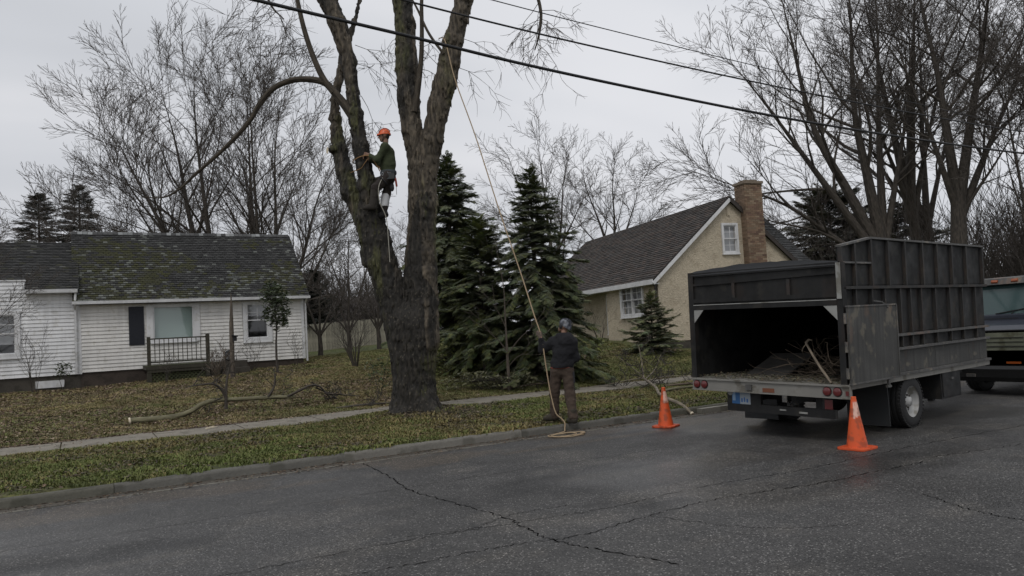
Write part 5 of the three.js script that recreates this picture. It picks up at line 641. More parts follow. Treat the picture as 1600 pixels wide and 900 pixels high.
{
  const K = thing('chip_dump_truck', 'big black steel chip dump body with open rear, parked at the kerb', 'truck', TRK.p, TRK.a), r = rng(91);
  const W = 2.486, Lb = 4.9, roll = 0.03, part = (n, g, m, label) => { const o = mesh(n, g, m, K, null, label); o.rotation.x = roll; return o; };
  part('floor', box(0, Lb, 0.72, 0.80, -W + 0.02, -0.02), M.sill);
  // right side: sheet panels between ribs, tier by tier
  const side = part('side_wall', [box(0.0, Lb, 0.80, 2.10, -0.09, -0.062)], M.blackSteel);
  const xsL = [0.0, 0.34, 0.79, 1.17, 1.65, 1.98, 2.34, 2.84, 3.37, 3.87, 4.40, 4.88], xsU = [0.0, 0.36, 0.83, 1.34, 1.87, 2.46, 2.98, 3.54, 4.11, 4.80];
  const dent = (x0, x1, y0, y1) => { const g = new THREE.PlaneGeometry(x1 - x0, y1 - y0, 5, 8), p = g.attributes.position, s = r() * 40; for (let i = 0; i < p.count; i++) { const u = p.getX(i) / (x1 - x0) * 2, v = p.getY(i) / (y1 - y0) * 2; p.setZ(i, (1 - u * u) * (1 - v * v) * 0.02 * (fbm(p.getX(i) * 2 + s, p.getY(i) * 2, 3, 2) - 0.65)); } g.computeVertexNormals(); g.translate((x0 + x1) / 2, (y0 + y1) / 2, -0.048); return g; };
  for (let i = 0; i + 1 < xsL.length; i++) { mesh('panel', dent(xsL[i] + 0.02, xsL[i + 1] - 0.02, 1.42, 2.07), M.panelSteel, side); mesh('panel', dent(xsL[i] + 0.02, xsL[i + 1] - 0.02, 1.21, 1.37), M.panelSteel, side); mesh('rib', box(xsL[i], xsL[i] + 0.035, 1.405, 2.07, -0.06, -0.004), M.ribSteel, side); mesh('rib', box(xsL[i], xsL[i] + 0.035, 1.205, 1.37, -0.06, -0.005), M.ribSteel, side); }
  for (const [a, b] of [[0.0, 1.4], [1.41, 2.82], [2.83, 4.1], [4.11, 4.88]]) mesh('panel', dent(a, b, 0.84, 1.17), M.doorSteel, side);
  for (const [y0, y1, m] of [[0.80, 0.835, M.railSteel], [1.17, 1.205, M.railSteel], [1.37, 1.405, M.railSteel], [2.07, 2.11, M.ribSteel]]) mesh('rail', box(-0.01, Lb, y0, y1, -0.062, 0.012), m, side);
  const ext = part('side_extension', [prism([[0.02, 2.111], [4.80, 2.111], [4.80, 2.76], [0.84, 2.78], [0.02, 2.65]], -0.08, -0.055)], M.blackSteel);
  const topY = x => x < 0.84 ? 2.65 + 0.13 * x / 0.84 : 2.78 - 0.02 * (x - 0.84) / 3.96;
  for (let i = 0; i < xsU.length; i++) { mesh('rib', box(xsU[i], xsU[i] + 0.04, 2.112, topY(xsU[i]) - 0.012, -0.054, -0.002), M.ribSteel, ext); if (i + 1 < xsU.length) mesh('panel', dent(xsU[i] + 0.045, xsU[i + 1] - 0.005, 2.13, topY(xsU[i]) - 0.02), M.panelSteel, ext); }
  mesh('rail', bar([0.0, 2.655, -0.04], [0.84, 2.785, -0.04], 0.08, 0.028), M.railSteel, ext); mesh('rail', bar([0.84, 2.787, -0.04], [4.84, 2.767, -0.04], 0.08, 0.028), M.railSteel, ext); mesh('rail', box(0.041, 0.829, 2.42, 2.445, -0.053, -0.006), M.railSteel, ext);
  // other walls
  part('side_wall', [box(0, Lb, 0.80, 2.45, -W, -W + 0.04)], M.blackSteel); part('front_wall', [box(Lb - 0.04, Lb, 0.80, 2.76, -W + 0.04, -0.09)], M.blackSteel); part('roof', box(0.03, Lb - 0.04, 2.40, 2.43, -W + 0.04, -0.085), M.blackSteel);
  // rear frame
  const rear = part('rear_frame', [box(-0.05, 0.06, 0.80, 2.45, -W - 0.035, -W + 0.06), box(-0.05, 0.055, 0.80, 2.43, -0.075, 0.012), box(-0.055, 0.05, 1.86, 1.93, -W + 0.06, -0.075)], M.blackSteel);
  mesh('worn_edge', [box(-0.06, 0.0, 1.93, 1.942, -W + 0.06, -0.076), box(-0.062, -0.05, 1.945, 2.43, -0.062, 0.0)], M.paleSteel, rear);
  mesh('gusset', prism([[W - 0.06, 1.859], [W - 0.24, 1.859], [W - 0.06, 1.66]], -0.05, -0.035).rotateY(Math.PI / 2), M.paleSteel, rear); mesh('gusset', prism([[0.076, 1.859], [0.27, 1.859], [0.076, 1.66]], -0.05, -0.035).rotateY(Math.PI / 2), M.paleSteel, rear);
  const up = part('rear_header', [box(-0.02, 0.01, 1.945, 2.44, -W + 0.06, -0.075)], M.blackSteel);
  mesh('rail', box(-0.05, -0.02, 1.97, 2.03, -W + 0.061, -0.076), M.blackSteel, up); mesh('rail', box(-0.05, -0.02, 2.38, 2.44, -W + 0.061, -0.076), M.blackSteel, up); mesh('rail', bar([-0.035, 2.25, -W + 0.06], [-0.035, 2.30, -0.08], 0.028, 0.03), M.blackSteel, up);
  for (const z of [-1.69, -0.78]) mesh('rib', box(-0.048, -0.02, 2.03, 2.25, z - 0.025, z + 0.025), M.ribSteel, up);
  { const g = new THREE.BufferGeometry(), P = [], I = []; for (let i = 0; i <= 24; i++) { const z = -W + 0.02 + (W - 0.06) * i / 24, t = i / 24, h = 0.07 * Math.sin(t * 3.14) + 0.02 * vn(i * 0.8, 2); P.push(-0.055, 2.40, z, -0.03, 2.445 + h, z, 0.25, 2.44 + h * 0.7, z); if (i) { const a = i * 3 - 3; for (const k of [0, 1]) I.push(a + k, a + k + 1, a + k + 3, a + k + 1, a + k + 4, a + k + 3); } } g.setAttribute('position', new THREE.Float32BufferAttribute(P, 3)); g.setIndex(I); g.computeVertexNormals(); const tp = mesh('tarp_edge', g, mat({ color: [0.013, 0.014, 0.016], roughness: 0.5, side: THREE.DoubleSide }), up); }
  // sill, lamps, plate
  const sill = part('rear_sill', [box(-0.075, -0.005, 0.635, 0.775, -W - 0.01, 0.05), box(-0.10, 0.0, 0.776, 0.80, -W - 0.01, 0.05), box(-0.09, -0.005, 0.615, 0.634, -W - 0.01, 0.05)], M.sill, 'dirty grey rear sill with four red lamps');
  for (const z of [-2.41, -2.27, -0.26, -0.115]) { mesh('tail_lamp', lathe([[0.056, 0], [0.056, 0.018], [0.048, 0.026], [0.001, 0.03]], 24, 'x').rotateY(Math.PI).translate(-0.076, 0.705, z), M.redLens, sill); mesh('lamp_grommet', lathe([[0.058, 0], [0.064, 0.008], [0.066, 0.0]], 24, 'x').rotateY(Math.PI).translate(-0.076, 0.705, z), M.rubber, sill); }
  mesh('side_marker', box(-0.085, -0.076, 0.66, 0.72, -0.0, 0.04), M.redLens, sill); mesh('rust_patch', box(-0.079, -0.0755, 0.64, 0.70, -1.25, -1.06), mat({ color: [0.16, 0.06, 0.03] }), sill); mesh('latch', box(-0.11, -0.075, 0.66, 0.74, -1.52, -1.42), M.railSteel, sill); mesh('hook', box(-0.095, -0.08, 0.52, 0.613, -0.93, -0.86), M.railSteel, sill);
  const und = part('under_bar', [box(0.03, 0.10, 0.32, 0.44, -1.94, -0.22), box(0.03, 0.09, 0.44, 0.63, -1.94, -1.36), box(0.04, 0.09, 0.44, 0.63, -0.5, -0.4)], M.blackSteel);
  { const c = document.createElement('canvas'); c.width = 256; c.height = 128; const x = c.getContext('2d'); x.fillStyle = '#8d959c'; x.fillRect(0, 0, 256, 128); x.fillStyle = '#2b5c8e'; x.fillRect(0, 0, 112, 128); x.fillStyle = '#7f9ab4'; x.fillRect(8, 14, 40, 84); x.fillStyle = '#2a5a96'; x.fillRect(128, 70, 20, 40); x.fillRect(164, 60, 18, 46); x.fillRect(200, 74, 22, 36); x.fillStyle = '#6f7f90'; x.fillRect(120, 10, 120, 14); const t = new THREE.CanvasTexture(c); t.colorSpace = THREE.SRGBColorSpace; const g = new THREE.PlaneGeometry(0.32, 0.19); g.rotateY(-Math.PI / 2); g.translate(0.026, 0.525, -1.69); g.userData.keep = true; const m = new THREE.Mesh(g, mat({ map: t, roughness: 0.5 })); m.name = 'licence_plate'; und.add(m); mesh('sticker', [new THREE.CylinderGeometry(0.05, 0.05, 0.006, 16).rotateZ(Math.PI / 2).translate(0.026, 0.60, -1.88)], M.paleSteel, und); }
  mesh('reflector', [box(0.02, 0.03, 0.36, 0.385, -0.75, -0.62), box(0.02, 0.03, 0.38, 0.40, -1.05, -0.95)], M.paleSteel, und); mesh('red_strip', box(0.02, 0.03, 0.45, 0.58, -0.36, -0.25), M.redLens, und);
  // barn door swung round against the side
  const door = part('open_rear_door', [box(-0.05, 1.31, 0.82, 1.83, 0.045, 0.075)], M.doorSteel, 'grey weathered rear door folded back against the side');
  mesh('door_edge', [box(-0.06, 1.32, 1.83, 1.85, 0.04, 0.085), box(-0.06, 1.32, 0.80, 0.82, 0.04, 0.085), box(1.311, 1.33, 0.821, 1.829, 0.04, 0.085)], M.railSteel, door); for (const y of [0.95, 1.3, 1.68]) mesh('hinge', new THREE.CylinderGeometry(0.022, 0.022, 0.14, 10).translate(-0.06, y, 0.035), M.railSteel, door); mesh('latch_bar', [bar([0.75, 1.90, 0.03], [1.0, 1.88, 0.03], 0.02), bar([1.0, 1.88, 0.03], [1.06, 1.80, 0.09], 0.02)], M.railSteel, door); mesh('hook', [bar([1.0, 0.82, 0.06], [1.0, 0.70, 0.06], 0.035), box(0.95, 1.05, 0.68, 0.71, 0.04, 0.08)], M.railSteel, door);
  // running gear
  mesh('chassis_rail', [box(0.15, 5.9, 0.50, 0.70, -0.92, -0.84), box(0.4, 0.48, 0.52, 0.68, -1.58, -0.92), box(3.6, 3.68, 0.52, 0.68, -1.58, -0.92)], M.blackSteel, K); mesh('chassis_rail', box(0.15, 5.9, 0.50, 0.70, -1.66, -1.58), M.blackSteel, K); mesh('axle', [new THREE.CylinderGeometry(0.07, 0.07, 2.0, 14).rotateX(Math.PI / 2).translate(1.92, 0.385, -1.25), new THREE.SphereGeometry(0.2, 16, 12).translate(1.92, 0.385, -1.25)], M.blackSteel, K); mesh('hitch_coupler', [bar([5.9, 0.56, -0.88], [6.5, 0.5, -1.25], 0.08, 0.14), bar([5.9, 0.56, -1.62], [6.5, 0.5, -1.25], 0.08, 0.14), box(6.4, 6.62, 0.44, 0.56, -1.32, -1.18)], M.blackSteel, K);
  mesh('landing_leg', [box(5.4, 5.5, 0.0, 0.72, -1.3, -1.2)], M.blackSteel, K);
  const R = 0.385; wheelParts(K, 1.92, R, -0.14, R, 0.23, 1); wheelParts(K, 1.92, R, -0.40, R, 0.23, -1); wheelParts(K, 1.92, R, -W + 0.14, R, 0.23, -1); wheelParts(K, 1.92, R, -W + 0.40, R, 0.23, 1);
  for (const z of [-0.66, -W + 0.04]) mesh('mud_flap', [box(1.20, 1.215, 0.10, 0.74, z, z + 0.62)], M.flap, K); mesh('flap_bracket', box(1.17, 1.235, 0.741, 0.79, -0.68, -0.02), M.railSteel, K);
  const tb = mesh('tool_box', box(2.96, 3.70, 0.31, 0.77, -0.5, -0.03), M.blackSteel, K); mesh('tool_box_door', box(3.0, 3.66, 0.34, 0.74, -0.029, -0.015), M.panelSteel, tb); mesh('handle', box(3.3, 3.38, 0.60, 0.63, -0.014, 0.004), M.railSteel, tb); mesh('fender_shroud', [box(2.44, 2.95, 0.36, 0.78, -0.62, -0.58)], M.blackSteel, K);
  // loose load
  const w = (x, y, z) => V(x, y, z).applyEuler(new THREE.Euler(roll, 0, 0)).applyEuler(new THREE.Euler(0, TRK.a, 0)).add(V(...TRK.p));
  const tbk = new Tubes(); for (let k = 0; k < 210; k++) { const z = -0.15 - Math.pow(r(), 1.3) * 1.1, x = 0.2 + r() * 2.0, p = [V(x, 0.81 + r() * 0.25, z)]; let d = V((r() - 0.3), (r() - 0.35) * 0.5, (r() - 0.5) * 1.2).normalize(); const L = 0.3 + r() * 0.7; for (let j = 0; j < 4; j++) { d.add(V((r() - 0.5) * 0.6, (r() - 0.5) * 0.5, (r() - 0.5) * 0.6)).normalize(); const q = p[j].clone().addScaledVector(d, L / 4); q.y = clamp(q.y, 0.815, 1.35); q.z = clamp(q.z, -1.6, -0.12); p.push(q); } const rr = 0.004 + r() * r() * 0.012; tbk.tube(p.map(q => w(q.x, q.y, q.z)), [rr, rr, rr * 0.8, rr * 0.7, rr * 0.5], 4); }
  tag(raw('brush_pile', tbk.build(), M.barkWarm), 'tangled heap of cut brush inside the chip body', 'brush pile', null, 'stuff');
  const st = new Tubes(); st.tube(curve([w(-0.03, 0.815, -0.22), w(0.1, 0.98, -0.42), w(0.3, 1.20, -0.68), w(0.42, 1.33, -0.82)], 10), taper([0.020, 0.018, 0.017], 11), 7, true).tube([w(0.42, 1.33, -0.82), w(0.46, 1.37, -0.80), w(0.5, 1.36, -0.77)], [0.022, 0.02, 0.012], 6, true).tube([w(0.4, 1.31, -0.81), w(0.42, 1.26, -0.87), w(0.42, 1.2, -0.89)], [0.01, 0.008, 0.004], 5); tag(raw('cut_stick', st.build(), mat({ color: [0.30, 0.26, 0.21], map: barkTex })), 'pale peeled stick poking out of the chip body', 'stick');
  const ply = raw('plywood_sheet', join(box(-0.45, 0.45, -0.012, 0.012, -0.36, 0.36)), mat({ color: [0.09, 0.086, 0.08], map: woodTex })); ply.position.copy(w(1.0, 0.95, -1.62)); ply.rotation.set(0.0, TRK.a, 0.33); tag(ply, 'grey board leaning on the chip body floor', 'board');
  const chips = []; for (let k = 0; k < 2600; k++) { const x = -0.05 + Math.pow(r(), 1.4) * 2.8, z = -0.1 - r() * 2.28, p = w(x, 0.805 + r() * 0.012 + 0.03 * vn(x * 3, z * 3), z); const t = r(); chips.push({ p: [p.x, p.y, p.z], rx: (r() - 0.5) * 1, ry: r() * 6.28, rz: (r() - 0.5) * 1, s: 0.02 + 0.05 * r(), c: mul(t < 0.6 ? [0.15, 0.14, 0.075] : [0.20, 0.15, 0.09], 0.5 + 0.7 * r()) }); } tag(instanced('wood_litter', leafG, M.needle, chips), 'wood chips and needles strewn over the chip body floor', 'chips', null, 'stuff');
}
{ // ---------- second truck, facing the first
  const K = thing('parked_truck', 'dark medium truck cab with amber roof lamps facing the chip body', 'truck', [15.35, 0, -7.98]), part = (n, g, m, l) => mesh(n, g, m, K, null, l);
  const paintM = new THREE.MeshPhysicalMaterial({ color: new THREE.Color().setRGB(0.035, 0.04, 0.055), roughness: 0.35, clearcoat: 0.5, clearcoatRoughness: 0.2 });
  const prof = (pts, z0, z1, bev = 0.03) => { const s = new THREE.Shape(pts.map(p => new THREE.Vector2(...p))); const g = new THREE.ExtrudeGeometry(s, { depth: z1 - z0 - 2 * bev, bevelEnabled: true, bevelSize: bev, bevelThickness: bev, bevelSegments: 3 }); g.translate(0, 0, z0 + bev); return g; };
  part('hood', [prof([[0.12, 0.55], [0.12, 1.22], [0.22, 1.31], [0.55, 1.40], [1.4, 1.42], [1.4, 0.55]], -0.80, 0.80)], paintM);
  const cab = part('cab', [prof([[0.56, 1.43], [0.56, 1.50], [0.62, 1.53], [2.2, 1.53], [2.2, 0.5], [1.42, 0.5], [1.42, 1.43]], -1.0, 1.0, 0.02), box(0.84, 2.2, 2.14, 2.22, -0.96, 0.96), box(2.14, 2.2, 1.53, 2.14, -0.96, 0.96), bar([0.62, 1.53, -0.93], [0.88, 2.15, -0.88], 0.08, 0.07), bar([0.62, 1.53, 0.93], [0.88, 2.15, 0.88], 0.08, 0.07)], paintM);
  mesh('roof_visor', [prof([[0.74, 2.16], [0.78, 2.25], [1.0, 2.28], [2.2, 2.28], [2.2, 2.22], [0.9, 2.215]], -1.0, 1.0, 0.015)], M.railSteel, cab);
  { const g = new THREE.BufferGeometry(); g.setAttribute('position', new THREE.Float32BufferAttribute([0.625, 1.54, -0.90, 0.625, 1.54, 0.90, 0.855, 2.14, 0.85, 0.855, 2.14, -0.85], 3)); g.setIndex([0, 1, 2, 0, 2, 3]); g.computeVertexNormals(); mesh('windshield', g, mat({ color: [0.05, 0.085, 0.085], roughness: 0.06 }), cab); }
  for (const e of [-1, 1]) { const g = prism([[0.68, 1.53], [2.12, 1.53], [2.12, 2.13], [0.92, 2.13]], e * 0.915 - 0.004, e * 0.915 + 0.004); mesh('side_window', g, mat({ color: [0.03, 0.045, 0.045], roughness: 0.08 }), cab); }
  mesh('wiper', [bar([0.612, 1.56, -0.35], [0.655, 1.65, 0.25], 0.018), bar([0.60, 1.54, -0.05], [0.64, 1.62, 0.0], 0.014)], M.rubber, cab); mesh('cowl', [box(0.545, 0.56, 1.42, 1.52, -0.95, 0.95), box(0.538, 0.545, 1.455, 1.47, -0.85, 0.1)], M.dark, cab);
  for (const z of [-0.78, -0.38, 0, 0.38, 0.78]) mesh('marker_lamp', [prof([[0.735, 2.18], [0.72, 2.20], [0.735, 2.235], [0.76, 2.235], [0.76, 2.18]], z - 0.06, z + 0.06, 0.005)], M.amber, cab);
  const gr = part('grille', [box(0.055, 0.12, 0.86, 1.20, -0.42, 0.42)], mat({ color: [0.26, 0.27, 0.20], roughness: 0.45, metalness: 0.2, map: dustTex })); mesh('grille_bar', [box(0.04, 0.055, 1.10, 1.115, -0.40, 0.40), box(0.04, 0.055, 0.93, 0.95, -0.40, 0.40), box(0.04, 0.055, 1.02, 1.03, -0.40, 0.40)], mat({ color: [0.2, 0.2, 0.18], roughness: 0.3, metalness: 0.8 }), gr);  // pale green panel colour paints in the reflection of grass
  mesh('headlamp', [box(0.045, 0.12, 0.92, 1.14, 0.52, 0.78)], mat({ color: [0.45, 0.50, 0.60], roughness: 0.1, metalness: 0.4 }), gr); mesh('headlamp', [box(0.045, 0.12, 0.92, 1.14, -0.78, -0.52)], mat({ color: [0.45, 0.50, 0.60], roughness: 0.1, metalness: 0.4 }), gr);
  part('front_panel', [prof([[0.10, 0.56], [0.10, 1.24], [0.16, 1.26], [0.16, 0.56]], -0.80, 0.80, 0.01)], M.dark);
  for (const e of [1, -1]) part('fender', [prof([[0.16, 0.55], [0.2, 0.95], [0.45, 1.12], [1.0, 1.12], [1.3, 0.9], [1.35, 0.55], [1.22, 0.55], [1.1, 0.78], [0.8, 0.9], [0.5, 0.78], [0.38, 0.55]], e > 0 ? 0.78 : -1.02, e > 0 ? 1.02 : -0.78)], paintM);
  const bp = part('bumper', [prof([[-0.06, 0.30], [-0.08, 0.36], [-0.08, 0.50], [-0.05, 0.54], [0.1, 0.54], [0.1, 0.30]], -1.02, 1.02)], mat({ color: [0.02, 0.02, 0.02], roughness: 0.35, metalness: 0.4 })); mesh('tow_hook', box(-0.14, -0.08, 0.36, 0.42, -0.62, -0.45), M.railSteel, bp); mesh('marker_lamp', box(-0.09, -0.08, 0.56, 0.60, 0.08, 0.34).translate(0.09, 0.05, 0), M.amber, bp); mesh('chrome_strip', box(-0.085, -0.08, 0.525, 0.54, -1.0, 1.0), M.railSteel, bp);
  wheelParts(K, 0.80, 0.40, -0.86, 0.40, 0.24, -1); wheelParts(K, 0.80, 0.40, 0.86, 0.40, 0.24, 1); wheelParts(K, 4.4, 0.40, -0.86, 0.40, 0.24, -1); wheelParts(K, 4.4, 0.40, 0.86, 0.40, 0.24, 1);
  part('chassis_rail', [box(0.1, 6, 0.48, 0.62, -0.45, -0.37), box(0.1, 6, 0.48, 0.62, 0.37, 0.45)], M.blackSteel); part('cargo_bed', [box(2.4, 6, 0.85, 1.0, -1.05, 1.05), box(2.4, 2.46, 1.0, 1.9, -1.05, 1.05)], M.blackSteel);
}
// ---------- cones ----------
M.cone = mat({ vertexColors: true, roughness: 0.5 });
function cone(label, x, z, turn, h, seed) {
  const T = thing('traffic_cone', label, 'cone', [x, 0, z], turn, 'orange traffic cones'), dirt = (px, py, pz) => fbm(px * 14 + seed, py * 9, pz * 14, 3);
  const g = new THREE.LatheGeometry([[0.150, 0.03], [0.142, 0.05], [0.120, 0.14], [0.094, 0.30], [0.066, 0.46], [0.040, h - 0.03], [0.036, h - 0.008], [0.028, h], [0.018, h - 0.012], [0.018, h - 0.10]].map(p => new THREE.Vector2(...p)), 32), p = g.attributes.position, c = []; const g2 = g.toNonIndexed(), q = g2.attributes.position;
  const sd = new THREE.LatheGeometry(taper([0, 1, 2], 2).length ? Array.from({ length: 40 }, (_, i) => { const y = 0.03 + (h - 0.03) * i / 39; return new THREE.Vector2(mixn(0.132, 0.030, Math.pow(i / 39, 0.95)), y); }) : [], 40), sp = sd.attributes.position;
  for (let i = 0; i < sp.count; i++) { const X = sp.getX(i), Y = sp.getY(i), Z = sp.getZ(i), worn = sstep(0.50, 0.60, dirt(X, Y, Z) + (Y > 0.36 + 0.1 * dirt(Z, X, Y) && Y < 0.60 && Z + X * 0.3 > -0.004 ? 0.14 : -0.35)), d2 = sstep(0.50, 0.66, fbm(X * 20, Y * 14, Z * 20 + seed, 3)); let k = [0.66, 0.092, 0.018]; k = lerp3(k, [0.80, 0.60, 0.50], worn * 0.75); k = lerp3(k, [0.20, 0.055, 0.025], d2 * 0.6); c.push(...k); }
  sd.setAttribute('color', new THREE.Float32BufferAttribute(c, 3)); raw('cone_body', sd, M.cone, T); mesh('cone_tip', new THREE.TorusGeometry(0.026, 0.008, 8, 24).rotateX(Math.PI / 2).translate(0, h, 0), mat({ color: [0.7, 0.1, 0.02], roughness: 0.5 }), T);
  const s = new THREE.Shape(), a = 0.18, b = 0.05; s.moveTo(-a + b, -a); s.lineTo(a - b, -a); s.quadraticCurveTo(a, -a, a, -a + b); s.lineTo(a, a - b); s.quadraticCurveTo(a, a, a - b, a); s.lineTo(-a + b, a); s.quadraticCurveTo(-a, a, -a, a - b); s.lineTo(-a, -a + b); s.quadraticCurveTo(-a, -a, -a + b, -a);
  const bg = new THREE.ExtrudeGeometry(s, { depth: 0.02, bevelEnabled: true, bevelSize: 0.008, bevelThickness: 0.006, bevelSegments: 2 }); bg.rotateX(-Math.PI / 2); bg.translate(0, 0.0065, 0); mesh('base', bg, mat({ color: [0.62, 0.085, 0.02], roughness: 0.6, map: tex(256, (u, v) => { const n = sstep(0.5, 0.7, fbm(u * 6, v * 6, seed, 4, 6)); return lerp3([1, 1, 1], [0.35, 0.4, 0.5], n * 0.7); }, true, 2) }), T); return T;
}
cone('orange cone between the ground worker and the truck', 8.62, -9.98, 0.4, 0.66, 3); cone('nearer orange cone at the truck rear corner', 8.66, -6.36, 0.1, 0.66, 8);

// ---------- people ----------
M.skin = mat({ color: [0.30, 0.17, 0.115], roughness: 0.6 });
const clothTex = tex(256, (u, v) => { const a = fbm(u * 8, v * 8, 3, 3, 8), f = vn(u * 120, v * 120, 2, 120); const b = 0.8 + 0.35 * (a - 0.5) + 0.25 * (f - 0.5); return [b, b, b]; }, true, 4);
const cloth = c => mat({ color: c, roughness: 0.95, map: clothTex, bumpMap: fineBump, bumpScale: 0.003 });
const bonesField = (bones, k) => (x, y, z) => { let d = 9; for (const b of bones) d = smin(d, cap(x, y, z, b[0], b[1], b[2], b[3]), k); return d; };
function bounds(bones, pad) { const mn = [9, 99, 9], mx = [-9, -9, -9]; for (const b of bones) for (const p of [b[0], b[1]]) for (let k = 0; k < 3; k++) { const r = Math.max(b[2], b[3]) + pad; mn[k] = Math.min(mn[k], p[k] - r); mx[k] = Math.max(mx[k], p[k] + r); } return [mn, mx]; }
function net(bones, k, cell, o = {}) { const f = bonesField(bones, k), [mn, mx] = bounds(bones, 0.05), fold = o.fold || 0, s = o.seed || 0; return surfaceNets((x, y, z) => { let d = f(x, y, z) - (fold ? fold * (vn(x * 9 + s, y * 16 + z * 5, z * 9) - 0.5) + fold * 0.6 * (vn(x * 24, y * 30 + s, z * 24) - 0.5) : 0); for (const c of o.cut || []) d = Math.max(d, c(x, y, z)); return d; }, mn, mx, cell); }
// a head at c: fwd and up are unit vectors
function headBones(c, fwd, up, s = 1) {
  const F = V(...fwd).normalize(), U = V(...up).normalize(), R = V(0, 0, 0).crossVectors(F, U), at = (f, u, r) => { const p = V(...c).addScaledVector(F, f * s).addScaledVector(U, u * s).addScaledVector(R, r * s); return [p.x, p.y, p.z]; };
  return { at, bones: [[at(-0.02, 0.035, 0.012), at(-0.02, 0.035, -0.012), 0.082, 0.082], [at(0.02, 0.03, 0), at(0.025, -0.02, 0), 0.068, 0.06], [at(0.03, -0.05, 0), at(0.055, -0.085, 0), 0.048, 0.028], [at(-0.01, -0.03, 0.045), at(0.045, -0.085, 0.016), 0.025, 0.018], [at(-0.01, -0.03, -0.045), at(0.045, -0.085, -0.016), 0.025, 0.018], [at(0.083, 0.012, 0), at(0.106, -0.022, 0), 0.009, 0.014], [at(0.075, 0.026, 0.03), at(0.075, 0.026, -0.03), 0.014, 0.014], [at(0.078, -0.054, 0.016), at(0.078, -0.054, -0.016), 0.009, 0.009], [at(-0.012, 0.02, 0.082), at(-0.016, -0.018, 0.078), 0.016, 0.011], [at(-0.012, 0.02, -0.082), at(-0.016, -0.018, -0.078), 0.016, 0.011]] };
}
// a hand closing round something: wrist w, dir of palm, normal n the palm faces, across a = dir of thumb side
function handBones(w, dir, n, curl = 1) {
  const D = V(...dir).normalize(), N = V(...n).normalize(), A = V(0, 0, 0).crossVectors(D, N), W = V(...w), at = (d, m, a) => { const p = W.clone().addScaledVector(D, d).addScaledVector(N, m).addScaledVector(A, a); return [p.x, p.y, p.z]; }, B = [];
  for (const a of [-0.028, -0.009, 0.010, 0.029]) B.push([at(0, 0, a * 0.7), at(0.085, 0, a), 0.017, 0.013]);
  [[-0.031, 0.8], [-0.011, 0.95], [0.010, 1], [0.031, 0.92]].forEach(([a, l]) => { const p0 = at(0.088, 0.0, a), p1 = at(0.088 + 0.036 * l * Math.cos(0.9 * curl), 0.036 * l * Math.sin(0.9 * curl), a), p2 = at(0.088 + 0.036 * l * Math.cos(0.9 * curl) + 0.026 * l * Math.cos(2.1 * curl), 0.036 * l * Math.sin(0.9 * curl) + 0.026 * l * Math.sin(2.1 * curl), a), p3 = at(0.088 + 0.036 * l * Math.cos(0.9 * curl) + 0.026 * l * Math.cos(2.1 * curl) + 0.02 * Math.cos(2.9 * curl), 0.036 * l * Math.sin(0.9 * curl) + 0.026 * l * Math.sin(2.1 * curl) + 0.02 * Math.sin(2.9 * curl), a); B.push([p0, p1, 0.0095, 0.009], [p1, p2, 0.009, 0.0085], [p2, p3, 0.0085, 0.0075]); });
  B.push([at(0.02, 0.008, 0.026), at(0.05, 0.028, 0.046), 0.014, 0.011], [at(0.05, 0.028, 0.046), at(0.078, 0.046, 0.034), 0.011, 0.009]); return B;
}
const stripKeep = g => { const q = g.clone(); q.userData = {}; return q; };
function mergeBody(list) { const g = mergeGeometries(list.map(stripKeep)); g.userData.keep = true; return g; }
function helmet(parent, H, colorFn, o = {}) {                // shell, brim, straps, from the head frame
  const P = (f, u, r) => V(...H.at(f, u, r)), pos = [], col = [], I = [], nu = 36, nv = 14;
  for (let j = 0; j <= nv; j++) for (let i = 0; i <= nu; i++) { const a = i / nu * 6.2832, e = j / nv * 1.62, f = Math.cos(a), s = Math.sin(a), ce = Math.sin(e), u = Math.cos(e), low = e > 1.45 ? 0.006 : 0, brim = o.brim && j >= nv - 1 && f > 0.2 ? 0.030 * f : 0; const p = P(-0.02 + f * ce * (0.124 + low + brim), 0.040 + u * 0.112 - (j === nv ? 0.012 : 0) - (f < 0 ? 0.022 * -f * ce : 0), s * ce * (0.102 + low)); pos.push(p.x, p.y, p.z); col.push(...colorFn(f, u, s)); if (i && j) { const A = (j - 1) * (nu + 1) + i - 1, B = A + nu + 1; I.push(A, A + 1, B, A + 1, B + 1, B); } }
  const g = new THREE.BufferGeometry(); g.setAttribute('position', new THREE.Float32BufferAttribute(pos, 3)); g.setAttribute('color', new THREE.Float32BufferAttribute(col, 3)); g.setIndex(I); g.computeVertexNormals(); const m = raw('helmet', g, mat({ vertexColors: true, roughness: 0.4, side: THREE.DoubleSide }), parent); m.userData.label = o.label;
  const rib = new Tubes(); for (const s of [-0.05, 0, 0.05]) { const c = []; for (let k = 0; k <= 10; k++) { const e = -1.25 + 2.5 * k / 10; c.push(P(-0.02 + Math.sin(e) * 0.122, 0.041 + Math.cos(e) * 0.113 - Math.abs(s) * 0.12, s * Math.cos(e * 0.6))); } rib.tube(c, c.map(() => 0.006), 5); } raw('helmet_ridge', rib.build(), o.ridge || M.dark, m);
  const st = new Tubes(); for (const s of [1, -1]) st.tube([P(0.03, 0.03, s * 0.085), P(0.025, -0.04, s * 0.075), P(0.04, -0.105, s * 0.025), P(0.04, -0.118, 0)], [0.006, 0.006, 0.006, 0.006], 5); raw('chin_strap', st.build(), M.dark, m);
  if (o.muffs) for (const s of [1, -1]) { const e = new THREE.SphereGeometry(0.036, 14, 10); const p = P(-0.005, -0.005, s * 0.098); e.scale(1, 1.2, 0.8).translate(p.x, p.y, p.z); mesh('ear_muff', e, M.dark, m); }
  return m;
}
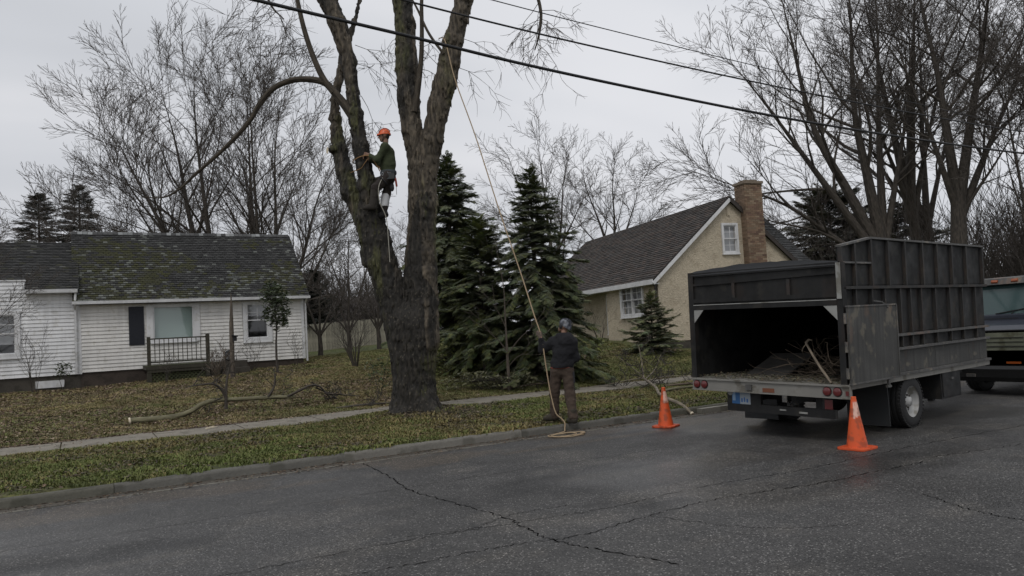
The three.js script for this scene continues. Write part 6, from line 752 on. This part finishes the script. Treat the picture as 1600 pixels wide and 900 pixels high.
function eyes(parent, H) { for (const s of [1, -1]) { const e = new THREE.SphereGeometry(0.010, 10, 8), p = H.at(0.078, 0.008, s * 0.03); e.translate(...p); mesh('eye', e, mat({ color: [0.05, 0.04, 0.035], roughness: 0.2 }), parent); } }
function boot(parent, ank, toe, c) { const d = V(toe[0] - ank[0], 0, toe[2] - ank[2]).normalize(), yy = toe[1], b = [[ank, [ank[0], ank[1] + 0.12, ank[2]], 0.062, 0.064], [[ank[0] - d.x * 0.03, yy + 0.055, ank[2] - d.z * 0.03], [ank[0] + d.x * 0.08, yy + 0.06, ank[2] + d.z * 0.08], 0.052, 0.052], [[ank[0] + d.x * 0.08, yy + 0.055, ank[2] + d.z * 0.08], [ank[0] + d.x * 0.17, yy + 0.045, ank[2] + d.z * 0.17], 0.052, 0.043]]; return raw('boot', net(b, 0.05, 0.01, { cut: [(x, y, z) => yy + 0.004 - y] }), c, parent); }

{ // worker on the verge
  const P = thing('person', 'person in black hoodie, brown trousers and dark helmet holding a line', 'person', [7.2, 0.13, -11.1], VIEW);
  const H = headBones([0.185, 1.665, -0.03], [-0.62, 0.42, -0.62], [0.35, 0.85, 0.1]), n0 = [0.17, 1.42, 0.0];
  const LA = [[-0.02, 1.40, -0.04], [-0.21, 1.29, -0.12], [-0.235, 1.50, -0.06]], RA = [[0.30, 1.385, 0.03], [0.35, 1.12, 0.0], [0.24, 1.02, -0.26]];
  const LL = [[0.01, 0.90, -0.02], [-0.055, 0.50, -0.08], [-0.065, 0.10, -0.14]], RL = [[0.19, 0.90, 0.0], [0.205, 0.49, 0.06], [0.235, 0.09, 0.18]];
  const body = [[[0.10, 0.96, 0], [0.13, 1.15, 0], 0.09, 0.11], [[0.13, 1.15, 0], [0.15, 1.34, 0], 0.11, 0.11], [LA[0], RA[0], 0.055, 0.055], [n0, H.at(-0.03, -0.06, 0), 0.06, 0.055], [LL[0], LL[1], 0.07, 0.055], [LL[1], LL[2], 0.052, 0.036], [RL[0], RL[1], 0.07, 0.055], [RL[1], RL[2], 0.052, 0.036], [LA[0], LA[1], 0.052, 0.043], [LA[1], LA[2], 0.042, 0.028], [RA[0], RA[1], 0.052, 0.043], [RA[1], RA[2], 0.042, 0.028]];
  raw('body', mergeBody([net(body, 0.05, 0.014), net(H.bones, 0.03, 0.005), net(handBones(LA[2], [-0.12, 1, -0.15], [-0.55, 0.1, -0.8], 1), 0.012, 0.0045), net(handBones(RA[2], [-0.6, 0.1, -0.7], [-0.5, -0.5, 0.5], 0.7), 0.012, 0.0045)]), M.skin, P); eyes(P, H);
  const hood = [[[0.10, 1.0, 0.0], [0.135, 1.18, 0.0], 0.165, 0.165], [[0.04, 1.02, 0], [0.19, 1.02, 0.0], 0.13, 0.13], [[0.09, 1.25, 0.02], [0.20, 1.25, 0.02], 0.135, 0.135], [[0.08, 1.36, 0.0], [0.23, 1.355, 0.02], 0.105, 0.105], [LA[0], RA[0], 0.092, 0.092], [LA[0], LA[1], 0.088, 0.070], [LA[1], [-0.232, 1.47, -0.07], 0.068, 0.046], [RA[0], RA[1], 0.088, 0.068], [RA[1], RA[2], 0.066, 0.046], [[0.10, 1.50, 0.04], [0.25, 1.49, 0.05], 0.072, 0.072], [[0.12, 1.44, 0.10], [0.23, 1.44, 0.10], 0.062, 0.062], [[0.17, 1.38, 0.12], [0.18, 1.30, 0.12], 0.055, 0.03]];
  raw('hoodie', net(hood, 0.06, 0.011, { fold: 0.018, seed: 3, cut: [(x, y) => 0.955 - y] }), cloth([0.012, 0.012, 0.015]), P).userData.label = 'black hooded sweatshirt';
  const tr = [[[0.03, 0.92, 0], [0.17, 0.92, 0.0], 0.125, 0.125], [LL[0], LL[1], 0.112, 0.085], [LL[1], [-0.065, 0.12, -0.14], 0.083, 0.080], [RL[0], RL[1], 0.112, 0.086], [RL[1], [0.235, 0.12, 0.18], 0.084, 0.082]];
  raw('trousers', net(tr, 0.05, 0.011, { fold: 0.022, seed: 8, cut: [(x, y) => y - 1.0, (x, y, z) => 0.065 - y] }), cloth([0.075, 0.052, 0.038]), P).userData.label = 'brown work trousers';
  const belt = new THREE.TorusGeometry(0.142, 0.011, 8, 32); belt.rotateX(Math.PI / 2); belt.scale(1.32, 1.7, 1).translate(0.102, 0.966, 0.0); mesh('belt', belt, mat({ color: [0.22, 0.05, 0.03], roughness: 0.7 }), P);
  const bm = cloth([0.05, 0.042, 0.03]); boot(P, LL[2], [-0.22, 0.035, -0.16], bm); boot(P, RL[2], [0.18, 0.002, 0.06], bm);
  helmet(P, H, (f, u, s) => { const n = vn(f * 3.2 + 4, u * 4.5, s * 3.2); return n > 0.70 ? [0.15, 0.16, 0.18] : n > 0.54 ? [0.06, 0.065, 0.08] : [0.022, 0.025, 0.034]; }, { muffs: true, ridge: M.shutter, label: 'dark blue helmet with pale pattern' });
  mesh('tool_pouch', [new THREE.BoxGeometry(0.05, 0.2, 0.09).translate(0.285, 0.78, 0.04), bar([0.285, 0.7, 0.05], [0.29, 0.52, 0.06], 0.02)], M.dark, P);
  raw('glove', net([...handBones(LA[2], [-0.12, 1, -0.15], [-0.55, 0.1, -0.8], 1)].map(b => [b[0], b[1], b[2] + 0.003, b[3] + 0.003]), 0.012, 0.005), cloth([0.14, 0.105, 0.085]), P);
}
{ // climber
  const Y = 4.18, P = thing('person', 'climber in orange helmet and olive shirt strapped up in the forked tree', 'person', [5.95, Y, -14.35], VIEW), y = v => v - Y;
  const Zc = 0.22, H = headBones([-0.41, y(5.885), Zc], [-1, -0.12, 0.25], [-0.05, 1, 0]);
  const N = { sh: [-0.37, y(5.62), Zc + 0.16], el: [-0.53, y(5.36), Zc + 0.20], ha: [-0.70, y(5.485), Zc + 0.10] }, F = { sh: [-0.38, y(5.62), Zc - 0.15], el: [-0.56, y(5.34), Zc - 0.14], ha: [-0.73, y(5.43), Zc - 0.02] };
  const nl = [[-0.37, y(5.02), Zc + 0.10], [-0.60, y(4.80), Zc + 0.14], [-0.675, y(4.43), Zc + 0.12]], fl = [[-0.35, y(5.02), Zc - 0.08], [-0.42, y(4.68), Zc - 0.04], [-0.475, y(4.30), Zc - 0.02]];
  const body = [[[-0.36, y(5.05), Zc], [-0.34, y(5.28), Zc], 0.12, 0.12], [[-0.34, y(5.28), Zc], [-0.365, y(5.55), Zc], 0.125, 0.125], [N.sh, F.sh, 0.065, 0.065], [[-0.385, y(5.64), Zc], H.at(-0.03, -0.06, 0), 0.058, 0.055], [N.sh, N.el, 0.05, 0.042], [N.el, N.ha, 0.042, 0.028], [F.sh, F.el, 0.05, 0.042], [F.el, F.ha, 0.042, 0.028], [nl[0], nl[1], 0.085, 0.06], [nl[1], nl[2], 0.058, 0.04], [fl[0], fl[1], 0.085, 0.058], [fl[1], fl[2], 0.056, 0.04]];
  const hb1 = handBones(N.ha, [-1, 0.35, -0.2], [-0.2, 0.2, -0.9], 0.8), hb2 = handBones(F.ha, [-1, 0.2, 0.2], [0, 0.3, 0.9], 0.8);
  raw('body', mergeBody([net(body, 0.05, 0.014), net(H.bones, 0.03, 0.005), net(hb1, 0.012, 0.0045), net(hb2, 0.012, 0.0045)]), mat({ color: [0.22, 0.125, 0.085], roughness: 0.6 }), P); eyes(P, H);
  const hairG = net([[H.at(-0.07, -0.01, 0.03), H.at(-0.07, -0.01, -0.03), 0.045, 0.045], [H.at(-0.06, -0.05, 0.02), H.at(-0.06, -0.05, -0.02), 0.035, 0.035]], 0.03, 0.006); raw('hair', hairG, mat({ color: [0.015, 0.012, 0.01] }), P);
  raw('shirt', net([[[-0.36, y(5.16), Zc], [-0.345, y(5.3), Zc], 0.145, 0.145], [[-0.345, y(5.3), Zc], [-0.36, y(5.53), Zc], 0.145, 0.15], [N.sh, F.sh, 0.085, 0.085], [[-0.385, y(5.66), Zc], [-0.39, y(5.70), Zc], 0.075, 0.068], [N.sh, N.el, 0.074, 0.060], [N.el, [-0.68, y(5.47), Zc + 0.11], 0.058, 0.042], [F.sh, F.el, 0.074, 0.06], [F.el, [-0.71, y(5.42), Zc - 0.03], 0.058, 0.042]], 0.05, 0.011, { fold: 0.016, seed: 5, cut: [(px, py) => y(5.10) - py] }), cloth([0.050, 0.062, 0.028]), P).userData.label = 'olive green shirt';
  raw('trousers', net([[[-0.36, y(5.06), Zc + 0.05], [-0.35, y(5.06), Zc - 0.05], 0.132, 0.132], [nl[0], nl[1], 0.110, 0.086], [nl[1], [-0.67, y(4.47), Zc + 0.12], 0.084, 0.072], [fl[0], fl[1], 0.108, 0.082], [fl[1], [-0.46, y(4.42), Zc - 0.02], 0.08, 0.066]], 0.05, 0.011, { fold: 0.018, seed: 9, cut: [(px, py) => py - y(5.14)] }), cloth([0.038, 0.030, 0.026]), P).userData.label = 'dark work trousers';
  raw('shin_pad', net([[[-0.43, y(4.66), Zc - 0.02], [-0.465, y(4.45), Zc - 0.0], 0.088, 0.078]], 0.03, 0.01, { cut: [(px, py) => py - y(4.70), (px, py) => y(4.44) - py] }), mat({ color: [0.55, 0.55, 0.56], roughness: 0.8 }), P).userData.label = 'pale grey climbing shin pad';
  raw('gaiter', net([[[-0.615, y(4.76), Zc + 0.14], [-0.67, y(4.46), Zc + 0.12], 0.088, 0.078]], 0.03, 0.01), cloth([0.05, 0.043, 0.036]), P);
  const bm = cloth([0.040, 0.034, 0.028]); boot(P, nl[2], [-0.95, y(4.36), Zc + 0.16], bm); boot(P, fl[2], [-0.60, y(4.21), Zc - 0.05], cloth([0.016, 0.015, 0.015]));
  // harness
  const hn = new THREE.TorusGeometry(0.150, 0.022, 10, 32); hn.rotateX(Math.PI / 2); hn.scale(0.98, 2.1, 1.0).translate(-0.352, y(5.12), Zc); const hm = mesh('harness', [hn], mat({ color: [0.035, 0.045, 0.05], roughness: 0.8 }), P); const lt = (a, b, rr) => { const t = new THREE.TorusGeometry(rr, 0.014, 8, 26), q = new THREE.Quaternion().setFromUnitVectors(V(0, 0, 1), V(...a).sub(V(...b)).normalize()); t.applyQuaternion(q); const c = V(...a).lerp(V(...b), 0.35); t.translate(c.x, c.y, c.z); return t; }; mesh('leg_loop', lt(nl[0], nl[1], 0.108), M.dark, hm); mesh('leg_loop', lt(fl[0], fl[1], 0.105), M.dark, hm); mesh('gear_pouch', [new THREE.BoxGeometry(0.16, 0.12, 0.05).translate(-0.29, y(5.02), Zc + 0.17), new THREE.BoxGeometry(0.07, 0.05, 0.03).translate(-0.42, y(5.11), Zc + 0.17)], mat({ color: [0.05, 0.055, 0.055] }), hm); for (let k = 0; k < 4; k++) mesh('carabiner', new THREE.TorusGeometry(0.022, 0.005, 6, 16).scale(0.7, 1.4, 1).translate(-0.44 + k * 0.05, y(5.07 - 0.02 * (k % 2)), Zc + 0.19), mat({ color: [0.4, 0.42, 0.45], roughness: 0.3, metalness: 0.8 }), hm);
  helmet(P, H, (f, u, s) => vn(f * 6, u * 7, s * 6) > 0.78 ? [0.25, 0.06, 0.03] : [0.70, 0.115, 0.028], { brim: true, ridge: mat({ color: [0.40, 0.06, 0.02] }), label: 'orange helmet' });
  // tools and lines, in the same turned frame
  const w = (x, yy, z) => V(x, yy, z).applyEuler(new THREE.Euler(0, VIEW, 0)).add(V(5.95, 0, -14.35));
  const saw = thing('hand_saw', 'red-handled saw hanging at the climber’s hip', 'saw', [0, 0, 0]); const sp = w(-0.215, 5.0, Zc + 0.06); saw.position.copy(sp); mesh('handle', [new THREE.CapsuleGeometry(0.022, 0.14, 4, 10).scale(1, 1, 0.7).rotateZ(0.12).translate(0.02, -0.09, 0)], mat({ color: [0.34, 0.045, 0.03], roughness: 0.5 }), saw); mesh('scabbard', [new THREE.BoxGeometry(0.05, 0.16, 0.02).translate(-0.01, 0.06, 0)], M.dark, saw); mesh('tether', [bar([0.02, -0.18, 0], [0.02, -0.34, 0], 0.008)], M.railSteel, saw);
  const pou = thing('throw_pouch', 'small black pouch dangling below the climber’s harness', 'pouch', [0, 0, 0]); pou.position.copy(w(-0.28, 4.80, Zc + 0.08)); mesh('bag', new THREE.SphereGeometry(0.055, 14, 10).scale(0.8, 1.4, 0.8), M.dark, pou); mesh('cord', bar([0, 0.07, 0], [-0.02, 0.25, 0], 0.01), M.dark, pou);
  const rope = (name, label, pts, rad, m) => { const t = new Tubes(), c = curve(pts.map(p => w(...p)), pts.length * 6); t.tube(c, c.map(() => rad), 6, true); return tag(raw(name, t.build(), m), label, 'rope'); };
  const orangeR = mat({ color: [0.30, 0.17, 0.07], roughness: 0.9 }), paleR = mat({ color: [0.42, 0.40, 0.34], roughness: 0.9 });
  rope('lanyard', 'tan lanyard looped round the stem in front of the climber', [[-0.50, 5.14, Zc + 0.12], [-0.60, 5.34, Zc + 0.16], [-0.72, 5.47, Zc + 0.13], [-0.92, 5.46, 0.295], [-1.06, 5.42, 0.18], [-1.09, 5.41, 0.06], [-1.0, 5.41, -0.08], [-0.85, 5.43, -0.10], [-0.72, 5.45, -0.02], [-0.60, 5.36, Zc - 0.10], [-0.48, 5.14, Zc - 0.10]], 0.011, orangeR);
  rope('climbing_line', 'thin line hanging from the climber’s harness down past the crotch', [[-0.40, 5.06, Zc + 0.18], [-0.52, 4.80, Zc + 0.24], [-0.52, 4.5, Zc + 0.2], [-0.42, 4.2, Zc + 0.14], [-0.40, 3.7, Zc + 0.1], [-0.40, 3.3, Zc + 0.06]], 0.008, paleR);
  rope('climbing_line', 'orange line looped below the climber’s hands', [[-0.72, 5.44, Zc + 0.09], [-0.82, 5.30, Zc + 0.12], [-0.88, 5.24, 0.30], [-1.08, 5.18, 0.24], [-1.14, 5.2, 0.12]], 0.007, orangeR);
}
// ---------- hauling line ----------
{
  const m = mat({ color: [0.36, 0.27, 0.17], roughness: 0.85 }), t = new Tubes(), c = curve([[6.62, 7.92, -13.90], [6.60, 7.80, -13.62], [6.63, 6.9, -13.30], [6.72, 5.58, -12.72], [6.84, 4.0, -12.14], [6.945, 2.76, -11.66], [7.0, 2.0, -11.38], [7.03, 1.72, -11.28], [7.045, 1.5, -11.24], [7.055, 1.10, -11.19], [7.08, 0.6, -11.12], [7.12, 0.30, -11.05], [7.18, 0.22, -10.99], [7.2, 0.15, -10.93], [7.16, 0.06, -10.88], [7.10, 0.03, -10.80], [6.95, 0.022, -10.74]], 120); t.tube(c, c.map(() => 0.011), 7);
  const coil = []; for (let k = 0; k < 130; k++) { const a = k / 130 * 6.2832 * 3.2, rr = 0.22 + 0.05 * Math.sin(k * 0.21) + 0.03 * Math.sin(k * 0.05); coil.push(V(6.93 + Math.cos(a) * rr * 1.3, 0.014 + k * 0.00012 + 0.003 * Math.sin(k), -10.50 + Math.sin(a) * rr * 0.75)); } t.tube(coil, coil.map(() => 0.009), 6, true); tag(raw('hauling_line', t.build(), m), 'tan rope from the right stem through the ground worker’s hand to the road', 'rope');
}
// ---------- overhead cables ----------
{
  const cm = mat({ color: [0.012, 0.012, 0.014], roughness: 0.6 }), mk = (label, pts, rad) => { const t = new Tubes(), c = curve(pts.map(p => [p[0], p[1], p[2] ?? -12]), 90); t.tube(c, c.map(() => rad), 7); tag(raw('overhead_cable', t.build(), cm), label, 'cable', 'cables along the street'); };
  mk('lowest and thickest cable over the street', [[-14, 8.75], [-6, 8.0], [2.55, 7.23], [5, 7.04], [7.21, 6.85], [10.29, 6.66], [14.11, 6.48], [19, 6.37], [25.45, 6.35], [34, 6.6], [42, 7.1]], 0.030);
  mk('middle one of three cables over the street', [[-14, 9.3], [-4, 8.4], [5.3, 7.65], [7.9, 7.48], [10.35, 7.36], [14.2, 7.21], [19.1, 7.09], [25.6, 7.04], [34, 7.3], [42, 7.8]], 0.018); mk('highest and thinnest cable over the street', [[-14, 9.8], [-4, 8.8], [6.87, 7.98], [11.45, 7.73], [14.24, 7.60], [19.1, 7.40], [25.6, 7.22], [34, 7.6], [42, 8.3]], 0.010);
  for (const [x, l] of [[-14, 'wooden utility pole out along the street to the left'], [42, 'wooden utility pole out along the street to the right']]) { const T = thing('utility_pole', l, 'pole', [x, 0.15, -12], 0, 'utility poles along the street'), t = new Tubes(); t.tube([V(0, -0.4, 0.2), V(0, 4, 0.2), V(0, 10.4, 0.2)], [0.15, 0.13, 0.1], 12, true); raw('pole', t.build(), M.barkWarm, T); mesh('bracket', [box(-0.06, 0.06, 6.6, 6.75, 0, 0.2), box(-0.06, 0.06, 7.4, 7.5, 0, 0.2), box(-0.06, 0.06, 8.0, 8.1, 0, 0.2)], M.brownMetal, T); }
}
// ---------- fallen branches, post, odds and ends ----------
function fallen(name, label, pts, rads, o = {}) {
  const T = thing(name, label, 'branch', [pts[0][0], groundY(pts[0][0], pts[0][2]), pts[0][2]]), p0 = T.position, r = rng(o.seed || 1), tb = new Tubes(), tw = new Tubes(), rel = p => V(p[0] - p0.x, p[1] - p0.y, p[2] - p0.z);
  const sd = new Tubes(), c = curve(pts.map(rel), pts.length * 5); tb.tube(c, taper(rads, c.length), 8, false); for (const [q, rr] of o.side || []) { const d = curve(q.map(rel), q.length * 4); (o.dark ? sd : tb).tube(d, taper(rr, d.length), 6); for (let k = 0; k < (o.n || 6); k++) tip(d[Math.floor((0.4 + 0.6 * r()) * (d.length - 1))], 0.35, 0); }
  function tip(q, L, lvl) { const pp = [q.clone()]; let d = V((r() - 0.5) * 1.6, (r() - 0.35) * 1.2, (r() - 0.5) * 1.6).normalize(); for (let k = 0; k < 3; k++) { d.add(V((r() - 0.5) * 0.8, (r() - 0.5) * 0.8, (r() - 0.5) * 0.8)).normalize(); const e = pp[k].clone().addScaledVector(d, L / 3), gy = groundY(e.x + p0.x, e.z + p0.z) - p0.y + 0.015; if (e.y < gy) e.y = gy; pp.push(e); } const rr = 0.012 - lvl * 0.003; tw.tube(pp, [rr, rr * 0.8, rr * 0.6, rr * 0.3], 4); if (lvl < 2) for (let k = 0; k < 3; k++) tip(pp[1 + Math.floor(r() * 3)], L * 0.6, lvl + 1); }
  for (let k = 0; k < (o.tips || 10); k++) tip(c[Math.floor((0.55 + 0.45 * r()) * (c.length - 1))], o.tipL || 0.5, 0);
  raw('limb', tb.build(), o.bark || M.bark, T); if (sd.p.length) raw('side_branches', sd.build(), M.barkDark, T).userData.kind = 'stuff'; raw('twigs', tw.build(), M.barkDark, T).userData.kind = 'stuff';
  if (o.cut) { const d = V(...rel(pts[1])).normalize(), g = new THREE.CylinderGeometry(rads[0] * 1.06, rads[0] * 1.03, 0.035, 16); g.applyQuaternion(new THREE.Quaternion().setFromUnitVectors(V(0, 1, 0), d)); const q = rel(pts[0]); g.translate(q.x - d.x * 0.004, q.y, q.z - d.z * 0.004); mesh('cut_end', g, M.cutWood, T, null, 'pale freshly sawn end'); }
  return T;
}
const mossBark = mat({ color: [0.23, 0.225, 0.145], map: barkTex, bumpMap: barkBump, bumpScale: 0.008 });
fallen('fallen_branch', 'long crooked felled limb lying on the leafy lawn', [[0.92, 0.34, -18.1], [1.37, 0.33, -18.1], [1.81, 0.34, -18.1], [2.14, 0.43, -18.1], [2.34, 0.55, -18.1], [2.61, 0.61, -18.12], [3.09, 0.59, -18.14], [3.79, 0.57, -18.12], [4.40, 0.53, -18.1]], [0.07, 0.066, 0.062, 0.055, 0.052, 0.05, 0.047, 0.044, 0.04], { seed: 4, cut: true, bark: mossBark, dark: true, tips: 3, tipL: 0.5, side: [[[[4.22, 0.55, -18.1], [4.54, 0.70, -18.0], [4.77, 0.77, -18.05], [4.99, 0.72, -18.1], [5.14, 0.54, -18.1], [5.29, 0.36, -18.1]], [0.036, 0.033, 0.028, 0.023, 0.018, 0.01]], [[[2.86, 0.40, -18.1], [2.86, 0.67, -18.1], [2.91, 1.10, -18.15], [3.01, 1.45, -18.2]], [0.042, 0.036, 0.026, 0.012]], [[[2.86, 0.66, -18.1], [2.76, 0.85, -18.05], [2.60, 0.98, -18.0], [2.29, 0.99, -18.0], [2.0, 0.96, -18.0]], [0.036, 0.032, 0.028, 0.02, 0.009]], [[[3.78, 0.58, -18.1], [3.92, 0.80, -18.1], [3.97, 1.10, -18.1]], [0.032, 0.028, 0.015]], [[[5.1, 0.55, -18.1], [5.4, 0.50, -18.0], [5.9, 0.42, -17.9]], [0.022, 0.018, 0.01]], [[[4.9, 0.7, -18.1], [5.3, 0.5, -18.3], [5.5, 0.34, -18.3]], [0.022, 0.018, 0.01]]], n: 3 });
fallen('fallen_branch', 'cut brush limb trailing from the verge into the gutter', [[10.0, 0.03, -10.82], [10.02, 0.17, -11.1], [10.12, 0.26, -11.6], [10.5, 0.30, -12.3], [11.2, 0.32, -13.2], [12.0, 0.36, -14.4], [12.5, 0.42, -15.2], [12.8, 0.8, -15.6], [12.9, 1.2, -15.8]], [0.032, 0.034, 0.034, 0.032, 0.03, 0.028, 0.024, 0.016, 0.006], { seed: 6, cut: true, bark: mat({ color: [0.30, 0.27, 0.22], map: barkTex }), tips: 12, tipL: 0.6, side: [[[[12.2, 0.36, -14.7], [13.0, 0.40, -14.9], [13.8, 0.35, -15.0]], [0.02, 0.016, 0.006]], [[[12.4, 0.4, -15.1], [12.0, 0.36, -15.3], [11.4, 0.3, -15.4]], [0.022, 0.016, 0.006]], [[[12.2, 0.38, -14.8], [12.9, 0.6, -15.2], [13.3, 0.95, -15.4]], [0.016, 0.012, 0.005]], [[[12.5, 0.42, -15.2], [12.2, 0.8, -15.5], [11.9, 1.05, -15.6]], [0.016, 0.012, 0.005]]] });
fallen('fallen_branch', 'mossy stick lying on the verge behind the nearest cone', [[11.4, 0.22, -13.3], [12.1, 0.23, -13.5], [12.9, 0.24, -13.3], [13.8, 0.22, -13.4]], [0.035, 0.033, 0.025, 0.012], { seed: 7, bark: mossBark, tips: 5 });
fallen('fallen_branch', 'brushy stick across the verge beside the truck bumper', [[12.3, 0.24, -14.2], [13.2, 0.25, -14.0], [14.2, 0.24, -13.6], [15.2, 0.22, -13.5]], [0.03, 0.028, 0.022, 0.01], { seed: 9, bark: M.barkWarm, tips: 12, tipL: 0.6 });
fallen('fallen_branch', 'small fallen stick at the foot of the conifers', [[9.3, 0.32, -16.9], [10.2, 0.36, -17.0], [11.2, 0.36, -16.8]], [0.03, 0.026, 0.012], { seed: 10, bark: M.barkWarm, tips: 6 });
fallen('fallen_branch', 'dark stick on the lawn edge left of the great trunk', [[5.0, 0.27, -16.9], [5.6, 0.29, -16.85], [6.5, 0.28, -16.7]], [0.025, 0.028, 0.012], { seed: 12, bark: M.barkDark, tips: 8, tipL: 0.35 });
tag(raw('kerb_block', (() => { const g = join(new THREE.BoxGeometry(1.15, 0.10, 0.14, 8, 2, 2)); return g; })(), M.mortar), 'loose pale concrete block lying in the gutter by the truck', 'block').position.set(10.75, 0.052, -10.80);
{ // weathered post with a feeder on the front lawn
  const T = thing('garden_post', 'weathered tapering post with small feeder in the front lawn', 'post', [4.47, 0.75, -26.75]), t = new Tubes(); t.tube([V(0, -0.2, 0), V(0, 0.9, 0), V(0.01, 1.8, 0), V(0.03, 2.5, 0), V(0.035, 2.85, 0)], [0.085, 0.08, 0.07, 0.035, 0.012], 8); raw('post', t.build(), M.bark, T); mesh('feeder', [new THREE.BoxGeometry(0.12, 0.16, 0.14).translate(0.09, 1.32, 0.05), new THREE.BoxGeometry(0.2, 0.03, 0.2).rotateZ(-0.2).translate(0.09, 1.42, 0.05)], M.dark, T);
  const b = thing('black_bag', 'black bag standing on the porch step', 'bag', [4.72, 1.30, -29.15]); const bg = net([[[0, 0.08, 0], [0, 0.28, 0], 0.13, 0.10], [[0.02, 0.3, 0], [0.05, 0.36, 0], 0.05, 0.02]], 0.06, 0.016, { fold: 0.05, cut: [(x, y) => -y] }); raw('bag', bg, mat({ color: [0.010, 0.011, 0.013], roughness: 0.4 }), b);
  const lid = thing('white_scrap', 'white splinter of wood lying on the sidewalk', 'wood scrap', [2.1, groundY(2.1, -15.7) + 0.03, -15.75], 0.3); mesh('splinter', [prism([[0, 0], [0.16, 0.01], [0.24, 0.025], [0.15, 0.035], [0.01, 0.02]], -0.015, 0.02)], M.cutWood, lid);
}
renderer.render(scene, camera);
